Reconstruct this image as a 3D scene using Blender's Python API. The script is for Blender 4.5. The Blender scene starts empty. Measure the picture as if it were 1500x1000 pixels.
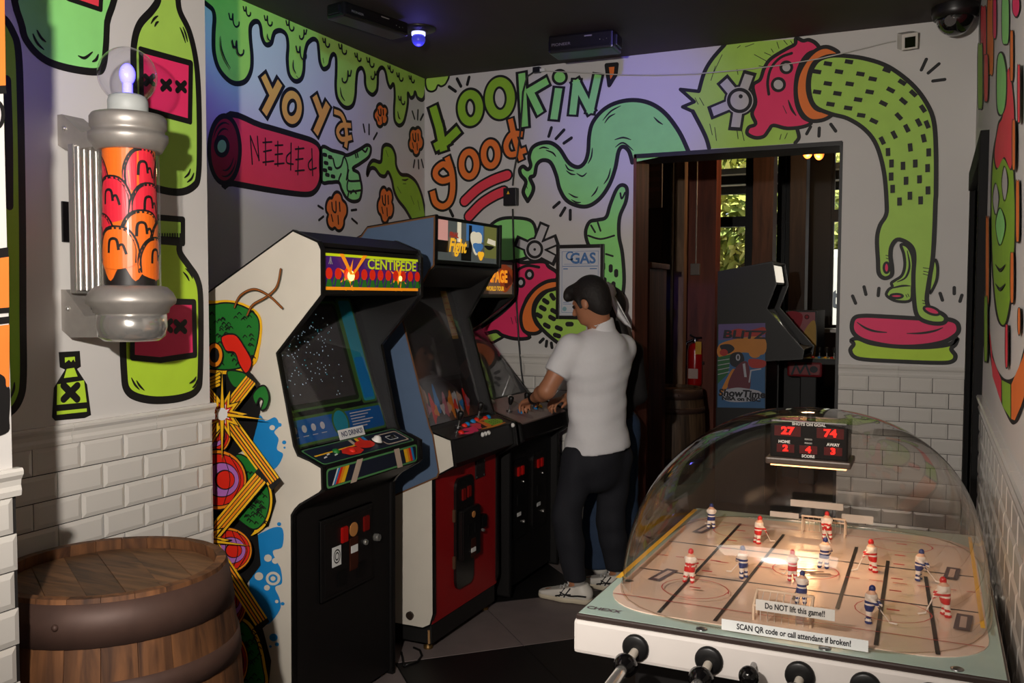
import bpy, bmesh, math, random
import numpy as np
from mathutils import Vector, Matrix
from math import sin, cos, pi, radians, atan2, hypot, sqrt
random.seed(7)
S = bpy.context.scene
COL = S.collection
# ---------------------------------------------------------------- camera
CAMH = 1.60
FPX = 1336.6
_y, _p, _r = radians(24.846), radians(-2.821), radians(0.178)
_F0 = Vector((-sin(_y), cos(_y), 0)); _R0 = Vector((cos(_y), sin(_y), 0)); _U0 = Vector((0, 0, 1))
CF = _F0*cos(_p) + _U0*sin(_p); _U1 = -_F0*sin(_p) + _U0*cos(_p)
CR = _R0*cos(_r) + _U1*sin(_r); CU = -_R0*sin(_r) + _U1*cos(_r)
cam = bpy.data.cameras.new('camera'); cam.sensor_width = 36; cam.lens = FPX*36/1500; cam.clip_start = .05; cam.clip_end = 200
co = bpy.data.objects.new('camera', cam); COL.objects.link(co); S.camera = co
co.matrix_world = Matrix(((CR.x, CU.x, -CF.x, 0), (CR.y, CU.y, -CF.y, 0), (CR.z, CU.z, -CF.z, CAMH), (0, 0, 0, 1)))
# ---------------------------------------------------------------- world, sun, flash, exposure
W = bpy.data.worlds.new('world'); S.world = W; W.use_nodes = True
_bg = W.node_tree.nodes['Background']; _bg.inputs[0].default_value = (.80, .87, 1.0, 1); _bg.inputs[1].default_value = 1.5
S.view_settings.view_transform = 'Standard'; S.view_settings.look = 'None'; S.view_settings.gamma = 1; S.view_settings.use_curve_mapping = False
S.view_settings.exposure = -0.25
def light(name, kind, loc, energy, color=(1, 1, 1), target=None, **kw):
    l = bpy.data.lights.new(name, kind); l.energy = energy; l.color = color
    for k, v in kw.items(): setattr(l, k, v)
    o = bpy.data.objects.new(name, l); COL.objects.link(o); o.location = loc
    if target is not None:
        o.rotation_euler = (Vector(target)-Vector(loc)).to_track_quat('-Z', 'Y').to_euler()
    return o
light('sun', 'SUN', (0, 12, 8), 13.0, (1, .95, .85), target=(2, 16, 0), angle=.02)
light('flash', 'SPOT', (-.55, .08, 1.93), 325, (1, .93, .85), target=(-1.95, 3.84, 2.28), spot_size=radians(122), spot_blend=1.0, shadow_soft_size=.025)
# coloured party spots of the bar, on the ceiling behind the camera's view
BL = (.16, .12, 1.0)
light('blue_spot_left', 'SPOT', (-1.3, 2.1, 2.93), 105, BL, target=(-3.02, 3.62, 2.66), spot_size=radians(34), spot_blend=1, shadow_soft_size=.04)
light('blue_spot_back', 'SPOT', (-.9, 2.6, 2.93), 135, BL, target=(-1.62, 5.17, 2.66), spot_size=radians(30), spot_blend=1, shadow_soft_size=.04)
light('blue_spot_near', 'SPOT', (-.7, 1.1, 2.93), 26, BL, target=(-2.26, 1.42, 2.25), spot_size=radians(32), spot_blend=1, shadow_soft_size=.04)
light('green_spot_left', 'SPOT', (-1.5, 2.3, 2.93), 40, (.1, 1, .25), target=(-3.02, 3.55, 2.95), spot_size=radians(36), spot_blend=1, shadow_soft_size=.04)
light('added_fill', 'AREA', (-.9, -1.2, 2.9), 42, (1, .9, .8), target=(-.9, -1.2, 0), shape='RECTANGLE', size=2.0, size_y=1.0)  # no bar lamp: unseen fill added behind the camera to lift the blacks

# ---------------------------------------------------------------- pixel helpers (direction from the lens; distance from a known surface)
def ray(x, y): return CF + CR*((x-750)/FPX) - CU*((y-500)/FPX)
CAM = Vector((0, 0, CAMH))
def onX(x, y, X): d = ray(x, y); return CAM + d*(X/d.x)
def onY(x, y, Y): d = ray(x, y); return CAM + d*(Y/d.y)
def onZ(x, y, Z): d = ray(x, y); return CAM + d*((Z-CAMH)/d.z)
def dep(x, y, d): return CAM + ray(x, y)*d
def crop(ox, oy, s, pts): return [(ox+p[0]/s, oy+p[1]/s) for p in pts]
# ---------------------------------------------------------------- materials
def lin(c):
    c = c/255.; return c/12.92 if c <= .04045 else ((c+.055)/1.055)**2.4
MATS = {}
def mat(name, rgb, rough=.6, metal=0, em=0, var=.06, scale=12, bump=0, spec=.5, emc=None, alpha=None, coat=0):
    if name in MATS: return MATS[name]
    m = bpy.data.materials.new(name); m.use_nodes = True; nt = m.node_tree; b = nt.nodes['Principled BSDF']
    c = [lin(v) for v in rgb]+[1]
    b.inputs['Base Color'].default_value = c; b.inputs['Roughness'].default_value = rough; b.inputs['Metallic'].default_value = metal
    b.inputs['Specular IOR Level'].default_value = spec
    if coat: b.inputs['Coat Weight'].default_value = coat; b.inputs['Coat Roughness'].default_value = .06
    if var or bump:
        tc = nt.nodes.new('ShaderNodeTexCoord'); nz = nt.nodes.new('ShaderNodeTexNoise'); nz.inputs['Scale'].default_value = scale; nz.inputs['Detail'].default_value = 4
        nt.links.new(tc.outputs['Object'], nz.inputs['Vector'])
        if var:
            mx = nt.nodes.new('ShaderNodeMix'); mx.data_type = 'RGBA'
            mx.inputs['A'].default_value = [v*(1-var*1.6) for v in c[:3]]+[1]; mx.inputs['B'].default_value = [min(1, v*(1+var*1.6)) for v in c[:3]]+[1]
            nt.links.new(nz.outputs['Fac'], mx.inputs['Factor']); nt.links.new(mx.outputs['Result'], b.inputs['Base Color'])
        if bump:
            bp = nt.nodes.new('ShaderNodeBump'); bp.inputs['Strength'].default_value = bump; bp.inputs['Distance'].default_value = .01
            nt.links.new(nz.outputs['Fac'], bp.inputs['Height']); nt.links.new(bp.outputs['Normal'], b.inputs['Normal'])
    if em:
        b.inputs['Emission Color'].default_value = [lin(v) for v in (emc or rgb)]+[1]; b.inputs['Emission Strength'].default_value = em
    MATS[name] = m; return m
def wood(name, c1, c2, scale=(30, 30, 2.5), rough=.6, dist=4):
    if name in MATS: return MATS[name]
    m = bpy.data.materials.new(name); m.use_nodes = True; nt = m.node_tree; b = nt.nodes['Principled BSDF']
    tc = nt.nodes.new('ShaderNodeTexCoord'); mp = nt.nodes.new('ShaderNodeMapping'); mp.inputs['Scale'].default_value = scale
    oi = nt.nodes.new('ShaderNodeObjectInfo'); ad = nt.nodes.new('ShaderNodeVectorMath'); ad.operation = 'ADD'
    ml = nt.nodes.new('ShaderNodeMath'); ml.operation = 'MULTIPLY'; ml.inputs[1].default_value = 37
    nt.links.new(oi.outputs['Random'], ml.inputs[0])
    nz = nt.nodes.new('ShaderNodeTexNoise'); nz.inputs['Scale'].default_value = 1; nz.inputs['Detail'].default_value = 6; nz.inputs['Distortion'].default_value = dist*.15
    nt.links.new(tc.outputs['Object'], mp.inputs['Vector']); nt.links.new(mp.outputs['Vector'], ad.inputs[0]); nt.links.new(ml.outputs[0], ad.inputs[1]); nt.links.new(ad.outputs[0], nz.inputs['Vector'])
    cr = nt.nodes.new('ShaderNodeValToRGB'); cr.color_ramp.elements[0].position = .3; cr.color_ramp.elements[1].position = .72
    cr.color_ramp.elements[0].color = [lin(v) for v in c1]+[1]; cr.color_ramp.elements[1].color = [lin(v) for v in c2]+[1]
    nt.links.new(nz.outputs['Fac'], cr.inputs['Fac'])
    hs = nt.nodes.new('ShaderNodeHueSaturation'); mr = nt.nodes.new('ShaderNodeMapRange'); mr.inputs['To Min'].default_value = .7; mr.inputs['To Max'].default_value = 1.25
    nt.links.new(oi.outputs['Random'], mr.inputs['Value']); nt.links.new(mr.outputs['Result'], hs.inputs['Value']); nt.links.new(cr.outputs['Color'], hs.inputs['Color'])
    nt.links.new(hs.outputs['Color'], b.inputs['Base Color']); b.inputs['Roughness'].default_value = rough
    bp = nt.nodes.new('ShaderNodeBump'); bp.inputs['Strength'].default_value = .25; bp.inputs['Distance'].default_value = .004
    nt.links.new(nz.outputs['Fac'], bp.inputs['Height']); nt.links.new(bp.outputs['Normal'], b.inputs['Normal'])
    MATS[name] = m; return m
def clear(name, tint=(255, 255, 255), refl=.06, rough=.02):
    """thin clear plastic or glass: see-through with a fresnel sheen"""
    if name in MATS: return MATS[name]
    m = bpy.data.materials.new(name); m.use_nodes = True; nt = m.node_tree; nt.nodes.remove(nt.nodes['Principled BSDF'])
    out = [n for n in nt.nodes if n.type == 'OUTPUT_MATERIAL'][0]
    tr = nt.nodes.new('ShaderNodeBsdfTransparent'); tr.inputs[0].default_value = [lin(v) for v in tint]+[1]
    gl = nt.nodes.new('ShaderNodeBsdfGlossy'); gl.inputs['Roughness'].default_value = rough
    lw = nt.nodes.new('ShaderNodeLayerWeight'); lw.inputs['Blend'].default_value = .5
    pw = nt.nodes.new('ShaderNodeMath'); pw.operation = 'POWER'; pw.inputs[1].default_value = 4
    ma = nt.nodes.new('ShaderNodeMath'); ma.operation = 'MULTIPLY_ADD'; ma.inputs[1].default_value = .8; ma.inputs[2].default_value = refl*.6; ma.use_clamp = True
    mx = nt.nodes.new('ShaderNodeMixShader')
    nt.links.new(lw.outputs['Facing'], pw.inputs[0]); nt.links.new(pw.outputs[0], ma.inputs[0]); nt.links.new(ma.outputs[0], mx.inputs[0]); nt.links.new(tr.outputs[0], mx.inputs[1]); nt.links.new(gl.outputs[0], mx.inputs[2]); nt.links.new(mx.outputs[0], out.inputs[0])
    MATS[name] = m; return m
BLACK = mat('black_paint', (14, 12, 12), .5, var=.1)
INK = mat('mural_black', (16, 14, 14), .6, var=.1)
WALLP = mat('wall_white_paint', (214, 210, 206), .7, var=.03, scale=3, bump=.02)
TILE = mat('tile_white_glaze', (216, 211, 204), .13, var=.02, scale=4)
GROUT = mat('tile_grout', (30, 26, 25), .9)
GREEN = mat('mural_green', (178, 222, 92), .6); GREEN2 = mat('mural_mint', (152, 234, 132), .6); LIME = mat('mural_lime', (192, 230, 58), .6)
DGREEN = mat('mural_leaf_green', (148, 198, 50), .6)
RED = mat('mural_red', (250, 66, 84), .6); PINK = mat('mural_pink', (255, 52, 110), .6); ORANGE = mat('mural_orange', (255, 128, 50), .6); AMBER = mat('mural_amber', (255, 178, 84), .6)
DRED = mat('mural_dark_red', (176, 22, 44), .6); PALE = mat('mural_grey', (200, 196, 196), .6)
CHROME = mat('chrome', (206, 203, 198), .2, .8, var=.02); ALU = mat('cast_aluminium', (168, 162, 156), .45, .55, var=.12, scale=25)
RUBBER = mat('black_rubber', (18, 17, 17), .4)
# ---------------------------------------------------------------- objects
def par(o, p):
    if p is None: return
    o.parent = p
    o.matrix_parent_inverse = Matrix.Translation(p.location).inverted() if p.type == 'EMPTY' else Matrix.Identity(4)
def tag(o, label=None, cat=None, group=None, kind=None):
    if label: o['label'] = label
    if cat: o['category'] = cat
    if group: o['group'] = group
    if kind: o['kind'] = kind
    return o
def thing(name, loc, label, cat, group=None):
    o = bpy.data.objects.new(name, None); COL.objects.link(o); o.location = loc; o.empty_display_size = .1
    return tag(o, label, cat, group)
def link(name, me, parent=None, loc=None):
    o = bpy.data.objects.new(name, me); COL.objects.link(o); par(o, parent)
    if loc is not None: o.location = loc
    return o
class MB:
    def __init__(s): s.v = []; s.f = []; s.m = []; s.sm = []
    def add(s, vs, fs, mi=0, smooth=False):
        b = len(s.v); s.v += [tuple(v) for v in vs]
        for f in fs: s.f.append([b+i for i in f]); s.m.append(mi); s.sm.append(smooth)
    def box(s, lo, hi, mi=0, bev=0):
        lo = Vector(lo); hi = Vector(hi)
        if bev:
            bm = bmesh.new(); bmesh.ops.create_cube(bm, size=1)
            for v in bm.verts: v.co = Vector([(lo[i]+hi[i])/2+v.co[i]*(hi[i]-lo[i]) for i in range(3)])
            bmesh.ops.bevel(bm, geom=bm.edges[:], offset=bev, segments=2, affect='EDGES', profile=.6)
            bm.verts.index_update(); s.add([v.co for v in bm.verts], [[v.index for v in f.verts] for f in bm.faces], mi); bm.free(); return s
        x0, y0, z0 = lo; x1, y1, z1 = hi
        s.add([(x0,y0,z0),(x1,y0,z0),(x1,y1,z0),(x0,y1,z0),(x0,y0,z1),(x1,y0,z1),(x1,y1,z1),(x0,y1,z1)],
              [(0,3,2,1),(4,5,6,7),(0,1,5,4),(1,2,6,5),(2,3,7,6),(3,0,4,7)], mi); return s
    def prism(s, poly, axis, a, b, mi=0):
        """polygon in the two other axes, swept along axis from a to b"""
        n = len(poly)
        def P(u, v, t): return {'X': (t, u, v), 'Y': (u, t, v), 'Z': (u, v, t)}[axis]
        vs = [P(u, v, a) for u, v in poly]+[P(u, v, b) for u, v in poly]
        s.add(vs, [list(range(n)), list(range(2*n-1, n-1, -1))]+[(i, (i+1) % n, n+(i+1) % n, n+i) for i in range(n)], mi); return s
    def lathe(s, prof, c=(0, 0, 0), seg=24, mi=0, axis='Z', smooth=True, cap=True):
        vs = []
        for r, z in prof:
            for k in range(seg):
                a = 2*pi*k/seg; u, v = r*cos(a), r*sin(a)
                p = {'Z': (u, v, z), 'X': (z, u, v), 'Y': (u, z, v)}[axis]
                vs.append((c[0]+p[0], c[1]+p[1], c[2]+p[2]))
        n = len(prof); fs = []
        for i in range(n-1):
            for k in range(seg): fs.append((i*seg+k, i*seg+(k+1) % seg, (i+1)*seg+(k+1) % seg, (i+1)*seg+k))
        s.add(vs, fs, mi, smooth)
        if cap:
            for i in (0, n-1):
                if prof[i][0] > 1e-5: s.add(vs[i*seg:(i+1)*seg], [list(range(seg))], mi)
        return s
    def tube(s, pts, r, seg=8, mi=0, rs=None):
        pts = [Vector(p) for p in pts]; n = len(pts); vs = []; up = None
        for i, p in enumerate(pts):
            t = (pts[min(i+1, n-1)]-pts[max(i-1, 0)]).normalized()
            if up is None: up = Vector((0, 0, 1)) if abs(t.z) < .9 else Vector((1, 0, 0))
            a = t.cross(up).normalized(); up = a.cross(t).normalized(); rr = rs[i] if rs else r
            for k in range(seg):
                w = 2*pi*k/seg; vs.append(p+(a*cos(w)+up*sin(w))*rr)
        fs = [(i*seg+k, i*seg+(k+1) % seg, (i+1)*seg+(k+1) % seg, (i+1)*seg+k) for i in range(n-1) for k in range(seg)]
        s.add(vs, fs, mi, True); s.add(vs[:seg], [list(range(seg))], mi); s.add(vs[-seg:], [list(range(seg))], mi); return s
    def ball(s, c, r, mi=0, seg=16, rings=10, sc=(1, 1, 1), z0=-1, z1=1):
        prof = []
        a0, a1 = math.asin(max(-1, z0)), math.asin(min(1, z1))
        vs = []
        for i in range(rings+1):
            a = a0+(a1-a0)*i/rings
            for k in range(seg):
                w = 2*pi*k/seg; vs.append((c[0]+r*sc[0]*max(cos(a), 1e-4)*cos(w), c[1]+r*sc[1]*max(cos(a), 1e-4)*sin(w), c[2]+r*sc[2]*sin(a)))
        s.add(vs, [(i*seg+k, i*seg+(k+1) % seg, (i+1)*seg+(k+1) % seg, (i+1)*seg+k) for i in range(rings) for k in range(seg)], mi, True); return s
    def mesh(s, name, mats):
        me = bpy.data.meshes.new(name); me.from_pydata(s.v, [], s.f)
        for m in (mats if isinstance(mats, (list, tuple)) else [mats]): me.materials.append(m)
        me.polygons.foreach_set('material_index', s.m); me.polygons.foreach_set('use_smooth', s.sm)
        bm = bmesh.new(); bm.from_mesh(me); bmesh.ops.recalc_face_normals(bm, faces=bm.faces); bm.to_mesh(me); bm.free(); me.update(); return me
    def build(s, name, mats, parent=None, label=None):
        o = link(name, s.mesh(name, mats), parent)
        if label: o['label'] = label
        return o
def text_pts(body, size, bold=0):
    cu = bpy.data.curves.new('t', 'FONT'); cu.body = body; cu.size = size; cu.align_x = 'CENTER'; cu.align_y = 'CENTER'; cu.offset = bold; cu.resolution_u = 3
    o = bpy.data.objects.new('t', cu); COL.objects.link(o)
    me = bpy.data.meshes.new_from_object(o.evaluated_get(bpy.context.evaluated_depsgraph_get()))
    vs = [v.co.copy() for v in me.vertices]; fs = [list(p.vertices) for p in me.polygons]
    bpy.data.objects.remove(o); bpy.data.curves.remove(cu); bpy.data.meshes.remove(me); return vs, fs
def text(name, body, size, org, right, up, m, parent, bold=0, sx=1, off=.0012, shear=0):
    """flat lettering standing off its surface by off"""
    vs, fs = text_pts(body, size, bold); right = Vector(right).normalized(); up = Vector(up).normalized(); n = right.cross(up)
    mb = MB(); mb.add([Vector(org)+right*((v.x+shear*v.y)*sx)+up*v.y+n*off for v in vs], fs)
    me = bpy.data.meshes.new(name); me.from_pydata(mb.v, [], mb.f); me.materials.append(m)
    return link(name, me, parent)
# ---------------------------------------------------------------- flat paint on a plane
def cr_smooth(p, closed, k=5):
    n = len(p); out = []
    rng = range(n if closed else n-1)
    for i in rng:
        a = p[(i-1) % n] if closed or i > 0 else p[0]; b = p[i]; c = p[(i+1) % n]; d = p[(i+2) % n] if closed or i+2 < n else p[-1]
        for j in range(k):
            t = j/k
            out.append(tuple(.5*((2*b[q])+(-a[q]+c[q])*t+(2*a[q]-5*b[q]+4*c[q]-d[q])*t*t+(-a[q]+3*b[q]-3*c[q]+d[q])*t**3) for q in (0, 1)))
    if not closed: out.append(tuple(p[-1]))
    return out
class Paint:
    """shapes given in photo pixels, laid on one wall plane (axis X or Y or Z)"""
    def __init__(s, axis, pos, sign, base=.0006, wf=1):
        s.ax = axis; s.pos = pos; s.sg = sign; s.k = 0; s.base = base; s.mb = MB(); s.mats = []; s.wf = wf
    def uv(s, p):
        q = {'X': onX, 'Y': onY, 'Z': onZ}[s.ax](p[0], p[1], s.pos)
        return {'X': (q.y, q.z), 'Y': (q.x, q.z), 'Z': (q.x, q.y)}[s.ax]
    def to3(s, u, v, o):
        t = s.pos+s.sg*o
        return {'X': (t, u, v), 'Y': (u, t, v), 'Z': (u, v, t)}[s.ax]
    def mi(s, m):
        if m not in s.mats: s.mats.append(m)
        return s.mats.index(m)
    def off(s): s.k += 1; return s.base+s.k*.00022
    def poly(s, uvs, m): s.mb.add([s.to3(u, v, s.off() if i == 0 else s.base+s.k*.00022) for i, (u, v) in enumerate(uvs)], [list(range(len(uvs)))], s.mi(m))
    def fill(s, pts, m, smooth=True, k=5):
        uv = [s.uv(p) for p in pts]
        if smooth: uv = cr_smooth(uv, True, k)
        s.poly(uv, m); return s
    def mpp(s, p):
        a = s.uv(p); b = s.uv((p[0], p[1]+4)); return hypot(a[0]-b[0], a[1]-b[1])/4
    def stroke(s, pts, w, m=None, closed=False, smooth=True, k=5, taper=False, square=False):
        m = m or INK; W_ = w*s.wf*s.mpp(pts[len(pts)//2])/2
        if not smooth and len(pts) > 2:
            for i in range(len(pts) if closed else len(pts)-1): s.stroke([pts[i], pts[(i+1) % len(pts)]], w, m, False, True, k, False, square)
            return s
        if square and len(pts) > 3 and hypot(pts[0][0]-pts[-1][0], pts[0][1]-pts[-1][1]) < 1: pts = pts[:-1]; closed = True
        uv = [s.uv(p) for p in pts]
        if smooth and len(uv) > 2: uv = cr_smooth(uv, closed, k)
        n = len(uv); L = []; R = []
        for i in range(n):
            if closed: a, b = uv[i-1], uv[(i+1) % n]
            else: a, b = uv[max(i-1, 0)], uv[min(i+1, n-1)]
            dx, dy = b[0]-a[0], b[1]-a[1]; l = hypot(dx, dy) or 1; nx, ny = -dy/l, dx/l; wk = W_
            if not closed and not smooth is False and n > 2 and 0 < i < n-1 and len(pts) == n:
                pass
            if taper: wk = W_*(.25+.75*sin(pi*min(max(i/(n-1), .04), .96)))
            L.append((uv[i][0]+nx*wk, uv[i][1]+ny*wk)); R.append((uv[i][0]-nx*wk, uv[i][1]-ny*wk))
        o = s.off(); mi = s.mi(m); fs = []
        vs = [s.to3(u, v, o) for u, v in L]+[s.to3(u, v, o) for u, v in R]
        for i in range(n if closed else n-1): j = (i+1) % n; fs.append((i, j, n+j, n+i))
        s.mb.add(vs, fs, mi)
        if not closed and not taper:
            for e, q in ((0, 1), (n-1, n-2)):
                dx, dy = uv[e][0]-uv[q][0], uv[e][1]-uv[q][1]; a0 = atan2(dy, dx)
                if square:
                    s.mb.add([s.to3(uv[e][0]+W_*(f*cos(a0)-g*sin(a0)), uv[e][1]+W_*(f*sin(a0)+g*cos(a0)), o) for f, g in ((0, -1), (.75, -1), (.75, 1), (0, 1))], [(0, 1, 2, 3)], mi); continue
                s.mb.add([s.to3(uv[e][0]+W_*cos(a0+t), uv[e][1]+W_*sin(a0+t), o) for t in [(-.5+i/6)*pi for i in range(7)]], [list(range(7))], mi)
        return s
    def shape(s, pts, m, w, smooth=True, k=5): s.fill(pts, m, smooth, k); s.stroke(pts, w, INK, True, smooth, k); return s
    def ell(s, c, rx, ry, m, w=0, rot=0, ring=False):
        pts = [(c[0]+rx*cos(t)*cos(rot)-ry*sin(t)*sin(rot), c[1]+rx*cos(t)*sin(rot)+ry*sin(t)*cos(rot)) for t in [2*pi*i/20 for i in range(20)]]
        if ring: s.stroke(pts, w, m, True, True, 2)
        else:
            s.fill(pts, m, True, 2)
            if w: s.stroke(pts, w, INK, True, True, 2)
        return s
    def letter(s, lines, wb, wc, m, smooth=False):
        for l in lines: s.stroke(l, wb, INK, False, smooth and len(l) > 2, square=True)
        for l in lines: s.stroke(l, wc, m, False, smooth and len(l) > 2, square=True)
        return s
    def build(s, name, parent, label=None):
        me = bpy.data.meshes.new(name); me.from_pydata(s.mb.v, [], s.mb.f)
        for m in s.mats: me.materials.append(m)
        me.polygons.foreach_set('material_index', s.mb.m); me.update()
        o = link(name, me, parent)
        if label: o['label'] = label
        return o
# ================================================================ STRUCTURE
XL, XB, XP, YB, XR, ZC = -3.02, -2.26, -1.72, 5.17, .165, 3.0
YBE = 2.404; YPE = 1.262; TZ = 1.186; TT = 1.244
DX0, DX1, DZ = -1.608, -.466, 2.425
ROOMY0 = -2.6
def struct(o, label=None): o['kind'] = 'structure'; return o
floor_slab = struct(MB().box((XL-.2, ROOMY0-.2, -.1), (2.2, 5.4, -.004)).build('floor', mat('floor_joint', (22, 20, 20), .8)))
FT = [mat('floor_tile_grey', (118, 106, 104), .55, var=.12, scale=9, bump=.03), mat('floor_tile_black', (20, 17, 17), .5, var=.15, scale=9)]
_t = .6; _g = .0025; tm = []
for k in range(2):
    tm.append(MB().box((-_t/2+_g, -_t/2+_g, -.012), (_t/2-_g, _t/2-_g, 0), bev=.0015).mesh('tile', FT[k]))
for ia in range(-6, 7):
    for ib in range(-7, 7):
        a = 1.473+(ia+.5)*_t; b = 3.846+(ib+.5)*_t; x = (a-b)/sqrt(2); y = (a+b)/sqrt(2)
        if XL-.3 < x < .6 and .4 < y < 5.55:
            o = link('tile', tm[(((ia+1)//2+ib) % 2)], floor_slab, (x, y, 0)); o.rotation_euler.z = radians(45)
struct(MB().box((XL-.2, ROOMY0-.2, ZC), (2.2, YB+.02, ZC+.15)).build('ceiling', mat('ceiling_black', (58, 48, 46), .75, var=.1, scale=6)))
wall_left = struct(MB().box((XL-.15, .5, 0), (XL, YB+.2, ZC)).build('wall_left', WALLP))
wall_mid = struct(MB().box((XL, 1.0, 0), (XB, YBE, ZC)).build('wall_left_middle', WALLP))
wall_pier = struct(MB().box((XL, ROOMY0, 0), (XP, YPE, ZC)).build('wall_left_front', WALLP))
wall_back = struct(MB().box((XL, YB, 0), (DX0, YB+.22, ZC)).box((DX1, YB, 0), (XR+.2, YB+.22, ZC)).box((DX0, YB, DZ), (DX1, YB+.22, ZC)).build('wall_back', WALLP))
DY0, DY1, DH = 3.86, 5.0, 2.12
wall_right = struct(MB().box((XR, 1.6, 0), (XR+.15, DY0, ZC)).box((XR, DY1, 0), (XR+.15, YB, ZC)).box((XR, DY0, DH), (XR+.15, DY1, ZC)).build('wall_right', WALLP))
struct(MB().box((XL-.2, ROOMY0-.15, 0), (2.2, ROOMY0, ZC)).build('wall_front', WALLP))
struct(MB().box((XR+.15, 1.6, 0), (2.05, 1.75, ZC)).build('wall_right_return', WALLP)); struct(MB().box((2.05, ROOMY0, 0), (2.2, 1.75, ZC)).build('wall_right_front', WALLP))
# black door in the right wall
BW = mat('door_black', (11, 10, 10), .7, var=.1, spec=.2)
d1 = struct(MB().box((XR+.05, DY0, 0), (XR+.09, DY1, DH)).build('door_1', BW))
fr = MB().box((XR-.03, DY0-.1, 0), (XR+.15, DY0, DH+.09), bev=.004).box((XR-.022, DY1, 0), (XR+.15, DY1+.11, DH+.09), bev=.004).box((XR-.03, DY0, DH), (XR+.15, DY1, DH+.09), bev=.004)
fr.build('door_frame', BW, d1)
MB().box((XR+.035, DY0+.12, .25), (XR+.05, DY1-.12, .95), bev=.006).build('door_panel', BW, d1)
MB().box((XR+.035, DY0+.12, 1.1), (XR+.05, DY1-.12, 1.95), bev=.006).build('door_panel', BW, d1)
# doorway lining
trim1 = struct(MB().box((DX0-.004, YB-.012, 0), (DX0+.012, YB+.25, DZ)).build('trim_1', wood('jamb_wood', (70, 34, 24), (122, 66, 46), (25, 25, 2))))
trim2 = struct(MB().box((DX0, YB-.012, DZ-.02), (DX1, YB+.25, DZ+.004)).box((DX1-.012, YB-.004, 0), (DX1+.004, YB+.25, DZ)).build('trim_2', BLACK))
# ---- wall tiles
TW, TH = .154, .078
def tile_mesh(w, h):
    """bevelled subway tile: u along the wall, v up, n out"""
    b = .012; t = .0055; T = .0092; g = .0014
    u0, u1, v0, v1 = -w/2+g, w/2-g, -h/2+g, h/2-g; bu = min(b, (u1-u0)*.3)
    return [(u0,v0,0),(u1,v0,0),(u1,v1,0),(u0,v1,0),(u0,v0,t),(u1,v0,t),(u1,v1,t),(u0,v1,t),(u0+bu,v0+b,T),(u1-bu,v0+b,T),(u1-bu,v1-b,T),(u0+bu,v1-b,T)], \
        [(0,1,5,4),(1,2,6,5),(2,3,7,6),(3,0,4,7),(4,5,9,8),(5,6,10,9),(6,7,11,10),(7,4,8,11),(8,9,10,11)]
_tc = {}
def tiles(wall, ax, pos, sg, u0, u1, uj, tw=TW, th=TH, z1=TZ, rows=15, grout=True, zmin=0):
    """uj: a joint position of the first row"""
    for r in range(rows):
        zc = z1-(r+.5)*th
        if zc < zmin: break
        j = uj+(r % 2)*tw/2; k0 = math.floor((u0-j)/tw)
        u = j+k0*tw
        while u < u1-1e-6:
            a, b = max(u, u0), min(u+tw, u1); u += tw
            if b-a < .012: continue
            key = (ax, sg, round(b-a, 3), th)
            if key not in _tc:
                vs, fs = tile_mesh(b-a, th)
                me = bpy.data.meshes.new('tile')
                me.from_pydata([(sg*n, p, q) if ax == 'X' else (p, sg*n, q) for p, q, n in vs], [], fs); me.materials.append(TILE); me.update(); _tc[key] = me
            c = (a+b)/2
            link('tile', _tc[key], wall, (pos, c, zc) if ax == 'X' else (c, pos, zc))
    # grout bed
    a, b = pos-sg*.02, pos+sg*.0025; zb = z1-rows*th
    if ax == 'X': MB().box((min(a, b), u0, max(zb, 0)), (max(a, b), u1, z1)).build('grout', GROUT, wall)
    else: MB().box((u0, min(a, b), max(zb, 0)), (u1, max(a, b), z1)).build('grout', GROUT, wall)
def caprail(wall, ax, pos, sg, u0, u1, joints, z0=TZ, z1=TT):
    """moulded ceramic cap, one piece between joints"""
    prof = [(0, z0), (.011, z0), (.013, z0+.012), (.010, z0+.022), (.012, z0+.034), (.019, z0+.044), (.020, z1-.006), (.016, z1), (0, z1)]
    J = [u0]+[j for j in joints if u0 < j < u1]+[u1]
    for a, b in zip(J[:-1], J[1:]):
        if ax == 'X': mb = MB().prism([(pos+sg*n, z) for n, z in prof], 'Y', a+.0008, b-.0008)
        else: mb = MB().prism([(pos+sg*n, z) for n, z in prof], 'X', a+.0008, b-.0008)
        if ax == 'Y':
            mb = MB(); n = len(prof); vs = [(a+.0008, pos+sg*q, z) for q, z in prof]+[(b-.0008, pos+sg*q, z) for q, z in prof]
            mb.add(vs, [list(range(n)), list(range(2*n-1, n-1, -1))]+[(i, (i+1) % n, n+(i+1) % n, n+i) for i in range(n)])
        mb.build('cap_tile', TILE, wall)
bt = dict(tw=.1568, th=.0763, z1=1.174)
tiles(wall_mid, 'X', XB, 1, 1.263, YBE+.004, 2.342, **bt); caprail(wall_mid, 'X', XB, 1, 1.263, YBE+.012, [1.525, 1.84, 2.155], 1.174, 1.231)
tiles(wall_pier, 'X', XP, 1, .70, YPE+.004, .95); caprail(wall_pier, 'X', XP, 1, .70, YPE+.012, [.95])
tiles(wall_back, 'Y', YB, -1, -2.62, DX0-.004, -2.311-.077*2+.154); caprail(wall_back, 'Y', YB, -1, XL, DX0-.004, [-2.62, -2.31, -2.02, -1.72])
tiles(wall_back, 'Y', YB, -1, DX1+.004, XR-.02, -.31); caprail(wall_back, 'Y', YB, -1, DX1+.004, XR-.012, [-.165])
tiles(wall_right, 'X', XR, -1, 1.6, DY0-.1, 2.0, rows=13); caprail(wall_right, 'X', XR, -1, 1.6, DY0-.1, [1.5, 1.81, 2.12, 2.43, 2.74, 3.05, 3.36, 3.67])

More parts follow.
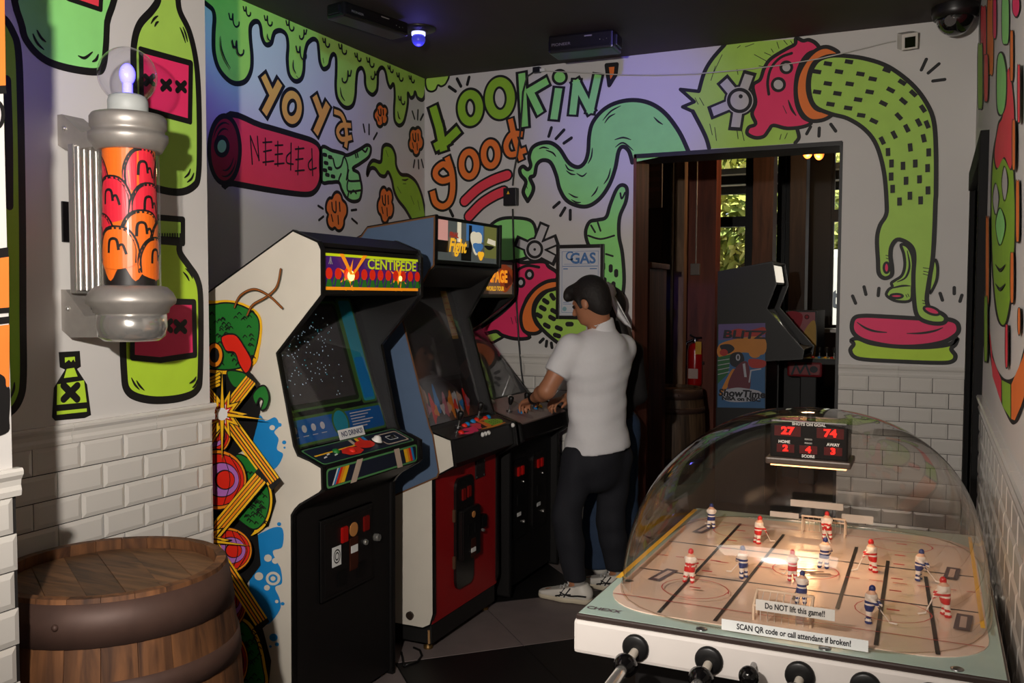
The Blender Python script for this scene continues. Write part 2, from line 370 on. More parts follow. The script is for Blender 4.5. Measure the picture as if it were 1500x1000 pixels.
# ================================================================ MURALS (flat paint on the walls)
cA = lambda pts: crop(300, 0, 3.003, pts)
cB = lambda pts: crop(600, 0, 3.003, pts)
cD = lambda pts: crop(900, 0, 3.003, pts)
cE = lambda pts: crop(1175, 0, 1.786, pts)
cF = lambda pts: crop(1240, 280, 3.571, pts)
cG = lambda pts: crop(600, 333, 3.003, pts)
cH = lambda pts: crop(0, 0, 3.003, pts)
cI = lambda pts: crop(0, 333, 3.003, pts)
def one(c, p): return c([p])[0]
# --- left wall
L = lambda b=.0006: Paint('X', XL, 1, b, 1.62)
P = L(); low = [(-70,-20),(-20,0),(15,25),(35,45),(42,80),(38,150),(40,230),(60,300),(100,350),(140,368),(180,355),(203,310),(207,250),(200,170),(200,120),(215,97),(235,97),(245,120),(250,160),(262,190),(277,198),(293,187),(300,160),(310,140),(335,135),(358,155),(365,200),(362,260),(368,320),(385,350),(405,358),(425,345),(435,310),(438,250),(448,200),(462,180),(480,172),(495,185),(500,220),(505,270),(517,300),(530,303),(545,290),(552,260),(560,242),(570,240),(577,260),(577,320),(575,380),(582,430),(605,465),(630,475),(652,460),(662,420),(665,370),(670,320),(680,302),(693,302),(703,330),(705,370),(715,400),(737,417),(755,400),(760,370),(762,320),(772,300),(785,300),(795,320),(803,360),(815,385),(830,370),(835,420),(832,480),(835,530),(853,552),(873,540),(885,500),(893,450),(893,410),(905,430),(918,425),(925,405),(935,430),(955,440),(966,425),(970,400)]
P.fill(cA(low+[(971,345),(600,185),(350,77),(170,0),(0,-75),(-70,-100)]), GREEN, smooth=False)
P.stroke(cA(low), 4.2)
def squig(x, y, s, fl=1):
    P.stroke(cA([(x, y), (x+fl*5*s, y+24*s), (x+fl*14*s, y+26*s), (x+fl*17*s, y+2*s)]), 1.7, smooth=False); P.stroke(cA([(x+fl*17*s, y+2*s), (x+fl*20*s, y+42*s), (x+fl*31*s, y+58*s), (x+fl*43*s, y+52*s), (x+fl*45*s, y+38*s)]), 1.7)
for q in [(105,60,1),(168,30,.7),(260,70,.75),(355,92,.75),(445,132,.7,-1),(515,170,.65),(585,195,.75),(655,235,.6),(707,255,.7),(800,290,.5),(838,322,.6),(892,335,.5),(845,425,.6),(112,180,1.1),(392,205,1),(635,312,.9,-1),(748,315,.6,-1)]: squig(*q)
for l in [[(57,160),(62,215),(80,265),(102,302)],[(378,265),(378,300),(390,325)],[(585,385),(590,420),(605,445)],[(508,255),(512,280)],[(262,150),(266,172),(278,182)],[(838,490),(842,515),(850,525)],[(390,335),(400,345)]]: P.stroke(cA(l), 1.8, taper=True)
P.build('mural_slime', wall_left, 'green dripping slime along the ceiling')
P = Paint('Y', YB, -1); P.shape(cB([(73,343),(75,390),(95,403),(115,395),(125,375),(140,380),(160,367),(172,330),(120,335)]), GREEN, 3); P.build('mural_slime', wall_back)
P = L()
P.letter([cA([(266,488),(325,372)]), cA([(262,345),(293,412)])], 15, 7.5, AMBER)
P.letter([cA([(382+33*cos(t), 472+56*sin(t)) for t in [2*pi*i/14 for i in range(15)]])], 14, 7, AMBER, True)
P.letter([cA([(490,575),(536,468)]), cA([(486,435),(513,508)])], 14, 7.5, AMBER)
P.letter([cA([(572,492),(598,505),(615,545),(622,600),(618,640)]), cA([(636,552),(600,552),(582,580),(600,612),(640,605)])], 9.5, 4.6, AMBER, True)
P.build('mural_lettering', wall_left, 'amber hand painted letters YO YA')
P = L()
P.shape(cA([(90,515),(250,552),(400,595),(480,622),(508,660),(512,730),(508,795),(485,840),(440,855),(300,838),(120,806),(80,800)]), RED, 5)
P.ell(one(cA, (86, 658)), 68/3, 148/3, DRED, 5)
for r in (.62, .8): P.stroke(cA([(86+68*r*cos(t), 658+148*r*sin(t)) for t in [.4+i*.28 for i in range(6)]]), 2, taper=True); P.stroke(cA([(86+68*r*cos(t), 658+148*r*sin(t)) for t in [3.6+i*.3 for i in range(6)]]), 2, taper=True)
P.ell(one(cA, (73, 643)), 9, 13, GREEN2, 4.5)
for l in [[(207,722),(198,598)],[(198,598),(237,704)],[(236,706),(229,600)],[(266,726),(264,608)],[(253,627),(292,624)],[(256,667),(290,660)],[(253,714),(300,708)],[(318,730),(318,622)],[(306,640),(340,638)],[(306,680),(338,676)],[(304,722),(345,718)],[(374,747),(376,630)],[(376,668),(357,688),(358,716),(385,722)],[(405,768),(408,645)],[(394,656),(432,652)],[(396,702),(428,698)],[(394,752),(433,748)],[(470,772),(466,655)],[(466,698),(451,720),(458,746),(486,738)]]: P.stroke(cA(l), 1.5)
P.build('mural_sleeve', wall_left, 'red rolled sleeve painted with the word NEEDED')
P = L()
P.shape(cA([(512,652),(560,662),(605,674),(628,682),(680,657),(712,638),(730,650),(722,688),(685,718),(650,742),(676,760),(684,790),(690,822),(688,852),(678,880),(650,886),(622,870),(602,835),(588,802),(550,802),(512,792)]), GREEN2, 3.4)
for l in [[(632,748),(628,770),(634,795),(680,795)],[(628,798),(625,820),(634,842),(690,836)],[(632,846),(628,865)],[(563,698),(575,738),(598,730),(612,690),(628,735),(622,790)],[(598,765),(588,800),(608,842)],[(690,655),(705,668),(714,652)],[(660,675),(664,692)],[(668,672),(672,690)],[(640,850),(652,838),(664,850)],[(512,655),(514,790)]]: P.stroke(cA(l), 2)
for x, y in [(526,680),(549,690),(531,716),(548,740),(526,748),(561,775),(536,768)]: P.stroke(cA([(x-5,y),(x+5,y+2)]), 3.6)
P.build('mural_hand', wall_left, 'green pointing hand')
def popcorn(cx, cy, rx, ry, ph):
    P = L(); n = 36
    P.shape(cA([(cx+rx*(.8+.28*abs(sin(2.5*t+ph))**.6)*cos(t), cy+ry*(.8+.28*abs(sin(2.5*t+ph))**.6)*sin(t)) for t in [2*pi*i/n for i in range(n)]]), ORANGE, 3.0, k=2)
    P.stroke(cA([(cx-rx*.45, cy-ry*.5), (cx-rx*.35, cy-ry*.1), (cx-rx*.05, cy), (cx-rx*.05, cy-ry*.55)]), 1.8); P.stroke(cA([(cx+rx*.3, cy-ry*.5), (cx+rx*.35, cy-ry*.05)]), 1.8); P.stroke(cA([(cx-rx*.5, cy+ry*.15), (cx-rx*.35, cy+ry*.5)]), 1.5); P.stroke(cA([(cx+rx*.15, cy+ry*.2), (cx+rx*.2, cy+ry*.65)]), 1.5)
    P.build('mural_popcorn', wall_left)
popcorn(775, 507, 29, 48, 0); popcorn(928, 620, 31, 60, 1); popcorn(578, 932, 45, 82, 2); popcorn(795, 900, 34, 76, .4)
P = L()
P.shape(cA([(714,772),(718,735),(738,706),(772,712),(778,680),(782,648),(798,636),(822,646),(838,682),(842,730),(862,766),(896,772),(930,802),(955,862),(968,930),(969,985),(925,990),(905,960),(880,918),(850,880),(832,840),(822,792),(806,757),(792,775),(770,770),(748,742),(728,742)]), DGREEN, 3.4)
for l in [[(866,790),(882,792),(895,786)],[(870,808),(885,808)],[(905,860),(920,900)],[(795,660),(806,690)],[(845,820),(862,850)],[(935,880),(945,925)]]: P.stroke(cA(l), 1.6, taper=True)
P.build('mural_tail', wall_left, 'green curled tail')
P = L()
for a, b in [((697,548),(703,580)),((722,548),(722,590)),((757,585),(742,612)),((912,490),(922,522)),((937,485),(935,525)),((960,503),(948,527)),((922,705),(917,735)),((938,705),(940,740)),((952,703),(960,735)),((497,905),(518,918)),((500,968),(520,952)),((643,925),(665,922)),((645,962),(668,982))]: P.stroke(cA([a, b]), 2.3)
P.build('mural_dashes', wall_left)
# --- back wall
B = lambda b=.0006: Paint('Y', YB, -1, b, 1.38)
P = B()
def ring(c, cx, cy, rx, ry): return c([(cx+rx*cos(t), cy+ry*sin(t)) for t in [2*pi*i/16 for i in range(17)]])
P.letter([cB([(107,482),(130,560),(148,650)]), cB([(122,642),(165,618),(207,578)])], 16, 9, DGREEN)
P.letter([ring(cB, 268, 475, 39, 60)], 14.5, 9, DGREEN, True); P.letter([ring(cB, 398, 432, 48, 72)], 14.5, 9.5, DGREEN, True)
P.letter([cB([(495,335),(507,545)]), cB([(598,362),(530,402),(572,488)])], 14.5, 8, GREEN2)  # K, I, N in mint: the blue light on them put into their colour
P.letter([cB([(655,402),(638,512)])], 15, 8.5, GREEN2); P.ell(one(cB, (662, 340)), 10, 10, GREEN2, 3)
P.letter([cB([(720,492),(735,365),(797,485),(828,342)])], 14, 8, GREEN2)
P.shape(cB([(868,288),(913,284),(908,330),(880,376)]), ORANGE, 4.5, smooth=False)
P.build('mural_lettering', wall_back, 'green hand painted letters LOOKIN')
P = B()
P.letter([cB([(180,745),(150,722),(118,745),(116,775),(145,795),(190,782)]), cB([(168,700),(186,760),(190,830),(178,885),(148,908),(115,892),(102,850)])], 11.5, 6.4, ORANGE, True)
P.letter([ring(cB, 262, 722, 33, 54)], 11.5, 6.8, ORANGE, True); P.letter([ring(cB, 357, 678, 31, 51)], 11.5, 6.6, ORANGE, True)
P.letter([cB([(446,532),(465,615),(490,695)]), cB([(490,590),(450,592),(425,640),(445,680),(505,662)])], 11, 6, ORANGE, True)
for l in [[(243,885),(300,832),(365,794),(430,770)],[(262,952),(315,898),(370,862),(415,842)]]: P.stroke(cB(l), 13.5); P.stroke(cB(l), 9.5, RED)
P.build('mural_lettering', wall_back, 'orange hand painted word GOOD with two red underlines')
P = B()
outer = cB([(520,885),(500,845),(512,800),(490,770),(485,745),(500,732),(520,745),(533,728),(526,690),(540,650),(575,630),(620,628),(660,655),(700,715),(740,735),(770,715),(785,670),(790,600),(805,540),(850,485),(910,452),(985,440),(1060,455)])+cD([(225,500),(285,580),(325,664)])
inner = [(930,229.5),(927.5,232)]+cB([(980,715),(965,665),(940,645),(920,665),(905,740),(880,810),(840,870),(790,905),(740,905),(690,880),(660,830),(645,770),(620,715),(585,705),(560,725),(550,770),(530,782),(545,820),(540,850)])
P.fill(cr_smooth(outer, False, 4)+cr_smooth(inner[2:], False, 4), GREEN2, smooth=False)
P.stroke(outer, 4.4); P.stroke(inner[2:]+[outer[0]], 4.4)
for l in [[(858,542),(878,515),(905,500)],[(850,530),(885,490),(930,465)],[(902,615),(940,605),(975,615)],[(905,648),(940,628),(985,662)],[(735,762),(760,775),(780,760)],[(805,650),(800,690),(785,720)],[(690,750),(710,765),(730,768)],[(685,722),(700,745),(725,752)],[(600,660),(630,672),(645,690)],[(570,655),(590,648),(615,655)],[(700,850),(725,865),(742,868)],[(712,878),(735,890),(755,890)],[(885,740),(875,780),(855,810)],[(830,820),(818,845),(800,865)],[(505,790),(520,830)],[(1075,515),(1095,535),(1115,548)]]: P.stroke(cB(l), 1.8, taper=True)
P.build('mural_snake', wall_back, 'mint green winding tail above the doorway')
P = B()
P.fill(cD([(490,190),(430,260),(395,320),(372,402),(290,393),(352,448),(300,470),(345,490),(382,560),(405,610),(417,654),(600,645),(800,629),(812,605),(805,565),(860,400),(820,170)]), GREEN, smooth=False)
P.stroke(cD([(485,197),(430,260),(395,320),(372,400)]), 4.4); P.stroke(cD([(372,402),(290,393),(352,448),(300,470),(345,490)]), 3.6, smooth=False); P.stroke(cD([(345,490),(382,560),(405,610),(417,652)]), 4.4); P.stroke(cD([(796,628),(812,605),(805,570)]), 4)
for l in [[(540,212),(555,200)],[(575,207),(615,192)],[(425,355),(445,290)],[(437,320),(475,240)],[(615,240),(680,275)],[(635,290),(665,295)],[(715,185),(725,215)],[(745,178),(762,198)],[(775,180),(785,195)],[(660,232),(690,245)],[(690,215),(700,232)],[(355,430),(370,460)],[(375,430),(395,465)],[(420,545),(432,595)],[(442,560),(450,620)],[(540,570),(545,612)],[(560,570),(572,620)],[(735,590),(728,615)],[(762,585),(750,612)],[(540,305),(545,330)]]: P.stroke(cD(l), 2, taper=True)
P.build('mural_leaf', wall_back, 'green leafy body under the ceiling above the doorway')
P = B(.004)
P.shape(cD([(610,378),(642,350),(660,300),(690,258),(760,215),(795,195),(800,168),(830,180),(855,176),(885,190),(900,218),(850,240),(812,300),(797,380),(803,460),(830,515),(868,538),(830,558),(760,565),(700,552),(680,572),(658,600),(620,606),(585,588),(592,560),(622,545),(606,500),(622,450)]), PINK, 4)
P.stroke(cD([(680,415),(675,360),(690,300),(730,255),(780,235)]), 3); P.stroke(cD([(742,465),(758,500)]), 2, taper=True); P.stroke(cD([(765,440),(780,480),(800,510)]), 2.6, taper=True)
P.ell(one(cD, (757, 297)), 8, 8, PALE, 3); P.ell(one(cD, (722, 373)), 9, 9, PALE, 3)
P.shape(cD([(988,238),(940,208),(890,220),(842,268),(806,340),(800,420),(820,490),(860,530),(912,530),(950,512),(968,490),(905,486),(872,460),(852,400),(856,330),(880,276),(922,258)]), ORANGE, 4.2)
for e in [(488,365),(590,338),(440,490),(535,552)]: P.stroke(cD([(552,443), e]), 15, square=True)
P.ell(one(cD, (552, 443)), 23, 23, INK)
for e in [(491,370),(588,345),(447,487),(536,545)]: P.stroke(cD([(552,443), e]), 9.5, PALE, square=True)
P.ell(one(cD, (552, 443)), 20, 20, PALE); P.ell(one(cD, (552, 443)), 16, 16, INK, 3.6, ring=True); P.ell(one(cD, (557, 425)), 3, 3, INK)
P.build('mural_mask', wall_back, 'pink mask with grey cog eye and orange collar')
P = B(.008)
armo = [(1230,82),(1265,86),(1301,98),(1335,123),(1357,151),(1368,179),(1371,224),(1371,280)]
fing = cF([(465,60),(460,200),(450,360),(430,480),(420,570),(440,618),(490,635),(520,660),(508,688),(450,690),(390,670),(362,630),(352,540),(350,440),(355,340),(340,290),(300,260),(262,255),(236,290),(230,340),(238,400),(235,440),(200,455),(170,430),(165,360),(160,250),(175,180),(205,130)])
armi = [(1299,300),(1295,252),(1284,213),(1267,190),(1242,174),(1217,167),(1194,156),(1186,135),(1187,110),(1196,92),(1210,84)]
P.shape(cF([(285,280),(320,290),(345,340),(350,420),(345,500),(335,570),(260,574),(210,545),(220,515),(240,500),(235,480),(255,465),(290,440),(305,390),(300,330)]), GREEN, 3)
P.shape(cF([(455,365),(476,390),(470,470),(432,532)]), GREEN, 3)
P.shape(armo+fing+armi, GREEN, 4.4)
for l in [[(318,310),(330,390),(310,450),(265,475)],[(225,510),(290,495),(335,495)],[(400,400),(432,405)],[(402,418),(432,425)],[(400,432),(428,440)],[(205,335),(225,340)],[(207,350),(222,355)],[(395,570),(415,575)],[(398,585),(412,590)],[(310,540),(318,555)],[(320,536),(328,552)]]: P.stroke(cF(l), 2.2, taper=True)
P.ell(one(cF, (210, 400)), 4, 7.5, PINK, 2.4); P.ell(one(cF, (262, 548)), 9, 3, PINK, 2.4); P.ell(one(cF, (446, 624)), 12, 5, PINK, 2.6, rot=.35)
for x, y in [(68,168),(123,163),(40,189),(97,189),(153,195),(185,208),(222,185),(68,220),(125,221),(40,242),(93,246),(147,262),(177,242),(213,272),(232,237),(262,217),(75,274),(121,284),(155,303),(188,318),(265,266),(291,246),(253,306),(210,369),(241,354),(274,337),(305,322),(316,286),(327,327),(283,387),(318,363),(225,399),(264,435),(296,429),(331,400),(234,429),(307,470),(328,441),(233,463),(272,474),(237,495),(255,528),(282,513),(310,525),(329,499)]:
    a = atan2(y-400, max(x-150, -150)); t = a+pi/2 if x > 160 else 0.15
    if y > 400: t = pi/2
    q = one(cE, (x, y)); r = 3.6; P.stroke([(q[0]-r*cos(t), q[1]-r*sin(t)), (q[0]+r*cos(t), q[1]+r*sin(t))], 4.4, square=True)
P.build('mural_arm', wall_back, 'green spotted arm with pink nails pressing down')
P = B(.003)
P.shape(cF([(25,780),(60,770),(130,795),(260,812),(420,815),(540,800),(578,768),(570,800),(548,825),(570,860),(552,890),(480,897),(280,890),(100,880),(40,865),(20,830),(38,800)]), LIME, 4.4)
P.shape(cF([(40,664),(90,651),(200,655),(380,665),(480,668),(545,672),(580,692),(586,730),(560,760),(500,790),(380,810),(240,810),(110,785),(50,755),(28,715)]), PINK, 4.6)
P.stroke(cF([(55,685),(100,715),(150,732),(212,738)]), 2.4, taper=True); P.stroke(cF([(315,743),(390,742),(460,730),(505,712)]), 2.4, taper=True)
P.build('mural_cushion', wall_back, 'pink and lime layered pad under the finger')
P = B()
for c, a, b in [(cE,(325,155),(312,183)),(cE,(358,167),(330,191)),(cE,(373,208),(342,212)),(cE,(45,335),(44,356)),(cE,(22,332),(12,350)),(cE,(75,325),(88,343)),(cE,(132,774),(140,793)),(cE,(162,750),(167,770)),(cE,(201,754),(199,773)),(cE,(361,767),(367,785)),(cE,(398,752),(398,768)),(cE,(418,772),(413,788)),(cB,(175,382),(203,402)),(cB,(210,347),(227,380)),(cB,(263,340),(255,372)),(cB,(625,562),(613,600)),(cB,(680,572),(645,610)),(cB,(713,607),(680,630)),(cB,(660,890),(635,912)),(cB,(685,915),(665,948)),(cB,(708,925),(708,965)),(cB,(180,925),(192,950)),(cG,(590,490),(575,505)),(cG,(605,500),(602,522)),(cG,(625,508),(628,528))]: P.stroke(c([a, b]), 3.4)
P.build('mural_dashes', wall_back)
P = B()
P.shape([(710,350),(716,333),(732,321),(756,319),(780,325),(786,350),(780,372),(755,382),(730,382),(712,370)], GREEN2, 3.6)
P.shape(cG([(310,455),(350,505),(390,494),(418,472),(380,455)]), GREEN, 3)
P.shape(cG([(466,148),(500,155),(590,150),(612,172),(650,200),(642,235),(590,245),(525,300),(497,370),(497,440),(530,482),(470,490),(410,475),(380,457),(325,468),(310,445),(400,380),(466,310),(472,220)]), PINK, 4)
P.ell(one(cG, (490, 242)), 5, 6, PALE, 3); P.ell(one(cG, (528, 207)), 5, 6, PALE, 3)
P.stroke(cG([(468,215),(480,185),(520,168),(570,175)]), 3); P.stroke(cG([(447,395),(455,425)]), 2, taper=True); P.stroke(cG([(465,390),(470,420)]), 2, taper=True)
P.shape(cG([(655,266),(600,284),(558,335),(550,390),(580,442),(640,497),(700,535),(770,530),(810,470),(790,380),(740,300)]), GREEN, 4.2)
P.shape(cG([(655,234),(600,240),(545,278),(505,340),(490,400),(505,455),(550,467),(580,450),(558,420),(545,380),(552,330),(590,286),(655,264)]), ORANGE, 4)
for x, y, t in [(600,325,.6),(630,305,1),(587,355,.5),(637,368,.5),(570,387,.5),(628,398,.5),(605,432,.5),(658,443,.4),(650,475,.3),(705,425,0)]: q = one(cG, (x, y)); P.stroke([(q[0]-3*cos(t), q[1]-3*sin(t)), (q[0]+3*cos(t), q[1]+3*sin(t))], 5)
for e in [(482,65),(590,0),(638,60),(632,140)]: P.stroke(cG([(553,97), e]), 12.5, square=True)
P.ell(one(cG, (553, 97)), 17, 18, INK)
for e in [(489,70),(590,4),(632,64),(625,134)]: P.stroke(cG([(553,97), e]), 7.8, PALE, square=True)
P.ell(one(cG, (553, 97)), 14, 15, PALE); P.ell(one(cG, (553, 97)), 10.5, 11.5, INK, 3, ring=True); P.ell(one(cG, (553, 97)), 2, 2, INK)
P.build('mural_mask', wall_back, 'pink mask with grey cog eye beside the framed poster')
P = B(.003)
P.shape([(911,271),(918.5,276),(917,295),(908,318),(907,345),(912,372),(914.5,410),(911,437),(902,452),(872,452),(868,420),(872,372),(862,358),(858,340),(864,325),(876,322),(888,318),(894,300),(903,278)], GREEN2, 4)
for l in [[(909,283),(911,291),(916,282)],[(866,330),(872,340)],[(876,326),(880,338)],[(862,345),(880,350),(900,345)],[(888,372),(898,375)]]: P.stroke(l, 2)
for x, y in [(884,390),(895,393),(903,400),(886,412),(899,418),(892,430)]: P.stroke([(x, y-3), (x, y+3)], 4.6)
P.build('mural_hand', wall_back, 'mint green raised finger beside the framed poster')
# --- middle left wall
M_ = lambda b=.0006: Paint('X', XB, 1, b, 1.45)
def cross(P, c, x, y, r, w): P.stroke(c([(x-r, y-r), (x+r, y+r)]), w, smooth=False); P.stroke(c([(x+r, y-r), (x-r, y+r)]), w, smooth=False)
P = M_()
P.shape(cH([(700,-60),(695,0),(668,45),(612,110),(588,200),(588,330),(595,500),(605,690),(640,800),(700,832),(790,845),(850,820),(872,770),(876,600),(872,400),(860,260),(832,140),(792,55),(782,0),(780,-60)]), GREEN, 7.5, k=6)
P.shape(cH([(618,218),(838,278),(834,535),(622,478)]), PINK, 6, smooth=False)
for x, y in [(655,352),(728,375),(793,382)]: cross(P, cH, x, y, 17, 5.5)
for l in [[(660,105),(675,82),(692,70)],[(676,118),(684,102),(694,95)],[(787,120),(800,150),(812,190)],[(800,118),(812,150),(820,185)],[(806,782),(825,765),(833,742)],[(818,802),(838,785),(848,760)]]: P.stroke(cH(l), 2.4, taper=True)
P.build('mural_bottle', wall_mid, 'tall green bottle with a pink XXX label')
P = M_()
P.shape(cH([(95,-60),(97,120),(130,200),(200,265),(300,300),(420,316),(453,290),(465,200),(470,100),(482,-60)]), GREEN2, 7.5)
P.shape(cH([(230,-40),(300,-5),(440,42),(446,-60)]), RED, 5, smooth=False)
for l in [[(142,148),(162,190),(192,220)],[(160,132),(178,165),(200,185)],[(340,245),(370,255),(405,228)],[(402,272),(420,262),(430,238)]]: P.stroke(cH(l), 3, taper=True)
P.build('mural_bottle', wall_mid, 'mint bottle base hanging in from the ceiling')
P = M_()
P.shape(cH([(-60,60),(10,75),(55,140),(80,230),(90,500),(98,1000)])+cI([(100,400),(102,650),(88,750),(40,815),(-60,850)]), DGREEN, 8)
P.stroke(cH([(30,350),(38,600),(40,905)]), 9)
P.stroke(cI([(40,760),(58,715),(62,680)]), 3, taper=True)
P.build('mural_bottle', wall_mid, 'green bottle half hidden by the nearest white tiled pier')
P = M_()
P.shape(cI([(695,40),(782,50),(790,110),(830,170),(868,230),(882,330),(880,640),(865,715),(800,748),(690,760),(600,745),(556,710),(545,640),(540,500),(548,330),(590,230),(650,160),(692,110)]), LIME, 8)
P.shape(cI([(678,-45),(803,-35),(803,70),(688,60)]), GREEN, 6, smooth=False)
P.stroke(cI([(690,48),(800,55)]), 5)
for i in range(9): P.stroke(cI([(700+i*11, 28), (700+i*11, 48)]), 1.6)
P.shape(cI([(577,322),(848,328),(853,560),(700,583),(577,572)]), PINK, 6, smooth=False)
for x, y in [(648,425),(725,432),(787,436)]: cross(P, cI, x, y, 20, 6)
for l in [[(798,195),(815,215),(825,235)],[(808,180),(828,200),(840,225)],[(570,660),(585,690),(605,712)],[(592,672),(606,695),(626,715)],[(825,685),(845,672),(855,655)],[(838,705),(852,690),(860,668)]]: P.stroke(cI(l), 2.4, taper=True)
P.build('mural_bottle', wall_mid, 'lime bottle with a pink label above the tile cap')
P = M_()
P.fill(cI([(257,548),(350,543),(355,612),(338,622),(382,690),(400,825),(372,838),(242,850),(228,835),(236,705),(285,625),(262,615)]), INK, smooth=False)
for q in [[(284,572),(328,568),(329,592),(322,580),(312,592),(302,582),(285,595)],[(292,622),(325,617),(340,655),(280,662)],[(250,690),(368,672),(380,768),(248,780)],[(248,808),(380,795),(380,810),(248,824)]]: P.fill(cI(q), LIME, smooth=False)
cross(P, cI, 308, 725, 30, 7.5)
P.build('mural_bottle', wall_mid, 'small lime bottle marked with a black cross')
# --- nearest pier
P = Paint('X', XP, 1)
P.fill([(-60,-20),(6,-20),(8,125),(-60,128)], ORANGE, smooth=False); P.fill([(-60,128),(8,125),(9,137),(-60,140)], INK, smooth=False)
P.ell((-6, 168), 13, 22, INK); P.ell((-8, 168), 9, 17, PALE)
P.fill([(-60,372),(11,362),(12,376),(-60,386)], INK, smooth=False); P.fill([(-60,386),(12,376),(12.5,450),(-60,456)], ORANGE, smooth=False)
P.fill([(-60,456),(12.5,450),(12.5,458),(-60,464)], INK, smooth=False); P.fill([(-60,472),(12.5,463),(12.5,473),(-60,482)], INK, smooth=False); P.fill([(-60,484),(12.5,475),(12.5,566),(-60,570)], ORANGE, smooth=False)
P.fill([(-60,540),(0,548),(8,566),(13,570),(12,610),(6,635),(-60,640)], INK)
P.build('mural_figure', wall_pier, 'orange and black painted shapes')
# --- right wall, seen at a grazing angle
def rshape(P, pts, m, e=2.2):
    cx = sum(p[0] for p in pts)/len(pts); cy = sum(p[1] for p in pts)/len(pts)
    P.fill([(x+e*(1 if x > cx else -1), y+e*1.5*(1 if y > cy else -1)) for x, y in pts], INK); P.fill(pts, m)
P = Paint('X', XR, -1)
rshape(P, cE([(505,390),(520,345),(545,385),(556,500),(556,640),(548,760),(532,845),(515,830),(503,740),(497,600),(498,470)]), DGREEN)
rshape(P, cE([(527,300),(540,180),(552,240),(556,330),(548,440),(530,410),(512,440),(505,400),(515,330)]), RED, 1.6)
rshape(P, cE([(513,160),(524,140),(535,190),(533,270),(522,300),(512,270)]), GREEN2, 1.6)
for x, y, ry in [(509,520,40),(533,480,44)]: rshape(P, cE([(x-7,y),(x,y-ry),(x+7,y),(x,y+ry)]), PALE, 1.2)
rshape(P, cE([(510,590),(521,545),(534,590),(521,640)]), GREEN2, 1.2)
for y in (690, 740): P.fill(cE([(508,y),(521,y+12),(536,y),(521,y+22)]), INK)
P.build('mural_face', wall_right, 'green face with red hair')
P = Paint('X', XR, -1); J = lambda pts: crop(1390, 160, 2.174, pts)
P.fill(J([(116,620),(128,760),(150,880),(190,985),(215,1000),(239,950),(262,860),(262,640),(240,760),(210,850),(170,850),(140,780)]), INK)
P.fill(J([(126,660),(140,790),(168,860),(168,935),(140,850)]), RED, smooth=False); P.fill(J([(170,862),(198,876),(198,984),(172,945)]), DGREEN, smooth=False); P.fill(J([(201,876),(238,790),(260,700),(260,860),(232,945),(212,990),(201,986)]), ORANGE, smooth=False)
P.build('mural_bowl', wall_right, 'striped orange, green and red rounded shape')
P = Paint('X', XR, -1)
for x, y0, y1, m, w in [(1451,5,100,ORANGE,8),(1441,15,95,RED,7),(1458,0,48,PINK,4),(1474,0,56,GREEN2,9),(1490,0,16,PINK,9),(1484,50,110,ORANGE,3.5),(1437,70,150,DGREEN,6),(1446,85,140,RED,5),(1494,270,345,ORANGE,4),(1486,375,435,ORANGE,4),(1497,455,482,ORANGE,3),(1449,325,435,ORANGE,4),(1447,440,520,DGREEN,4),(1479,480,530,RED,3),(1490,180,240,ORANGE,3.5),(1498,100,170,RED,3)]:
    for e, mm in ((1.2, INK), (0, m)): P.fill([(x-w/2-e, y0), (x, y0-4-e), (x+w/2+e, y0), (x+w/2+e, y1), (x, y1+8+e*2), (x-w/2-e, y1)], mm)
P.build('mural_drips', wall_right, 'orange, pink and green painted drips')
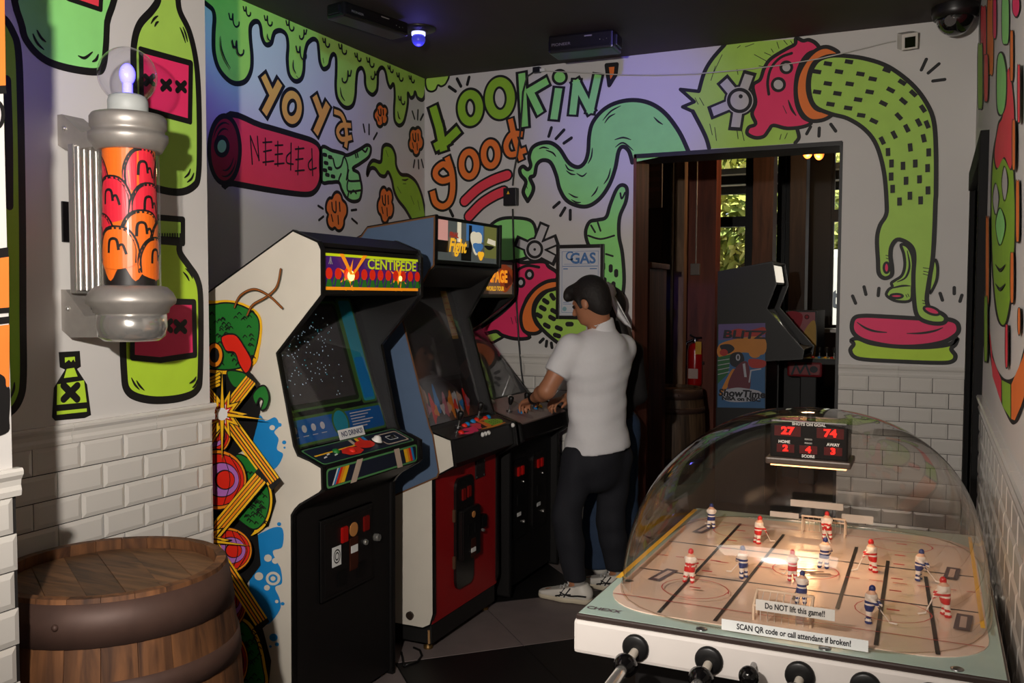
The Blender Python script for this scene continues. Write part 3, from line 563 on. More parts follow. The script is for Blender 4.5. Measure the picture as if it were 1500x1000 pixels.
# ================================================================ THINGS
# ---- barrels
ST = [wood('stave_oak', (58, 34, 20), (132, 86, 50), (28, 28, 2.2), .65), mat('hoop_iron', (82, 60, 52), .55, .3, var=.15, scale=20), wood('barrel_head_oak', (64, 44, 30), (128, 90, 58), (5, 30, 5), .55, 8)]
def barrel(c, r0, r1, h, label, smat):
    t = thing('barrel', (c[0], c[1], 0), label, 'barrel')
    def rad(z): return r1-(r1-r0)*((2*z/h-1)**2)
    n = 24; zs = [h*i/10 for i in range(11)]; mb = MB(); vs = []; da = pi/n*.985
    for z in zs:
        for a, dr in ((-da, 0), (-da*.5, .0005), (0, .0008), (da*.5, .0005), (da, 0)): vs.append(((rad(z)+dr)*cos(a), (rad(z)+dr)*sin(a), z))
        for a in (da, -da): vs.append(((rad(z)-.022)*cos(a), (rad(z)-.022)*sin(a), z))
    k = 7; fs = [(i*k+j, i*k+(j+1) % k, (i+1)*k+(j+1) % k, (i+1)*k+j) for i in range(10) for j in range(k)]
    mb.add(vs, fs+[list(range(k)), list(range(10*k, 11*k))]); me = mb.mesh('stave', smat)
    for i in range(n):
        o = link('stave', me, t); o.location = (c[0], c[1], 0); o.rotation_euler.z = 2*pi*i/n+.1
    for z0, z1 in ((h*.885, h*.988), (h*.74, h*.80), (h*.22, h*.28), (h*.012, h*.115)):
        hb = MB().lathe([(rad(z0)-.004, z0), (rad(z0)+.004, z0), (rad((z0+z1)/2)+.004, (z0+z1)/2), (rad(z1)+.004, z1), (rad(z1)-.004, z1)], (c[0], c[1], 0), 48, cap=False).build('hoop', ST[1], t)
        a = -1.15; rr = rad((z0+z1)/2)+.004; MB().ball((c[0]+rr*cos(a), c[1]+rr*sin(a), (z0+z1)/2), .008, seg=8, rings=5).build('rivet', ST[1], hb)
    # head of planks
    rh = rad(h)-.026; zh = h-.028; w = 2*rh/6
    for i in range(6):
        y0, y1 = -rh+i*w+.0006, -rh+(i+1)*w-.0006; p = []
        for q in range(9): y = y0+(y1-y0)*q/8; p.append((sqrt(max(rh*rh-y*y, 0)), y))
        for q in range(9): y = y1+(y0-y1)*q/8; p.append((-sqrt(max(rh*rh-y*y, 0)), y))
        a = -.55
        MB().prism([(c[0]+x*cos(a)-y*sin(a), c[1]+x*sin(a)+y*cos(a)) for x, y in p], 'Z', zh-.02, zh+(i % 2)*.0012).build('head_plank', ST[2], t)
    return t
barrel((-1.874, 1.645), .273, .318, .92, 'oak barrel with dark iron hoops below the barber pole lamp', ST[0])

# ---- barber pole lamp
PC = onX(190, 300, XB+.235); px_, py_ = PC.x, PC.y
zz = lambda y: onX(190, y, px_).z
sc = abs(zz(300)-zz(400))/100
bl = thing('barber_pole_lamp', (px_, py_, zz(500)), 'barber pole wall lamp with clear globe and orange red patterned cylinder', 'lamp')
def lat(name, prof, m, seg=40, parent=bl): return MB().lathe([(r*sc, zz(y)) for r, y in prof], (px_, py_, 0), seg).build(name, m, parent)
lat('top_cap', [(28,170),(50,170),(53,175),(53,188),(50,191),(50,196),(55,198),(55,206),(51,213),(46,222),(38,222)], ALU)
lat('socket', [(20,140),(26,143),(28,150),(28,168),(25,170)], mat('lamp_socket_grey', (176, 180, 178), .5))
lat('bottom_ring', [(40,418),(50,420),(58,428),(63,438),(62,444),(54,450),(52,458),(46,460)], ALU)
lat('chrome_cup', [(46,458),(49,460),(50,478),(47,492),(38,499),(0,501)], CHROME)
lat('core', [(36,216),(36,425)], mat('pole_dark_core', (28, 24, 24), .5))
gl = MB().lathe([(42*sc, zz(424)), (42*sc, zz(216))], (px_, py_, 0), 48, cap=False).build('glass_tube', clear('tube_glass', refl=.05), bl)
# printed sheet on the core: red and orange bubbling shapes wrapped round
def wrap(name, polys, parent):
    """polys: (list of (angle in tube pixels, y), material); angle 0 faces the camera"""
    a0 = atan2(-py_, -px_); mb = MB(); ms = []
    for k, (pts, m, w) in enumerate(polys):
        r = (36.4+.06*k)*sc
        if m not in ms: ms.append(m)
        pts = cr_smooth(pts, w is None, 4) if len(pts) > 2 else pts
        if w is None:
            us = sorted(set([p[0] for p in pts])); bm = bmesh.new()
            vs = [bm.verts.new((p[0], p[1], 0)) for p in pts]; bm.faces.new(vs)
            for u in range(-100, 101, 6):
                bmesh.ops.bisect_plane(bm, geom=bm.verts[:]+bm.edges[:]+bm.faces[:], plane_co=(u, 0, 0), plane_no=(1, 0, 0))
            bm.verts.index_update(); bm.faces.ensure_lookup_table()
            vv = [(v.co.x, v.co.y) for v in bm.verts]; ff = [[v.index for v in f.verts] for f in bm.faces]; bm.free()
        else:
            vv = []; ff = []; n = len(pts)
            for i in range(n):
                a, b = pts[max(i-1, 0)], pts[min(i+1, n-1)]; l = hypot(b[0]-a[0], b[1]-a[1]) or 1; nx, ny = -(b[1]-a[1])/l*w/2, (b[0]-a[0])/l*w/2
                vv += [(pts[i][0]+nx, pts[i][1]+ny), (pts[i][0]-nx, pts[i][1]-ny)]
            ff = [(2*i, 2*i+1, 2*i+3, 2*i+2) for i in range(n-1)]
        mb.add([(px_+r*cos(a0+u/36.), py_+r*sin(a0+u/36.), zz(y)) for u, y in vv], ff, ms.index(m))
    me = bpy.data.meshes.new(name); me.from_pydata(mb.v, [], mb.f)
    for m in ms: me.materials.append(m)
    me.polygons.foreach_set('material_index', mb.m); me.update(); return link(name, me, parent)
PR = mat('pole_red', (240, 44, 66), .4); PO = mat('pole_orange', (255, 118, 34), .4)
polys = [([(-100,217),(100,217),(100,380),(-100,380)], PO, None)]
polys = [([(-100,217),(-50,217),(0,217),(50,217),(100,217),(100,300),(100,392),(80,412),(62,390),(44,412),(24,392),(6,412),(-12,388),(-30,412),(-50,392),(-68,412),(-85,392),(-100,412),(-100,300)], PO, None)]
for u, y, m in ((22,250,PR),(-62,262,PR),(70,258,PR),(-28,292,PR),(30,300,PR),(-80,330,PR),(78,320,PR),(18,338,PO),(-50,345,PR),(58,350,PO),(-20,362,PO),(40,376,PO)):
    rx = 28; ry = 26 if m == PR else 24
    polys.append(([(u-rx, y+ry), (u-rx, y-ry*.1), (u-rx*.5, y-ry), (u+rx*.5, y-ry), (u+rx, y-ry*.1), (u+rx, y+ry), (u, y+ry*1.4)], m, None))
    polys.append(([(u-rx, y+ry), (u-rx, y-ry*.1), (u-rx*.5, y-ry), (u+rx*.5, y-ry), (u+rx, y-ry*.1), (u+rx, y+ry)], INK, 5.5))
    polys.append(([(u-10, y+10), (u-8, y-8), (u+2, y-9), (u+5, y+6)], INK, 4)); polys.append(([(u+4, y+2), (u+10, y-2), (u+15, y+12)], INK, 3.5))
wrap('patterned_sheet', polys, bl)
# globe and filament bulb
gz = zz(112); gr = 41*sc
MB().ball((px_, py_, gz), gr, seg=32, rings=20, z0=-.88).build('glass_globe', clear('globe_glass', (250, 250, 255), .06), bl)
bu = MB().ball((px_, py_, gz+2*sc), 11*sc, sc=(1, 1, 1.45), seg=16, rings=10).tube([(px_, py_, gz-30*sc), (px_, py_, gz-12*sc)], 7*sc).build('bulb', mat('bulb_blue_glow', (200, 200, 255), .3, em=5, emc=(70, 60, 255), var=0), bl)
light('barber_bulb_light', 'POINT', (px_, py_, gz+.01), 1.6, (.25, .2, 1), shadow_soft_size=.02)
# back spine, brackets
sx0 = XB+.045
sp = MB()
for k, dy in enumerate((-.030, -.010, .010, .030)): sp.tube([(sx0+.03, py_+dy, zz(212)), (sx0+.03, py_+dy, zz(425))], .0125, 12)
sp.box((sx0+.005, py_-.046, zz(430)), (sx0+.028, py_+.046, zz(208)), bev=.004); sp.build('fluted_spine', CHROME, bl)
for ya, yb in ((162, 216), (424, 496)):
    z0, z1 = zz(yb), zz(ya)
    MB().prism([(XB+.001, z1), (XB+.02, z1), (sx0+.05, (z0*.55+z1*.45)), (px_-.05, z0+(z1-z0)*.5), (px_-.05, z0+.004), (sx0-.01, z0), (XB+.001, z0+(z1-z0)*.15)], 'Y', py_-.036, py_+.036).build('wall_bracket', ALU, bl)
    MB().ball((XB+.03, py_-.037, z0+(z1-z0)*.6), .008, seg=10, rings=6).build('bracket_bolt', CHROME, bl)
# outlet behind it and its cord
oc = onX(107, 326, XB)
sw = thing('wall_outlet', (XB, oc.y, oc.z-.06), 'black wall outlet plate half hidden by the barber pole lamp', 'outlet')
MB().box((XB, oc.y-.04, oc.z-.058), (XB+.008, oc.y+.05, oc.z+.058), bev=.002).build('plate', mat('outlet_black', (18, 16, 17), .2), sw)
MB().box((XB+.008, oc.y-.02, oc.z-.036), (XB+.012, oc.y+.03, oc.z+.036), bev=.002).build('socket_face', mat('outlet_black', (18, 16, 17)), sw)
cp = [onX(x, y, XB+.02) for x, y in [(113,352),(111,380),(108,400),(112,415),(108,430),(106,450),(107,470)]]
MB().tube(cp, .004).build('cord', RUBBER, sw)

# ---- arcade cabinets along the left wall
CW = mat('cabinet_white', (214, 206, 192), .55, var=.05, scale=6); CB = mat('cabinet_black', (17, 14, 14), .5, var=.15, scale=10); TM = mat('cabinet_edge_black', (12, 11, 11), .35)
GLS = clear('screen_glass', (250, 250, 252), .05, .03); DARK = mat('tube_dark', (70, 66, 66), .3, var=.1); CABBLUE = mat('cabinet_blue', (84, 104, 132), .55, var=.06)
CABRED = mat('cabinet_red', (150, 8, 14), .5, var=.08); STEEL = mat('steel', (150, 150, 150), .3, 1)
REDLAMP = mat('coin_lamp_red', (150, 14, 10), .3, em=.16, var=0); REDDIM = mat('coin_lamp_red_dim', (110, 16, 12), .3, em=.03, var=0)
WHITE = mat('print_white', (232, 232, 230), .5, var=.02); YEL = mat('print_yellow', (250, 190, 30), .5); BLU = mat('print_blue', (24, 132, 200), .5); PUR = mat('print_violet', (180, 110, 190), .5)
AR = mat('print_red', (226, 40, 22), .5); AO = mat('print_orange', (240, 140, 26), .5); AG = mat('print_green', (34, 120, 44), .5); NAVY = mat('print_navy', (24, 30, 48), .45)
def offset_poly(poly, d):
    n = len(poly); A = sum(poly[i][0]*poly[(i+1) % n][1]-poly[(i+1) % n][0]*poly[i][1] for i in range(n)); s = 1 if A > 0 else -1; out = []
    for i in range(n):
        a, b, c = poly[i-1], poly[i], poly[(i+1) % n]
        d1 = (b[0]-a[0], b[1]-a[1]); d2 = (c[0]-b[0], c[1]-b[1]); l1 = hypot(*d1); l2 = hypot(*d2)
        n1 = (-d1[1]/l1*s, d1[0]/l1*s); n2 = (-d2[1]/l2*s, d2[0]/l2*s); m = (n1[0]+n2[0], n1[1]+n2[1]); q = max(.5, 1+n1[0]*n2[0]+n1[1]*n2[1])
        out.append((b[0]+m[0]*d/q, b[1]+m[1]*d/q))
    return out
def side(prof, y, t, outer, edge, root):
    o = MB().prism(prof, 'Y', y, y+t).build('side_panel', edge, root)
    ip = offset_poly(prof, .007)
    MB().prism(ip, 'Y', y-.0012, y).build('side_face', outer, o)
    return o
def slab(pts, y0, y1, m, root, name, t=.015):
    """board following a chain of (x,z) points between the side panels"""
    mb = MB(); n = len(pts)
    for i in range(n-1):
        a, b = pts[i], pts[i+1]; l = hypot(b[0]-a[0], b[1]-a[1]); nx, nz = (b[1]-a[1])/l*t, -(b[0]-a[0])/l*t
        mb.prism([(a[0], a[1]), (b[0], b[1]), (b[0]-nx, b[1]-nz), (a[0]-nx, a[1]-nz)], 'Y', y0, y1)
    return mb.build(name, m, root)
class Face:
    """a sloped board face: a at its bottom, b at its top in (x,z); s runs 0..1 along Y, t 0..1 up"""
    def __init__(f, a, b, y0, y1):
        f.a = Vector((a[0], 0, a[1])); f.b = Vector((b[0], 0, b[1])); f.y0 = y0; f.y1 = y1
        f.up = (f.b-f.a).normalized(); f.n = Vector((0, 1, 0)).cross(f.up).normalized()
    def at(f, s, t, o=.001): return f.a+(f.b-f.a)*t+Vector((0, f.y0+(f.y1-f.y0)*s, 0))+f.n*o
    def poly(f, pts, m, root, name, o=.001, smooth=False):
        if smooth: pts = cr_smooth(pts, True, 4)
        me = bpy.data.meshes.new(name); me.from_pydata([f.at(s, t, o) for s, t in pts], [], [list(range(len(pts)))]); me.materials.append(m); return link(name, me, root)
    def polys(f, lst, root, name, o=.001):
        mb = MB(); ms = []
        for k, (pts, m) in enumerate(lst):
            if m not in ms: ms.append(m)
            mb.add([f.at(s, t, o+k*.0002) for s, t in pts], [list(range(len(pts)))], ms.index(m))
        me = bpy.data.meshes.new(name); me.from_pydata(mb.v, [], mb.f)
        for m in ms: me.materials.append(m)
        me.polygons.foreach_set('material_index', mb.m); me.update(); return link(name, me, root)
    def box(f, s0, s1, t0, t1, h, m, root, name, o=0, bev=.002):
        mb = MB(); P = [f.at(s, t, q) for q in (o, o+h) for s, t in ((s0, t0), (s1, t0), (s1, t1), (s0, t1))]
        mb.add(P, [(0,3,2,1),(4,5,6,7),(0,1,5,4),(1,2,6,5),(2,3,7,6),(3,0,4,7)])
        if bev:
            bm = bmesh.new(); vs = [bm.verts.new(p) for p in P]; [bm.faces.new([vs[i] for i in q]) for q in ((0,3,2,1),(4,5,6,7),(0,1,5,4),(1,2,6,5),(2,3,7,6),(3,0,4,7))]
            bmesh.ops.bevel(bm, geom=bm.edges[:], offset=bev, segments=2, affect='EDGES'); bm.verts.index_update(); mb = MB(); mb.add([v.co for v in bm.verts], [[v.index for v in q.verts] for q in bm.faces]); bm.free()
        return mb.build(name, m, root)
    def text(f, s, t, body, size, m, root, name='lettering', bold=0, sx=1, o=.002, shear=0): return text(name, body, size, f.at(s, t, 0), (0, 1, 0), f.up, m, root, bold, sx, o, shear)
def disc(f, s, t, r, h, m, root, name, dome=0, o=0, seg=18):
    c = f.at(s, t, o); e1 = Vector((0, 1, 0)); e2 = f.up; n = f.n; mb = MB(); rings = [(r, 0), (r, h*.7), (r*.85, h)]+([(r*.5, h+dome*.8), (r*.02, h+dome)] if dome else [(0.0001, h)])
    vs = [c+e1*(q*cos(a))+e2*(q*sin(a))+n*z for q, z in rings for a in [2*pi*k/seg for k in range(seg)]]
    mb.add(vs, [(i*seg+k, i*seg+(k+1) % seg, (i+1)*seg+(k+1) % seg, (i+1)*seg+k) for i in range(len(rings)-1) for k in range(seg)], 0, bool(dome)); return mb.build(name, m, root)
def rrect(s0, s1, t0, t1, rs, rt, n=5):
    out = []
    for cx, cy, a0 in ((s1-rs, t1-rt, 0), (s0+rs, t1-rt, pi/2), (s0+rs, t0+rt, pi), (s1-rs, t0+rt, 1.5*pi)):
        for i in range(n+1): a = a0+pi/2*i/n; out.append((cx+rs*cos(a), cy+rt*sin(a)))
    return out
def joystick(base, root, n=Vector((.25, 0, 1)), m=None, h=.07):
    n = n.normalized(); b = Vector(base); j = MB().tube([b, b+n*.012], .016, 14).tube([b, b+n*h*.55], .005, 8); o = j.build('joystick', STEEL, root)
    MB().tube([b+n*h*q for q in (.45, .55, .7, .85, .95, 1.0)], .01, 12, rs=[.006, .011, .014, .0165, .013, .004]).build('stick_handle', m or RUBBER, o); return o

# -- cabinet with white sides
c1y0, c1y1 = 2.57, 3.25
prof1 = [(-2.95,0),(-2.048,0),(-2.044,.824),(-2.029,.845),(-2.009,.864),(-1.923,.914),(-1.911,.927),(-1.913,1.008),(-1.965,1.029),(-2.015,1.043),(-2.031,1.073),(-2.102,1.396),(-1.907,1.601),(-1.907,1.759),(-1.922,1.788),(-2.03,1.83),(-2.95,1.32)]
c1 = thing('arcade_cabinet', (-2.5, 2.9, 0), 'white-sided arcade cabinet with colourful side print next to the oak barrel', 'arcade machine', 'arcade machines along the left wall')
sd = side(prof1, c1y0, .019, CW, TM, c1); side(prof1, c1y1-.019, .019, CB, TM, c1)
ya, yb = c1y0+.019, c1y1-.019
slab([(-2.95,1.30),(-2.03,1.812),(-1.925,1.77)], ya, yb, CB, c1, 'top_board'); slab([(-2.95,0),(-2.95,1.3)], ya, yb, CB, c1, 'back_board', -.015)
slab([(-2.062,.02),(-2.06,.83),(-1.928,.915)], ya, yb, CB, c1, 'front_board')
fz = Face((-1.92,.918), (-1.921,1.002), ya, yb); fz.box(0, 1, 0, 1, .008, CB, c1, 'panel_fascia', -.01)
GRN = mat('panel_green_line', (88, 150, 90), .4); fw = yb-ya
fz.polys([(rrect(.02,.98,.06,.9,.025,.16), GRN), (rrect(.032,.968,.14,.82,.02,.14), NAVY)]+[([(a,.16),(a+.035,.16),(a+.085,.82),(a+.05,.82)], m) for a, m in ((.07,WHITE),(.083,BLU),(.1,AR),(.125,AO),(.15,YEL))]+[([(.24,.0),(.30,.0),(.37,.95),(.31,.95)], mat('panel_cream', (200, 178, 160), .5))]+[([(a,.16),(a-.03,.82),(a-.065,.82),(a-.035,.16)], m) for a, m in ((.95,BLU),(.925,AR),(.9,AO),(.875,YEL))]+[([(.80,.02),(.74,.02),(.70,.95),(.76,.95)], mat('panel_cream', (200, 178, 160)))], c1, 'fascia_print', .0015)
ft = Face((-1.922,1.004), (-2.04,1.052), ya, yb); ft.box(0, 1, 0, 1, .006, CB, c1, 'control_panel', -.006)
ft.polys([(rrect(.02,.98,.06,.94,.03,.08), GRN), (rrect(.03,.97,.09,.91,.03,.08), NAVY), ([(.05,.5),(.95,.6),(.95,.66),(.05,.56)], YEL), (rrect(.70,.95,.18,.8,.02,.08), mat('panel_cream', (200, 178, 160))), (rrect(.71,.94,.23,.75,.02,.08), NAVY), (rrect(.78,.88,.38,.62,.01,.05), WHITE), (rrect(.785,.875,.41,.59,.01,.05), NAVY)]+[([(a,.6),(a+.03,.6),(a+.045,.88),(a+.015,.88)], m) for a, m in ((.44,mat('panel_cream', (200, 178, 160))),(.50,YEL),(.535,AR),(.57,BLU))]+[(cr_smooth([(.36+.09*cos(t)*(1+.12*(i % 2)), .34+.2*sin(t)*(1+.12*(i % 2))) for i, t in enumerate([2*pi*i/14 for i in range(14)])], True, 2), AR), (cr_smooth([(.53+.09*cos(t), .5+.22*sin(t)) for t in [2*pi*i/12 for i in range(12)]], True, 2), AR)]+[([(.08+i*.05,.3+.1*(i % 2)),(.12+i*.05,.34+.1*(i % 2)),(.12+i*.05,.4+.1*(i % 2)),(.09+i*.05,.36+.1*(i % 2))], WHITE) for i in range(3)], c1, 'control_print', .0015)
disc(ft, .66, .5, .028, .004, CB, c1, 'trackball_ring', o=.002); disc(ft, .66, .5, .022, .006, mat('trackball_white', (235, 232, 226), .2), c1, 'trackball', dome=.018, o=.003)
for s in (.24, .36): disc(ft, s, .5 if s < .3 else .34, .014, .006, AG if s < .3 else AR, c1, 'button', dome=.005, o=.002)
disc(ft, .84, .5, .011, .005, CB, c1, 'button', dome=.004, o=.002)
# monitor: bezel card, tube, instruction strip, glass
mz = Face((-2.05,1.052), (-2.225,1.60), ya, yb); mz.box(0, 1, 0, 1, .01, mat('bezel_black', (22, 24, 24), .35), c1, 'monitor_bezel', -.03)
mz.polys([(rrect(.0,.80,.235,.97,.03,.03), mat('bezel_green', (70, 112, 46), .4)), (rrect(.0,.78,.25,.955,.03,.03), mat('bezel_olive', (40, 48, 34), .4)), (rrect(.80,.965,.215,.99,.02,.02), mat('bezel_green', (70, 112, 46))), (rrect(.82,.95,.23,.975,.02,.02), mat('bezel_cyan', (36, 150, 170), .35)), (rrect(.83,.94,.25,.55,.02,.02), BLU), (rrect(.0,.985,.012,.20,.02,.02), mat('bezel_green', (70, 112, 46))), (rrect(.01,.975,.03,.182,.02,.02), mat('bezel_blue', (20, 96, 168), .35))]+[(cr_smooth([(.52+.085*cos(t), .115+.10*sin(t)) for t in [2*pi*i/12 for i in range(12)]], True, 2), mat('bezel_green', (70, 112, 46))), (cr_smooth([(.52+.07*cos(t), .115+.082*sin(t)) for t in [2*pi*i/12 for i in range(12)]], True, 2), mat('bezel_cyan', (36, 150, 170)))]+[([(.63,.165-i*.02),(.86-(i % 3)*.04,.165-i*.02),(.86-(i % 3)*.04,.158-i*.02),(.63,.158-i*.02)], PALE) for i in range(6)]+[(cr_smooth([(.08+.085*i+.022*cos(t), .12+.025*sin(t)) for t in [2*pi*j/8 for j in range(8)]], True, 2), PALE) for i in range(4)]+[([(.055+.085*i,.075),(.105+.085*i,.075),(.105+.085*i,.07),(.055+.085*i,.07)], PALE) for i in range(4)], c1, 'bezel_print', -.018)
mz.box(.03, .74, .28, .93, .004, DARK, c1, 'screen_tube', -.0165)
dots = MB(); rnd = random.Random(3); DOT = mat('screen_dot', (190, 220, 235), .4, em=.7, var=0); DOTC = mat('screen_dot_cyan', (60, 190, 210), .4, em=.7, var=0)
for i in range(150):
    if i < 90: s = .08+.10*(i % 5)*.9+.05*rnd.random()+.3*((i//5)/18)*.4; t = .9-.5*rnd.random()
    else: s = .06+.62*rnd.random(); t = .30+.55*rnd.random()
    w = .005; hh = .006; P_ = [mz.at(s+a, t+b, -.0118) for a, b in ((0, 0), (w, 0), (w, hh), (0, hh))]; dots.add(P_, [(0, 1, 2, 3)], 1 if i % 6 == 0 else 0)
tag(dots.build('screen_image', [DOT, DOTC], c1), kind='stuff')
mz.box(.0, 1, .0, 1, .003, GLS, c1, 'screen_glass', .0, bev=0)
sg = Face((-2.049,1.058), (-2.06,1.078), ya, yb); g0 = mz.box(.42, .68, -.005, .062, .002, WHITE, c1, 'notice', .005, bev=0); mz.text(.55, .028, 'NO DRINKS!', .028, mat('print_ink_blue', (40, 44, 92), .5), g0, sx=.9, bold=.0006, o=.009)
slab([(-2.235,1.60),(-1.925,1.602)], ya, yb, CB, c1, 'speaker_board', .012)
# lit marquee
mq = Face((-1.917,1.605), (-1.917,1.765), ya, yb); mq.box(0, 1, 0, .1, .006, TM, c1, 'marquee_retainer', -.004); mq.box(0, 1, .9, 1, .006, TM, c1, 'marquee_retainer', -.004)
def glow(name, rgb, e=1.0): return mat(name, rgb, .35, em=e, var=0)
MV, MO, MG, MR, MY = glow('marquee_violet', (70, 26, 110), .35), glow('marquee_orange', (236, 140, 20), .7), glow('marquee_green', (36, 104, 30), .4), glow('marquee_red', (206, 36, 14), .55), glow('marquee_lime', (176, 190, 20), .75)
mp = mq.box(0.01, .99, .1, .9, .004, MV, c1, 'marquee', -.006, bev=0)
ml = [([(.01,.84),(.99,.84),(.99,.9),(.01,.9)], MY), ([(.01,.1),(.99,.1),(.99,.17),(.01,.17)], MO)]
for a in (.24, .76): ml += [(cr_smooth([(a+.10*cos(t)*(1 if i % 2 else .35), .42+.42*sin(t)*(1 if i % 2 else .3)) for i, t in enumerate([2*pi*i/16 for i in range(16)])], True, 1), MO)]
for i in range(12):
    s = .05+i*.083; ml += [(cr_smooth([(s+.032*cos(t), .46+.13*sin(t)) for t in [2*pi*j/8 for j in range(8)]], True, 2), MR), ([(s-.014,.34),(s+.014,.34),(s+.03,.17),(s-.03,.17)], MG), (cr_smooth([(s+.03,.24),(s+.05,.4),(s+.058,.38),(s+.045,.2)], True, 2), MG)]
for s, t, r in ((.24,.42,.035),(.76,.40,.02)): ml.append((cr_smooth([(s+r*cos(q), t+r*3.4*sin(q)) for q in [2*pi*j/8 for j in range(8)]], True, 2), glow('marquee_hot', (255, 236, 150), 1.5)))
ml += [([(.13,.9),(.17,.9),(.26,.45),(.23,.45)], MO), ([(.40,.9),(.36,.9),(.25,.45),(.27,.45)], MO)]
mq.polys(ml, mp, 'marquee_print', .0)
mq.text(.68, .70, 'CENTIPEDE', .052, MY, mp, bold=.0012, sx=1.32, o=.006)
for q in ([(.052,.66),(.058,.66),(.058,.82),(.052,.82)], [(.048,.82),(.046,.74),(.036,.66),(.042,.66),(.05,.74)], [(.062,.82),(.064,.74),(.074,.66),(.068,.66),(.06,.74)]): mq.poly(q, PALE, mp, 'logo_bar', .005)
# coin door
cf = Face((-2.06,0), (-2.06,1.0), 0, 1)
def cbox(y0, y1, z0, z1, h, m, root, name, o=.001, bev=.003): return cf.box(y0, y1, z0, z1, h, m, root, name, o, bev)
cdr = cbox(2.735, 3.09, .45, .77, .012, CB, c1, 'coin_door', .0, .006); cbox(2.755, 3.07, .47, .75, .006, mat('coin_door_face', (20, 17, 17), .35), cdr, 'door_face', .012)
cbox(2.855, 2.895, .655, .715, .012, REDLAMP, cdr, 'coin_button', .016); cbox(3.005, 3.045, .665, .725, .01, REDDIM, cdr, 'coin_button', .016)
disc(cf, 2.94, .69, .028, .003, mat('token_sticker', (190, 128, 70), .5), cdr, 'sticker', o=.019); cbox(2.91, 2.97, .53, .66, .006, mat('coin_mech_brown', (70, 32, 20), .4, .3), cdr, 'coin_mechanism', .016)
cbox(2.918, 2.962, .60, .628, .002, WHITE, cdr, 'sticker', .022, 0); st = cbox(2.80, 2.855, .575, .65, .002, WHITE, cdr, 'sticker', .0185, 0)
for r in (.022, .013):
    mbx = MB(); n_ = 20
    for i in range(n_):
        a, b = 2*pi*i/n_, 2*pi*(i+1)/n_; mbx.add([cf.at(2.8275+q*cos(w), .6125+q*1.25*sin(w), .0212) for q, w in ((r, a), (r, b), (r-.004, b), (r-.004, a))], [(0, 1, 2, 3)])
    mbx.build('sticker_ring', INK, st)
disc(cf, 3.02, .62, .012, .012, CHROME, cdr, 'lock', o=.016); disc(cf, 3.115, .615, .016, .022, CHROME, c1, 'lock', o=.002)
for y in (2.83, 2.96): cbox(y, y+.06, .49, .55, .008, TM, cdr, 'coin_return', .016)
# side print: abstract stand-in in the same colours (green mass, red ovals, orange beams, starbursts, blue splashes)
P = Paint('Y', c1y0-.0012, -1, .0004)
zA = lambda pts: crop(300, 333, 3.003, pts); zB = lambda pts: crop(300, 667, 3.003, pts)
rr = random.Random(5); BRN = mat('print_brown', (150, 84, 30), .5)
# blue splashes
P.fill(zA([(190,960),(235,830),(268,850),(310,835),(328,872),(306,900),(325,930),(318,975),(345,1000),(310,1060),(250,1060)]), BLU); P.fill(zB([(210,400),(270,330),(340,318),(342,400),(300,420),(320,470),(335,500),(340,560),(310,580),(330,630),(330,680),(270,745),(200,700)]), BLU)
for x, y, r, c, m in ((350,945,9,zA,BLU),(330,868,9,zA,BLU),(352,968,5,zA,BLU),(298,880,12,zA,CW),(302,540,32,zB,CW),(302,540,20,zB,BLU),(302,540,11,zB,CW),(240,530,19,zB,CW),(280,450,17,zB,CW),(312,462,14,zB,CW),(276,580,13,zB,CW),(345,650,8,zB,BLU),(305,798,18,zB,BLU),(320,828,9,zB,BLU),(292,838,6,zB,BLU),(330,300,9,zB,BLU),(320,640,8,zB,CW)): P.ell(one(c, (x, y)), r/3, r/3.2, m)
# ground colour of the print
P.fill(zA([(-20,640),(60,625),(160,640),(230,700),(250,800),(210,960),(120,1010),(-20,1010)]), INK, smooth=False); P.fill(zB([(0,0),(140,-10),(250,20),(300,100),(318,200),(285,310),(235,330),(250,480),(190,560),(240,700),(262,770),(296,900),(285,1010),(0,1010)]), INK, smooth=False)
def scales(c, x0, x1, y0, y1, n):
    for i in range(n):
        x, y = rr.uniform(x0, x1), rr.uniform(y0, y1); P.stroke(c([(x-8, y+4), (x, y-5), (x+9, y+4)]), 1.5, square=False)
# green rounded mass with yellow rim
P.fill(zA([(-20,350),(60,322),(130,322),(200,345),(246,385),(256,450),(244,540),(225,600),(150,640),(40,640),(-20,600)]), YEL); P.shape(zA([(-20,372),(60,336),(130,334),(195,358),(236,395),(244,450),(230,530),(205,590),(140,622),(40,622),(-20,590)]), AG, 2.4); scales(zA, 10, 225, 365, 600, 70)
P.shape(zA([(92,480),(150,470),(190,520),(225,590),(200,640),(170,600),(150,550),(110,540)]), AR, 2.4); P.ell(one(zA, (62, 560)), 12, 18, AO, 2); P.ell(one(zA, (62, 560)), 7, 11, INK)
for l in ([(205,385),(230,340),(290,305),(335,260),(352,185)], [(150,350),(175,300),(235,272),(300,300),(358,353)]): P.stroke(zA(l), 4); P.stroke(zA(l), 2.4, BRN)
for k in range(4): P.stroke(zA([(-10,650+k*16),(40,662+k*14),(85,640+k*16)]), 6); P.stroke(zA([(-10,650+k*16),(40,662+k*14),(85,640+k*16)]), 3.6, YEL)
P.shape(zA([(120,630),(200,640),(215,690),(150,700)]), AG, 2.4); P.shape(zA([(232,735),(258,700),(288,696),(304,745),(290,792),(268,798),(278,760),(262,748),(246,775)]), AG, 2.6)
P.fill(zB([(150,0),(240,14),(300,105),(318,200),(288,300),(225,345),(240,300),(150,200)]), YEL); P.shape(zB([(150,0),(232,22),(290,110),(306,200),(278,290),(220,312),(120,200)]), AG, 2.2); scales(zB, 200, 296, 60, 295, 55)
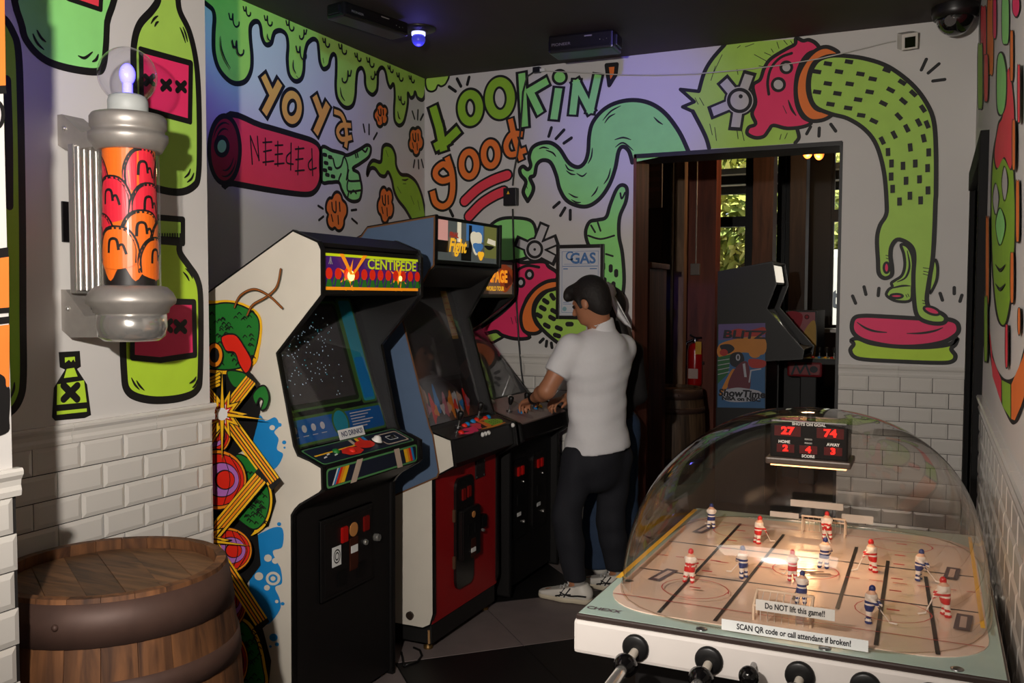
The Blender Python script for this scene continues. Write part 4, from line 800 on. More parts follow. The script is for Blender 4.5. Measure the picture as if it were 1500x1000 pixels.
P.fill(zB([(60,690),(200,700),(262,770),(298,900),(288,1010),(60,1010)]), YEL); P.shape(zB([(60,690),(190,710),(250,780),(284,900),(275,1010),(60,1010)]), AG, 2.2); scales(zB, 170, 275, 730, 990, 45)
def plum(cx, cy, rx, ry, c, hue):
    for q, m in ((1.06, INK), (1, AO), (.9, INK), (.86, hue), (.60, INK), (.56, PUR), (.34, INK), (.30, hue)): P.ell(one(c, (cx+(1-q)*rx*.45, cy)), rx*q/3, ry*q/3, m)
    for k in range(5): t = -1+.5*k; P.stroke(c([(cx+rx*.9*sin(t)*.6, cy-ry*.85), (cx+rx*sin(t), cy), (cx+rx*.9*sin(t)*.6, cy+ry*.85)]), 1.3)
plum(60, 905, 95, 90, zA, AR); plum(95, 95, 130, 128, zB, AR); plum(140, 400, 112, 98, zB, AR); plum(150, 610, 85, 130, zB, DRED); plum(140, 880, 100, 135, zB, DRED)
def beam(a, b, w, c):
    (x0, y0), (x1, y1) = a, b; l = hypot(x1-x0, y1-y0); nx, ny = -(y1-y0)/l, (x1-x0)/l
    P.stroke(c([a, b]), w+2.4, square=True)
    for k in range(5): o = (k-2)*w*.6; P.stroke(c([(x0+nx*o, y0+ny*o), (x1+nx*o, y1+ny*o)]), w*.155, YEL if k % 2 == 0 else AO, square=True)
beam((140,810),(255,665), 19, zA); beam((140,810),(50,690), 15, zA); beam((140,810),(355,1100), 21, zA); beam((140,810),(40,980), 17, zA); beam((75,350),(300,85), 22, zB); beam((75,350),(305,700), 22, zB)
def burst(x, y, rad, c):
    for q, m in ((1.14, INK), (1, YEL), (.66, INK), (.58, AR), (.44, WHITE)):
        P.fill(c([(x+rad[i % 4]*q*cos(t), y+rad[i % 4]*q*sin(t)) for i, t in enumerate([2*pi*i/20 for i in range(20)])]), m, smooth=False)
burst(140, 810, (105, 48, 85, 44), zA); burst(70, 350, (100, 46, 80, 42), zB)
for x, y, c in ((140,810,zA),(70,350,zB)):
    for dx, dy in ((0,-190),(200,25),(0,210)): P.fill(c([(x-14*(dy != 0), y-14*(dx != 0)), (x+dx, y+dy), (x+14*(dy != 0), y+14*(dx != 0))]), INK, smooth=False); P.fill(c([(x-9*(dy != 0), y-9*(dx != 0)), (x+dx*.93, y+dy*.93), (x+9*(dy != 0), y+9*(dx != 0))]), YEL, smooth=False)
    P.ell(one(c, (x, y)), 8, 9, WHITE)
P.build('side_print', sd, 'green, red, orange and blue abstract print')

# -- cabinet with blue and white side and red front
c2y0, c2y1 = 3.50, 4.17
prof2 = [(-2.95,.104),(-2.057,.104),(-2.018,.125),(-2.001,.178),(-2.004,.791),(-1.894,.852),(-1.911,.972),(-2.013,1.001),(-2.027,1.012),(-2.172,1.49),(-2.026,1.725),(-1.991,1.743),(-1.988,1.958),(-2.346,1.917),(-2.38,1.88),(-2.95,1.62)]
c2 = thing('arcade_cabinet', (-2.5, 3.8, 0), 'blue and white sided arcade cabinet with a red front', 'arcade machine', 'arcade machines along the left wall')
sd = side(prof2, c2y0, .019, CW, TM, c2); side(prof2, c2y1-.019, .019, CB, TM, c2)
bp_ = [(-2.95,.70),(-2.20,.70),(-1.985,.80),(-1.975,.822),(-2.005,.985),(-2.022,1.02),(-2.160,1.49),(-2.02,1.718),(-2.0,1.735),(-1.996,1.948),(-2.344,1.908),(-2.374,1.872),(-2.94,1.612)]
MB().prism(offset_poly(bp_, -.004), 'Y', c2y0-.0022, c2y0-.0011).build('panel_edge', mat('worn_brown_edge', (110, 72, 40), .6), sd)
MB().prism(offset_poly(bp_, .003), 'Y', c2y0-.0032, c2y0-.0018).build('blue_panel', CABBLUE, sd)
MB().lathe([(.018, 0), (.018, .01), (.012, .014)], (-2.12, c2y0-.017, .16), 16, axis='Y').build('side_bolt', mat('bolt_dark_brown', (46, 34, 26), .5), sd)
ya, yb = c2y0+.019, c2y1-.019
slab([(-2.95,1.60),(-2.36,1.87),(-2.0,1.94)], ya, yb, CB, c2, 'top_board'); slab([(-2.95,.11),(-2.95,1.6)], ya, yb, CB, c2, 'back_board', -.015)
slab([(-2.012,.13),(-2.012,.80)], ya-.012, yb+.012, CABRED, c2, 'front_board')
slab([(-2.01,.80),(-1.908,.86),(-1.92,.965)], ya, yb, CB, c2, 'panel_fascia')
MB().box((-2.9, c2y0+.01, .035), (-2.02, c2y1-.01, .125), bev=.004).build('plinth', mat('plinth_black', (16, 14, 13), .6), c2)
for x in (-2.06, -2.85):
    for y in (c2y0+.05, c2y1-.05): MB().lathe([(.022, 0), (.022, .012), (.012, .018), (.008, .05)], (x, y, 0), 14).build('foot', mat('brass_foot', (120, 92, 54), .4, .8), c2)
MB().tube([(-2.03, c2y0+.006, .04), (-2.03, c2y0+.004, .1)], .006, 6).build('chipped_edge', mat('chipboard', (160, 120, 76), .8), c2)
ft = Face((-1.918,.965), (-2.06,1.012), ya, yb); ft.box(0, 1, 0, 1, .008, mat('deck_black', (24, 21, 21), .45), c2, 'control_panel', -.008)
dk = ft.box(.0, 1, .0, .70, .003, mat('deck_art_black', (34, 27, 28), .4), c2, 'panel_overlay', .0, 0)
cc = lambda cx, cy, rx, ry, k=0.2, n=12, ph=0: cr_smooth([(cx+rx*cos(t)*(1+k*sin(3*t+ph)), cy+ry*sin(t)*(1+k*sin(3*t+ph))) for t in [2*pi*i/n for i in range(n)]], True, 2)
ft.polys([(cc(.40,.25,.10,.16,.3), PINK), (cc(.52,.38,.07,.2,.3,12,1), RED), (cc(.66,.33,.055,.26,.25,12,2), ORANGE), (cc(.80,.30,.12,.24,.15,12,1.4), DGREEN), (cc(.30,.12,.12,.07,.3), PINK), (cc(.70,.08,.2,.05,.2), AO), (cc(.72,.6,.08,.07,.2), ORANGE)]+[(cc(.74+.035*(i % 4), .2+.08*(i//4), .008, .025, 0), INK) for i in range(12)], dk, 'panel_print', .0035)
for s, t, m in ((.22,.22,AR),(.40,.52,AR),(.46,.56,BLU),(.58,.62,BLU),(.66,.66,AR),(.79,.62,AR),(.85,.64,BLU)): disc(ft, s, t, .014, .007, m, c2, 'button', dome=.006, o=.003)
for s, t in ((.28, .48), (.71, .72)): joystick(ft.at(s, t, .004), c2, n=Vector((.2, .05, 1)), h=.085)
for s in (.44, .49, .54): disc(Face((-1.905,.87), (-1.917,.966), ya, yb), s, .86, .011, .008, mat('button_white', (220, 218, 214), .3), c2, 'button', dome=.005, o=.004)
disc(Face((-1.905,.87), (-1.917,.966), ya, yb), .97, .88, .011, .01, mat('button_white', (220, 218, 214)), c2, 'button', dome=.005, o=.004)
mz = Face((-2.065,1.012), (-2.27,1.70), ya, yb); mz.box(0, 1, 0, 1, .01, mat('bezel_grey', (50, 47, 46), .35), c2, 'monitor_bezel', -.03)
mz.box(.05, .80, .30, .93, .004, DARK, c2, 'screen_tube', -.02)
cols = [PALE, mat('print_peach', (208, 168, 140), .5), AR, BLU, mat('print_pink', (190, 110, 130), .5), AO]
mz.polys([([(0,.02),(.86,.02),(.86,.27),(0,.27)], mat('bezel_card', (34, 26, 26), .4))]+[(cc(.06+.09*i+rr.uniform(-.02,.02), .13+rr.uniform(-.03,.04), .035, .07+rr.uniform(0,.03), .25, 12, i), cols[i % 6]) for i in range(9)]+[(cc(.08+.1*i, .08+rr.uniform(0,.03), .03, .035, .3, 12, i*2), cols[(i+3) % 6]) for i in range(8)]+[(rrect(.80,.90,.55,.90,.005,.005), mat('instruction_card', (160, 124, 62), .5))]+[([(.815,.58+i*.045),(.885,.58+i*.045),(.885,.59+i*.045),(.815,.59+i*.045)], mat('print_brown', (150, 84, 30))) for i in range(7)], c2, 'bezel_print', -.0185)
mz.box(0, 1, 0, 1, .003, GLS, c2, 'screen_glass', .0, bev=0)
slab([(-2.27,1.70),(-2.16,1.655),(-2.005,1.738)], ya, yb, CB, c2, 'speaker_board', -.012)
mq = Face((-1.998,1.745), (-1.995,1.955), ya, yb); mq.box(-.02, 1.02, 0, .08, .006, TM, c2, 'marquee_retainer', -.002); mq.box(-.02, 1.02, .93, 1, .006, TM, c2, 'marquee_retainer', -.002); mq.box(.955, 1.02, .0, 1, .006, TM, c2, 'marquee_retainer', -.002)
mp = mq.box(0, .955, .08, .93, .004, glow('marquee_steel', (92, 98, 96), .45), c2, 'marquee', -.006, bev=0)
gm = [glow('mq_pink', (206, 150, 140), .7), glow('mq_dark', (30, 26, 26), .1), glow('mq_pale', (216, 206, 180), .8), glow('mq_blue', (70, 120, 176), .6), glow('mq_olive', (122, 124, 64), .5), glow('mq_gold', (240, 176, 40), .9), glow('mq_redd', (170, 50, 30), .6)]
mq.polys([([(0,.08),(.955,.08),(.955,.93),(0,.93)], glow('marquee_steel', (92, 98, 96))), ([(0,.5),(.16,.5),(.16,.93),(0,.93)], gm[0]), ([(0,.25),(.17,.25),(.17,.5),(0,.5)], gm[1]), ([(.3,.5),(.36,.5),(.36,.93),(.3,.93)], gm[2]), ([(.44,.55),(.72,.55),(.72,.93),(.44,.93)], gm[3]), ([(.48,.3),(.53,.3),(.53,.9),(.48,.9)], gm[1]), ([(.74,.2),(.95,.2),(.95,.93),(.74,.93)], gm[4]), ([(.36,.1),(.52,.1),(.52,.4),(.36,.4)], gm[1]), (cc(.60,.55,.09,.26,.2), gm[2]), (cc(.63,.42,.08,.12,.2), gm[3]), (cc(.68,.25,.05,.1,.2), gm[5]), (cc(.82,.45,.08,.05,.2), gm[1]), ([(.78,.55),(.93,.5),(.93,.62),(.8,.66)], gm[2])], mp, 'marquee_print', .0)
mq.text(.24, .63, 'FINAL', .032, gm[6], mp, bold=.0016, o=.005, shear=.2); mq.text(.30, .40, 'Fight', .085, gm[5], mp, bold=.0028, o=.006, shear=.25)
# coin door
cf = Face((-2.012,0), (-2.012,1.0), 0, 1)
cdo = cf.poly(rrect(3.705,3.885,.225,.75,.035,.05), TM, c2, 'coin_door', .001); mb = MB(); rp = rrect(3.705,3.885,.225,.75,.035,.05); mb.prism(rp, 'X', -2.014, -1.998); bpy.data.objects.remove(cdo); cdo = mb.build('coin_door', mat('coin_door_black', (20, 18, 18), .3), c2)
def cb2(y0, y1, z0, z1, h, m, name, o, bev=.003, root=None): return cf.box(y0, y1, z0, z1, h, m, root or cdo, name, o, bev)
cb2(3.755,3.79,.64,.695,.01,REDDIM,'coin_button',.013); cb2(3.81,3.845,.645,.70,.01,REDDIM,'coin_button',.013)
cb2(3.72,3.905,.36,.60,.03,mat('coin_door_black', (20, 18, 18)),'coin_box',.012,.006); disc(cf, 3.825, .565, .016, .003, mat('token_sticker', (190, 128, 70)), cdo, 'sticker', o=.043)
cb2(3.76,3.80,.47,.53,.006,TM,'coin_return',.042); cb2(3.83,3.87,.47,.53,.006,TM,'coin_return',.042); cb2(3.80,3.845,.385,.405,.002,WHITE,'sticker',.043,0); cb2(3.80,3.85,.36,.45,.003,mat('coin_mech_brown', (70, 32, 20)),'coin_mechanism',.04)
cb2(3.94,4.0,.465,.53,.03,TM,'hasp',.0,.004,c2); disc(cf, 3.945, .46, .008, .03, CHROME, c2, 'lock', o=.01); cb2(3.92,4.02,.71,.80,.006,mat('plate_dark', (40, 34, 34), .4),'cover_plate',.0,.002,c2)
for y, z in ((3.93,.72),(4.01,.72),(3.93,.79),(4.01,.79)): disc(cf, y, z, .005, .003, STEEL, c2, 'screw', o=.006)
for z in (.33, .55): cb2(3.69,3.705,z,z+.06,.014,mat('hinge_brown', (96, 70, 52), .5, .5),'hinge',.0,.002,c2)

# -- black cabinet in the corner
c3y0, c3y1 = 4.285, 4.965
prof3 = [(-2.98,.02),(-1.99,.02),(-1.99,.80),(-1.915,.85),(-1.93,.935),(-1.943,.945),(-2.19,1.035),(-2.526,1.417),(-2.29,1.585),(-2.28,1.60),(-2.28,1.80),(-2.98,1.80)]
c3 = thing('arcade_cabinet', (-2.5, 4.6, 0), 'all black arcade cabinet in the corner that the man is playing', 'arcade machine', 'arcade machines along the left wall')
side(prof3, c3y0, .019, CB, TM, c3); side(prof3, c3y1-.019, .019, CB, TM, c3)
ya, yb = c3y0+.019, c3y1-.019
slab([(-2.98,1.79),(-2.29,1.79)], ya, yb, CB, c3, 'top_board'); slab([(-2.98,.02),(-2.98,1.78)], ya, yb, CB, c3, 'back_board', -.015); slab([(-2.035,.04),(-2.035,.80),(-1.93,.855),(-1.94,.93)], ya, yb, CB, c3, 'front_board')
ft = Face((-1.945,.935), (-2.20,1.03), ya, yb); PG = mat('panel_pinkish_grey', (150, 126, 122), .4, var=.15, scale=14)
dk = ft.box(0, 1, 0, 1, .01, PG, c3, 'control_panel', -.008)
ft.polys([(cc(.3,.3,.12,.2,.3), mat('panel_mauve', (120, 90, 96), .4)), (cc(.7,.4,.12,.2,.3,12,2), mat('panel_mauve', (120, 90, 96))), ([(.48,.2),(.49,.2),(.55,.9),(.54,.9)], mat('print_brown', (150, 84, 30)))], dk, 'panel_print', .0035)
for s, t, m in ((.30,.34,BLU),(.35,.40,BLU),(.40,.34,YEL),(.62,.34,BLU),(.68,.40,BLU),(.74,.36,YEL)): disc(ft, s, t, .015, .007, m, c3, 'button', dome=.006, o=.003)
for s in (.22, .60): disc(ft, s, .92, .018, .008, mat('button_white', (220, 218, 214)), c3, 'button', dome=.006, o=.003)
for s in (.17, .50): joystick(ft.at(s, .45, .003), c3, n=Vector((.15, 0, 1)), h=.09)
mz = Face((-2.215,1.035), (-2.60,1.60), ya, yb); mz.box(0, 1, 0, 1, .01, mat('bezel_grey', (50, 47, 46)), c3, 'monitor_bezel', -.03); mz.box(.08, .92, .12, .92, .004, DARK, c3, 'screen_tube', -.02)
mz.polys([(cc(.35,.4,.2,.2,.2), mat('screen_dim_red', (120, 30, 50), .4, em=.05, var=0)), (cc(.4,.2,.1,.1,.2), mat('screen_dim_orange', (150, 70, 30), .4, em=.05, var=0))], c3, 'screen_image', -.0155)
mz.box(0, 1, 0, 1, .003, GLS, c3, 'screen_glass', .0, bev=0)
slab([(-2.60,1.60),(-2.295,1.592)], ya, yb, CB, c3, 'speaker_board', .012)
mq = Face((-2.288,1.60), (-2.288,1.80), ya, yb); mq.box(0, 1, 0, .07, .006, TM, c3, 'marquee_retainer', -.002); mq.box(0, 1, .93, 1, .006, TM, c3, 'marquee_retainer', -.002)
mp = mq.box(0, 1, .07, .93, .004, glow('mq_slate', (120, 96, 80), .45), c3, 'marquee', -.006, bev=0)
mq.polys([(cc(.86,.55,.16,.4,.12,14,1), glow('mq_rust', (150, 62, 24), .55)), (cc(.9,.5,.08,.25,.2,14,2), glow('mq_rust2', (96, 36, 18), .4)), ([(.0,.07),(.5,.07),(.5,.3),(.0,.5)], glow('mq_brown', (76, 52, 42), .3)), ([(.0,.5),(.12,.93),(0,.93)], gm[5])], mp, 'marquee_print', .0)
mq.text(.58, .56, 'RAMPAGE', .095, glow('mq_amber', (246, 150, 30), 1.0), mp, bold=.004, o=.005, sx=.88); mq.text(.62, .22, 'WORLD TOUR', .034, gm[5], mp, bold=.0014, o=.005)
cf = Face((-2.035,0), (-2.035,1.0), 0, 1)
for y in (4.39, 4.66):
    cdo = MB().prism(rrect(y,y+.19,.29,.72,.03,.04), 'X', -2.036, -2.024).build('coin_door', mat('coin_door_black', (20, 18, 18)), c3)
    for q in (.05, .10): cf.box(y+q, y+q+.03, .63, .68, .01, REDLAMP, cdo, 'coin_button', .011, .003)
    cf.box(y+.05, y+.12, .47, .53, .006, TM, cdo, 'coin_return', .011, .002); cf.box(y+.055, y+.10, .41, .43, .002, WHITE, cdo, 'sticker', .012, 0); disc(cf, y+.13, .59, .006, .008, CHROME, cdo, 'lock', o=.01); disc(cf, y+.13, .37, .009, .012, CHROME, cdo, 'lock', o=.01)
# floor cord by the plinth
cpts = [onZ(x, y, .006) for x, y in [(588,955),(592,975),(600,972),(612,968),(618,960),(615,952),(606,948)]]
tag(MB().tube(cpts, .005).build('floor_cord', RUBBER), 'black cord coiled on the grey floor tile between the cabinets', 'cord')
# ---- framed poster
a = onY(817, 359, YB); b = onY(886, 468, YB); x0, x1, z1, z0 = a.x, b.x, a.z, b.z
po = thing('framed_poster', ((x0+x1)/2, YB, z0), 'black framed poster with pale blue GAS heading', 'poster')
fm = mat('poster_frame_black', (22, 19, 18), .4); fw = .022; yf = YB-.028; FB = YB-.012
for lo, hi in (((x0, yf, z0), (x0+fw, FB, z1)), ((x1-fw, yf, z0), (x1, FB, z1)), ((x0+fw, yf, z0), (x1-fw, FB, z0+fw)), ((x0+fw, yf, z1-fw), (x1-fw, FB, z1))): MB().box(lo, hi, bev=.002).build('frame_bar', fm, po)
sh = MB().box((x0+fw*.5, YB-.02, z0+fw*.5), (x1-fw*.5, YB-.010, z1-fw*.5)).build('poster_sheet', mat('poster_paper', (206, 208, 214), .5, var=.02), po)
PB = mat('poster_blue', (70, 118, 176), .5); xm = (x0+x1)/2; W_ = x1-x0; yt = YB-.02
text('heading', 'GAS', .088, (xm+.018, yt, z1-.085), (1, 0, 0), (0, 0, 1), PB, sh, bold=.0026); text('heading_mark', 'C', .075, (xm-.068, yt, z1-.07), (1, 0, 0), (0, 0, 1), PB, sh, bold=.001)
ln = MB()
def ybox(mb, xa, xb, za, zb): mb.add([(xa, yt-.001, za), (xb, yt-.001, za), (xb, yt-.001, zb), (xa, yt-.001, zb)], [(0, 1, 2, 3)])
ybox(ln, x0+.04, x1-.04, z1-.132, z1-.128)
for q in ((x0+.036, x0+.038, z0+.04, z1-.04), (x1-.038, x1-.036, z0+.04, z1-.04), (x0+.036, x1-.036, z1-.042, z1-.04), (x0+.036, x1-.036, z0+.04, z0+.042)): ybox(ln, *q)
ybox(ln, x0+.045, x0+.075, z1-.148, z1-.142); ybox(ln, x1-.09, x1-.045, z1-.148, z1-.142); ybox(ln, x0+.05, x1-.08, z1-.118, z1-.116); ybox(ln, x0+.045, x0+.085, z0+.10, z0+.103); ybox(ln, x0+.045, x0+.10, z0+.09, z0+.093)
ln.build('printed_lines', PB, sh)
MB().lathe([(.014, 0), (.014, .001)], (x0+.055, yt-.0015, z0+.062), 14, axis='Y').build('printed_seal', mat('poster_seal', (130, 170, 180), .5), sh)
# ---- adapter, plug, cords, sensor on the back wall
q = onY(751, 289, YB); ad = thing('power_adapter', (q.x, YB, q.z-.05), 'black power adapter hanging on the back wall beside the red underlines', 'adapter')
MB().box((q.x-.045, YB-.045, q.z-.055), (q.x+.045, YB-.002, q.z+.055), bev=.006).build('case', RUBBER, ad)
MB().prism([(q.x-.02, q.z+.016), (q.x, q.z+.016), (q.x-.01, q.z+.036)], 'Y', YB-.0462, YB-.0452).build('warning_mark', mat('print_yellow', (250, 190, 30)), ad)
tag(MB().tube([onY(x, y, YB-.014) for x, y in [(786,103),(772,112),(766,135),(764,165),(762,195),(758,225),(753,250),(751,272)]], .006).build('upper_cord', RUBBER), 'black cord running down the wall from ceiling plug to power adapter', 'cord')
tag(MB().tube([onY(x, y, YB-.016) for x, y in [(751,306),(752,350),(754,400),(757,450),(760,500),(764,545),(768,572),(770,600)]], .006).build('lower_cord', RUBBER), 'black cord running down from the power adapter behind the corner cabinet', 'cord')
pg = thing('plug', tuple(onY(788, 103, YB-.02)), 'small black plug under the ceiling where two cords meet', 'plug')
MB().box(onY(783, 108, YB-.005)+Vector((0, -.03, 0)), onY(793, 99, YB-.005)).build('plug_body', RUBBER, pg); MB().box(onY(793, 106, YB-.005)+Vector((0, -.025, 0)), onY(800, 101, YB-.005)).build('plug_collar', mat('print_white', (232, 232, 230)), pg)
tag(MB().tube([onY(x, y, YB-.02) for x, y in [(800,104),(840,106),(900,109),(960,109.5),(1020,108),(1080,103),(1140,96),(1200,86),(1260,72),(1300,62),(1312,60)]], .0032).build('white_cable', mat('cable_white', (200, 196, 190), .5)), 'thin white cable strung across the back wall to the small white camera', 'cable')
q = onY(1326, 61, YB); sn = thing('white_camera', (q.x, YB, q.z-.05), 'small white cube camera on the wall below the ceiling', 'camera')
cw = mat('plastic_white', (222, 216, 206), .4); mb = MB().box((-.04, -.075, -.04), (.04, 0, .04), bev=.006); Rm = Matrix.Rotation(radians(22), 3, 'X') @ Matrix.Rotation(radians(20), 3, 'Z')
def rot(mb, c): mb.v = [tuple(Vector(c)+Rm @ Vector(v)) for v in mb.v]; return mb
cc_ = (q.x, YB-.035, q.z); rot(mb, cc_).build('camera_body', cw, sn); rot(MB().box((-.026, -.078, -.03), (.026, -.074, .022), bev=.002), cc_).build('camera_lens', mat('lens_black', (16, 14, 14), .1), sn)
MB().tube([(q.x, YB, q.z-.01), (q.x, YB-.03, q.z)], .014, 10).build('camera_mount', cw, sn)
# ---- ceiling: dome camera, blue bulb, two projectors
q = onZ(1400, 16, ZC); q = Vector((q.x-.0, 4.93, ZC)); dc = thing('dome_camera', (q.x, q.y, ZC-.12), 'black dome security camera in the ceiling corner', 'security camera')
cx_ = onY(1399, 20, 4.95).x; zt_ = ZC
MB().lathe([(.105, ZC), (.105, ZC-.03), (.098, ZC-.055), (.09, ZC-.06)], (cx_, 4.95, 0), 32).build('housing', mat('camera_black', (26, 23, 23), .35), dc)
MB().ball((cx_, 4.95, ZC-.055), .083, seg=28, rings=12, z0=-1, z1=0).build('dome', mat('dome_smoked', (20, 18, 18), .06, coat=1), dc)
ln_ = Vector((cx_-.02, 4.95-.068, ZC-.085)); MB().lathe([(.026, -.012), (.026, .0), (.018, .0), (.014, .008)], (ln_.x, ln_.y, ln_.z), 20, axis='Y').build('lens_ring', mat('lens_grey', (84, 80, 78), .3), dc)
q = onZ(613, 42, ZC); bb = thing('blue_bulb', (q.x, q.y, ZC-.12), 'glowing blue spot bulb in the black ceiling', 'light bulb')
MB().lathe([(.09, ZC), (.09, ZC-.008), (.055, ZC-.012), (.045, ZC-.02)], (q.x, q.y, 0), 28).build('ceiling_rose', mat('ceiling_black_metal', (30, 26, 25), .4), bb)
MB().lathe([(.03, ZC-.015), (.036, ZC-.02), (.036, ZC-.035)], (q.x, q.y, 0), 24).build('bulb_neck', glow('bulb_hot', (190, 190, 255), 3.0), bb)
MB().ball((q.x, q.y, ZC-.055), .036, seg=20, rings=10, z0=-1, z1=.6).build('bulb_glass', glow('bulb_blue', (60, 60, 190), .8), bb)
light('blue_bulb_light', 'POINT', (q.x, q.y, ZC-.12), 1.0, BL, shadow_soft_size=.03)
PJ = mat('projector_black', (18, 15, 15), .35, var=.1); PG_ = mat('label_grey', (120, 114, 112), .5)
def projector(c, ang, w, d, h, label, body, mount):
    t = thing('projector', (c[0], c[1], c[2]-h/2), label, 'projector', 'black projectors under the ceiling')
    Rz = Matrix.Rotation(ang, 3, 'Z')
    def rb(lo, hi, bev=.006):
        mb = MB().box(lo, hi, bev=bev); mb.v = [tuple(Vector(c)+Rz @ Vector(v)) for v in mb.v]; return mb
    rb((-w/2, -d/2, -h/2), (w/2, d/2, h/2), .012).build('case', PJ, t)
    rb((-w*.1, -d*.15, h/2), (w*.1, d*.15, ZC-c[2]), .002).build('mount', PJ, t)
    rb((-w*.46, -d/2-.004, -h*.32), (w*.46, -d/2, -h*.24), .001).build('front_groove', TM, t)
    for k in (-1, 1): rb((k*w*.5-.012, -d*.3, -h*.3), (k*w*.5+.012, d*.3, h*.3), .004).build('side_clamp', PJ, t)
    f = Rz @ Vector((0, -1, 0)); text('lettering', body, h*.22, Vector(c)+Rz @ Vector((-w*.30, -d/2, -h*.06)), Rz @ Vector((1, 0, 0)), (0, 0, 1), PG_, t, 0, 1.3)
    rb((w*.06, -d/2-.003, h*.22), (w*.18, -d/2, h*.30), .001).build('badge', PG_, t)
    for k in range(3):
        p = Vector(c)+Rz @ Vector((w*(.3+.05*k), -d/2, -h*.05*(k % 2))); MB().ball(p, .003, seg=8, rings=5).build('screw', STEEL, t)
    return t
pa = onZ(857, 66, 2.945); projector((pa.x, pa.y, ZC-.055), radians(2), .36, .16, .095, 'wide black projector on the ceiling above the painted letters', 'PIONEER', 1)
projector((-2.56, 3.84, ZC-.05), radians(78), .44, .12, .07, 'black projector on the ceiling beside the blue bulb', 'PIONEER', 1)

# ---- bubble hockey table
TX0, TX1, TY0, TY1, TZ_ = -.66, .135, 1.73, 2.78, .95
WT = mat('table_white', (226, 218, 212), .45, var=.03)
ht = thing('hockey_table', ((TX0+TX1)/2, (TY0+TY1)/2, 0), 'white bubble hockey table with clear dome over the rink', 'hockey table')
MB().box((TX0, TY0, .868), (TX1, TY1, .938), bev=.008).build('apron', WT, ht)
MB().box((TX0+.004, TY0+.004, .936), (TX1-.004, TY1-.004, .9495), bev=.004).build('edge_band', mat('table_edge_dark', (58, 46, 42), .35), ht)
MB().box((TX0+.10, TY0+.10, .0), (TX1-.02, TY1-.05, .870), bev=.01).build('pedestal', CB, ht)
CLR = mat('table_mint', (176, 196, 186), .18, var=.04)
dk = MB().box((TX0+.008, TY0+.008, .948), (TX1-.008, TY1-.008, TZ_), bev=.0008).build('deck', CLR, ht)
for x, y in [(TX0+.04, TY0+.25), (-.40, TY0+.022), (.05, TY0+.022), (-.17, TY0+.022)]: MB().lathe([(.011, TZ_), (.011, TZ_+.002), (.006, TZ_+.0035), (0.0001, TZ_+.0035)], (x, y, 0), 14).build('deck_screw', STEEL, dk)
ICE = mat('rink_ice', (232, 205, 186), .16, var=.03, coat=.3)
RX0, RX1, RY0, RY1, RZ = -.632, .108, 1.79, 2.70, .952
rk = MB().prism(rrect(RX0, RX1, RY0, RY1, .13, .13, 8), 'Z', .949, RZ).build('rink', ICE, ht)
P = Paint('Z', RZ, 1, .0003)
LR = mat('rink_red', (176, 34, 34), .4); LK = mat('rink_slot', (34, 30, 32), .5); LB = mat('rink_line_dark', (40, 40, 54), .4); LY = mat('rink_yellow', (236, 180, 50), .4)
def ln2(x0, y0, x1, y1, w, m): 
    l = hypot(x1-x0, y1-y0); nx, ny = -(y1-y0)/l*w/2, (x1-x0)/l*w/2; P.poly([(x0+nx, y0+ny), (x1+nx, y1+ny), (x1-nx, y1-ny), (x0-nx, y0-ny)], m)
def circ(cx, cy, r, w, m):
    for i in range(20): a, b = 2*pi*i/20, 2*pi*(i+1)/20; ln2(cx+r*cos(a), cy+r*sin(a), cx+r*cos(b), cy+r*sin(b), w, m)
Yc = 2.215; Xc = (RX0+RX1)/2
for y in (Yc-.13, Yc+.135): ln2(RX0+.005, y, RX1-.005, y, .006, LB)
k = RX0+.01
while k < RX1-.02: ln2(k, Yc, k+.03, Yc, .004, LR); k += .05
for y in (1.87, 2.60): ln2(RX0+.01, y, RX1-.01, y, .003, LR)
circ(Xc, Yc, .075, .003, LR)
for x in (Xc-.20, Xc+.20):
    for y in (1.955, 2.475): circ(x, y, .072, .0025, LR); ln2(x-.012, y, x+.012, y, .008, LR)
    for y in (2.07, 2.16, 2.28, 2.36): ln2(x-.012, y, x+.012, y, .008, LR)
ln2(RX0+.012, 1.9, RX0+.012, 2.62, .012, LY); ln2(RX1-.012, 1.9, RX1-.012, 2.62, .008, LY)
P.build('rink_lines', rk, 'red, dark and yellow rink markings')
P = Paint('Z', RZ, 1, .0012)
SL = [(-.50,1.80,-.49,2.62),(-.385,1.80,-.36,2.55),(-.17,1.98,-.17,2.5),(-.085,1.80,-.09,2.4),(.02,1.80,-.005,2.3),(-.26,2.0,-.26,2.1)]
for q in SL: ln2(*q, .008, LK)
for x, y, a in ((-.565,2.0,.15),(-.575,2.46,.12),(.045,2.30,-.05),(.06,1.95,-.08)): ln2(x-.02*sin(a), y, x+.02*sin(a)+.012, y+.1, .03, mat('rink_logo_grey', (90, 74, 80), .4)); ln2(x-.02*sin(a)+.002, y+.015, x+.02*sin(a)+.01, y+.085, .012, mat('rink_logo_pale', (196, 170, 160), .4))
for i, (dx, dy, l) in enumerate(((-.03,.015,.05),(-.01,.0,.05),(.012,-.012,.045))): ln2(Xc+dx, Yc+dy-.01, Xc+dx+l, Yc+dy+.012, .01, mat('rink_emblem', (110, 84, 70), .4))
P.build('rink_slots', rk, 'dark player slots and grey printed badges')
text('corner_print', 'CHEXX', .022, (TX0+.05, TY0+.045, TZ_), (1, 0, 0), (0, 1, 0), mat('rink_logo_grey', (90, 74, 80)), dk, bold=.0008)
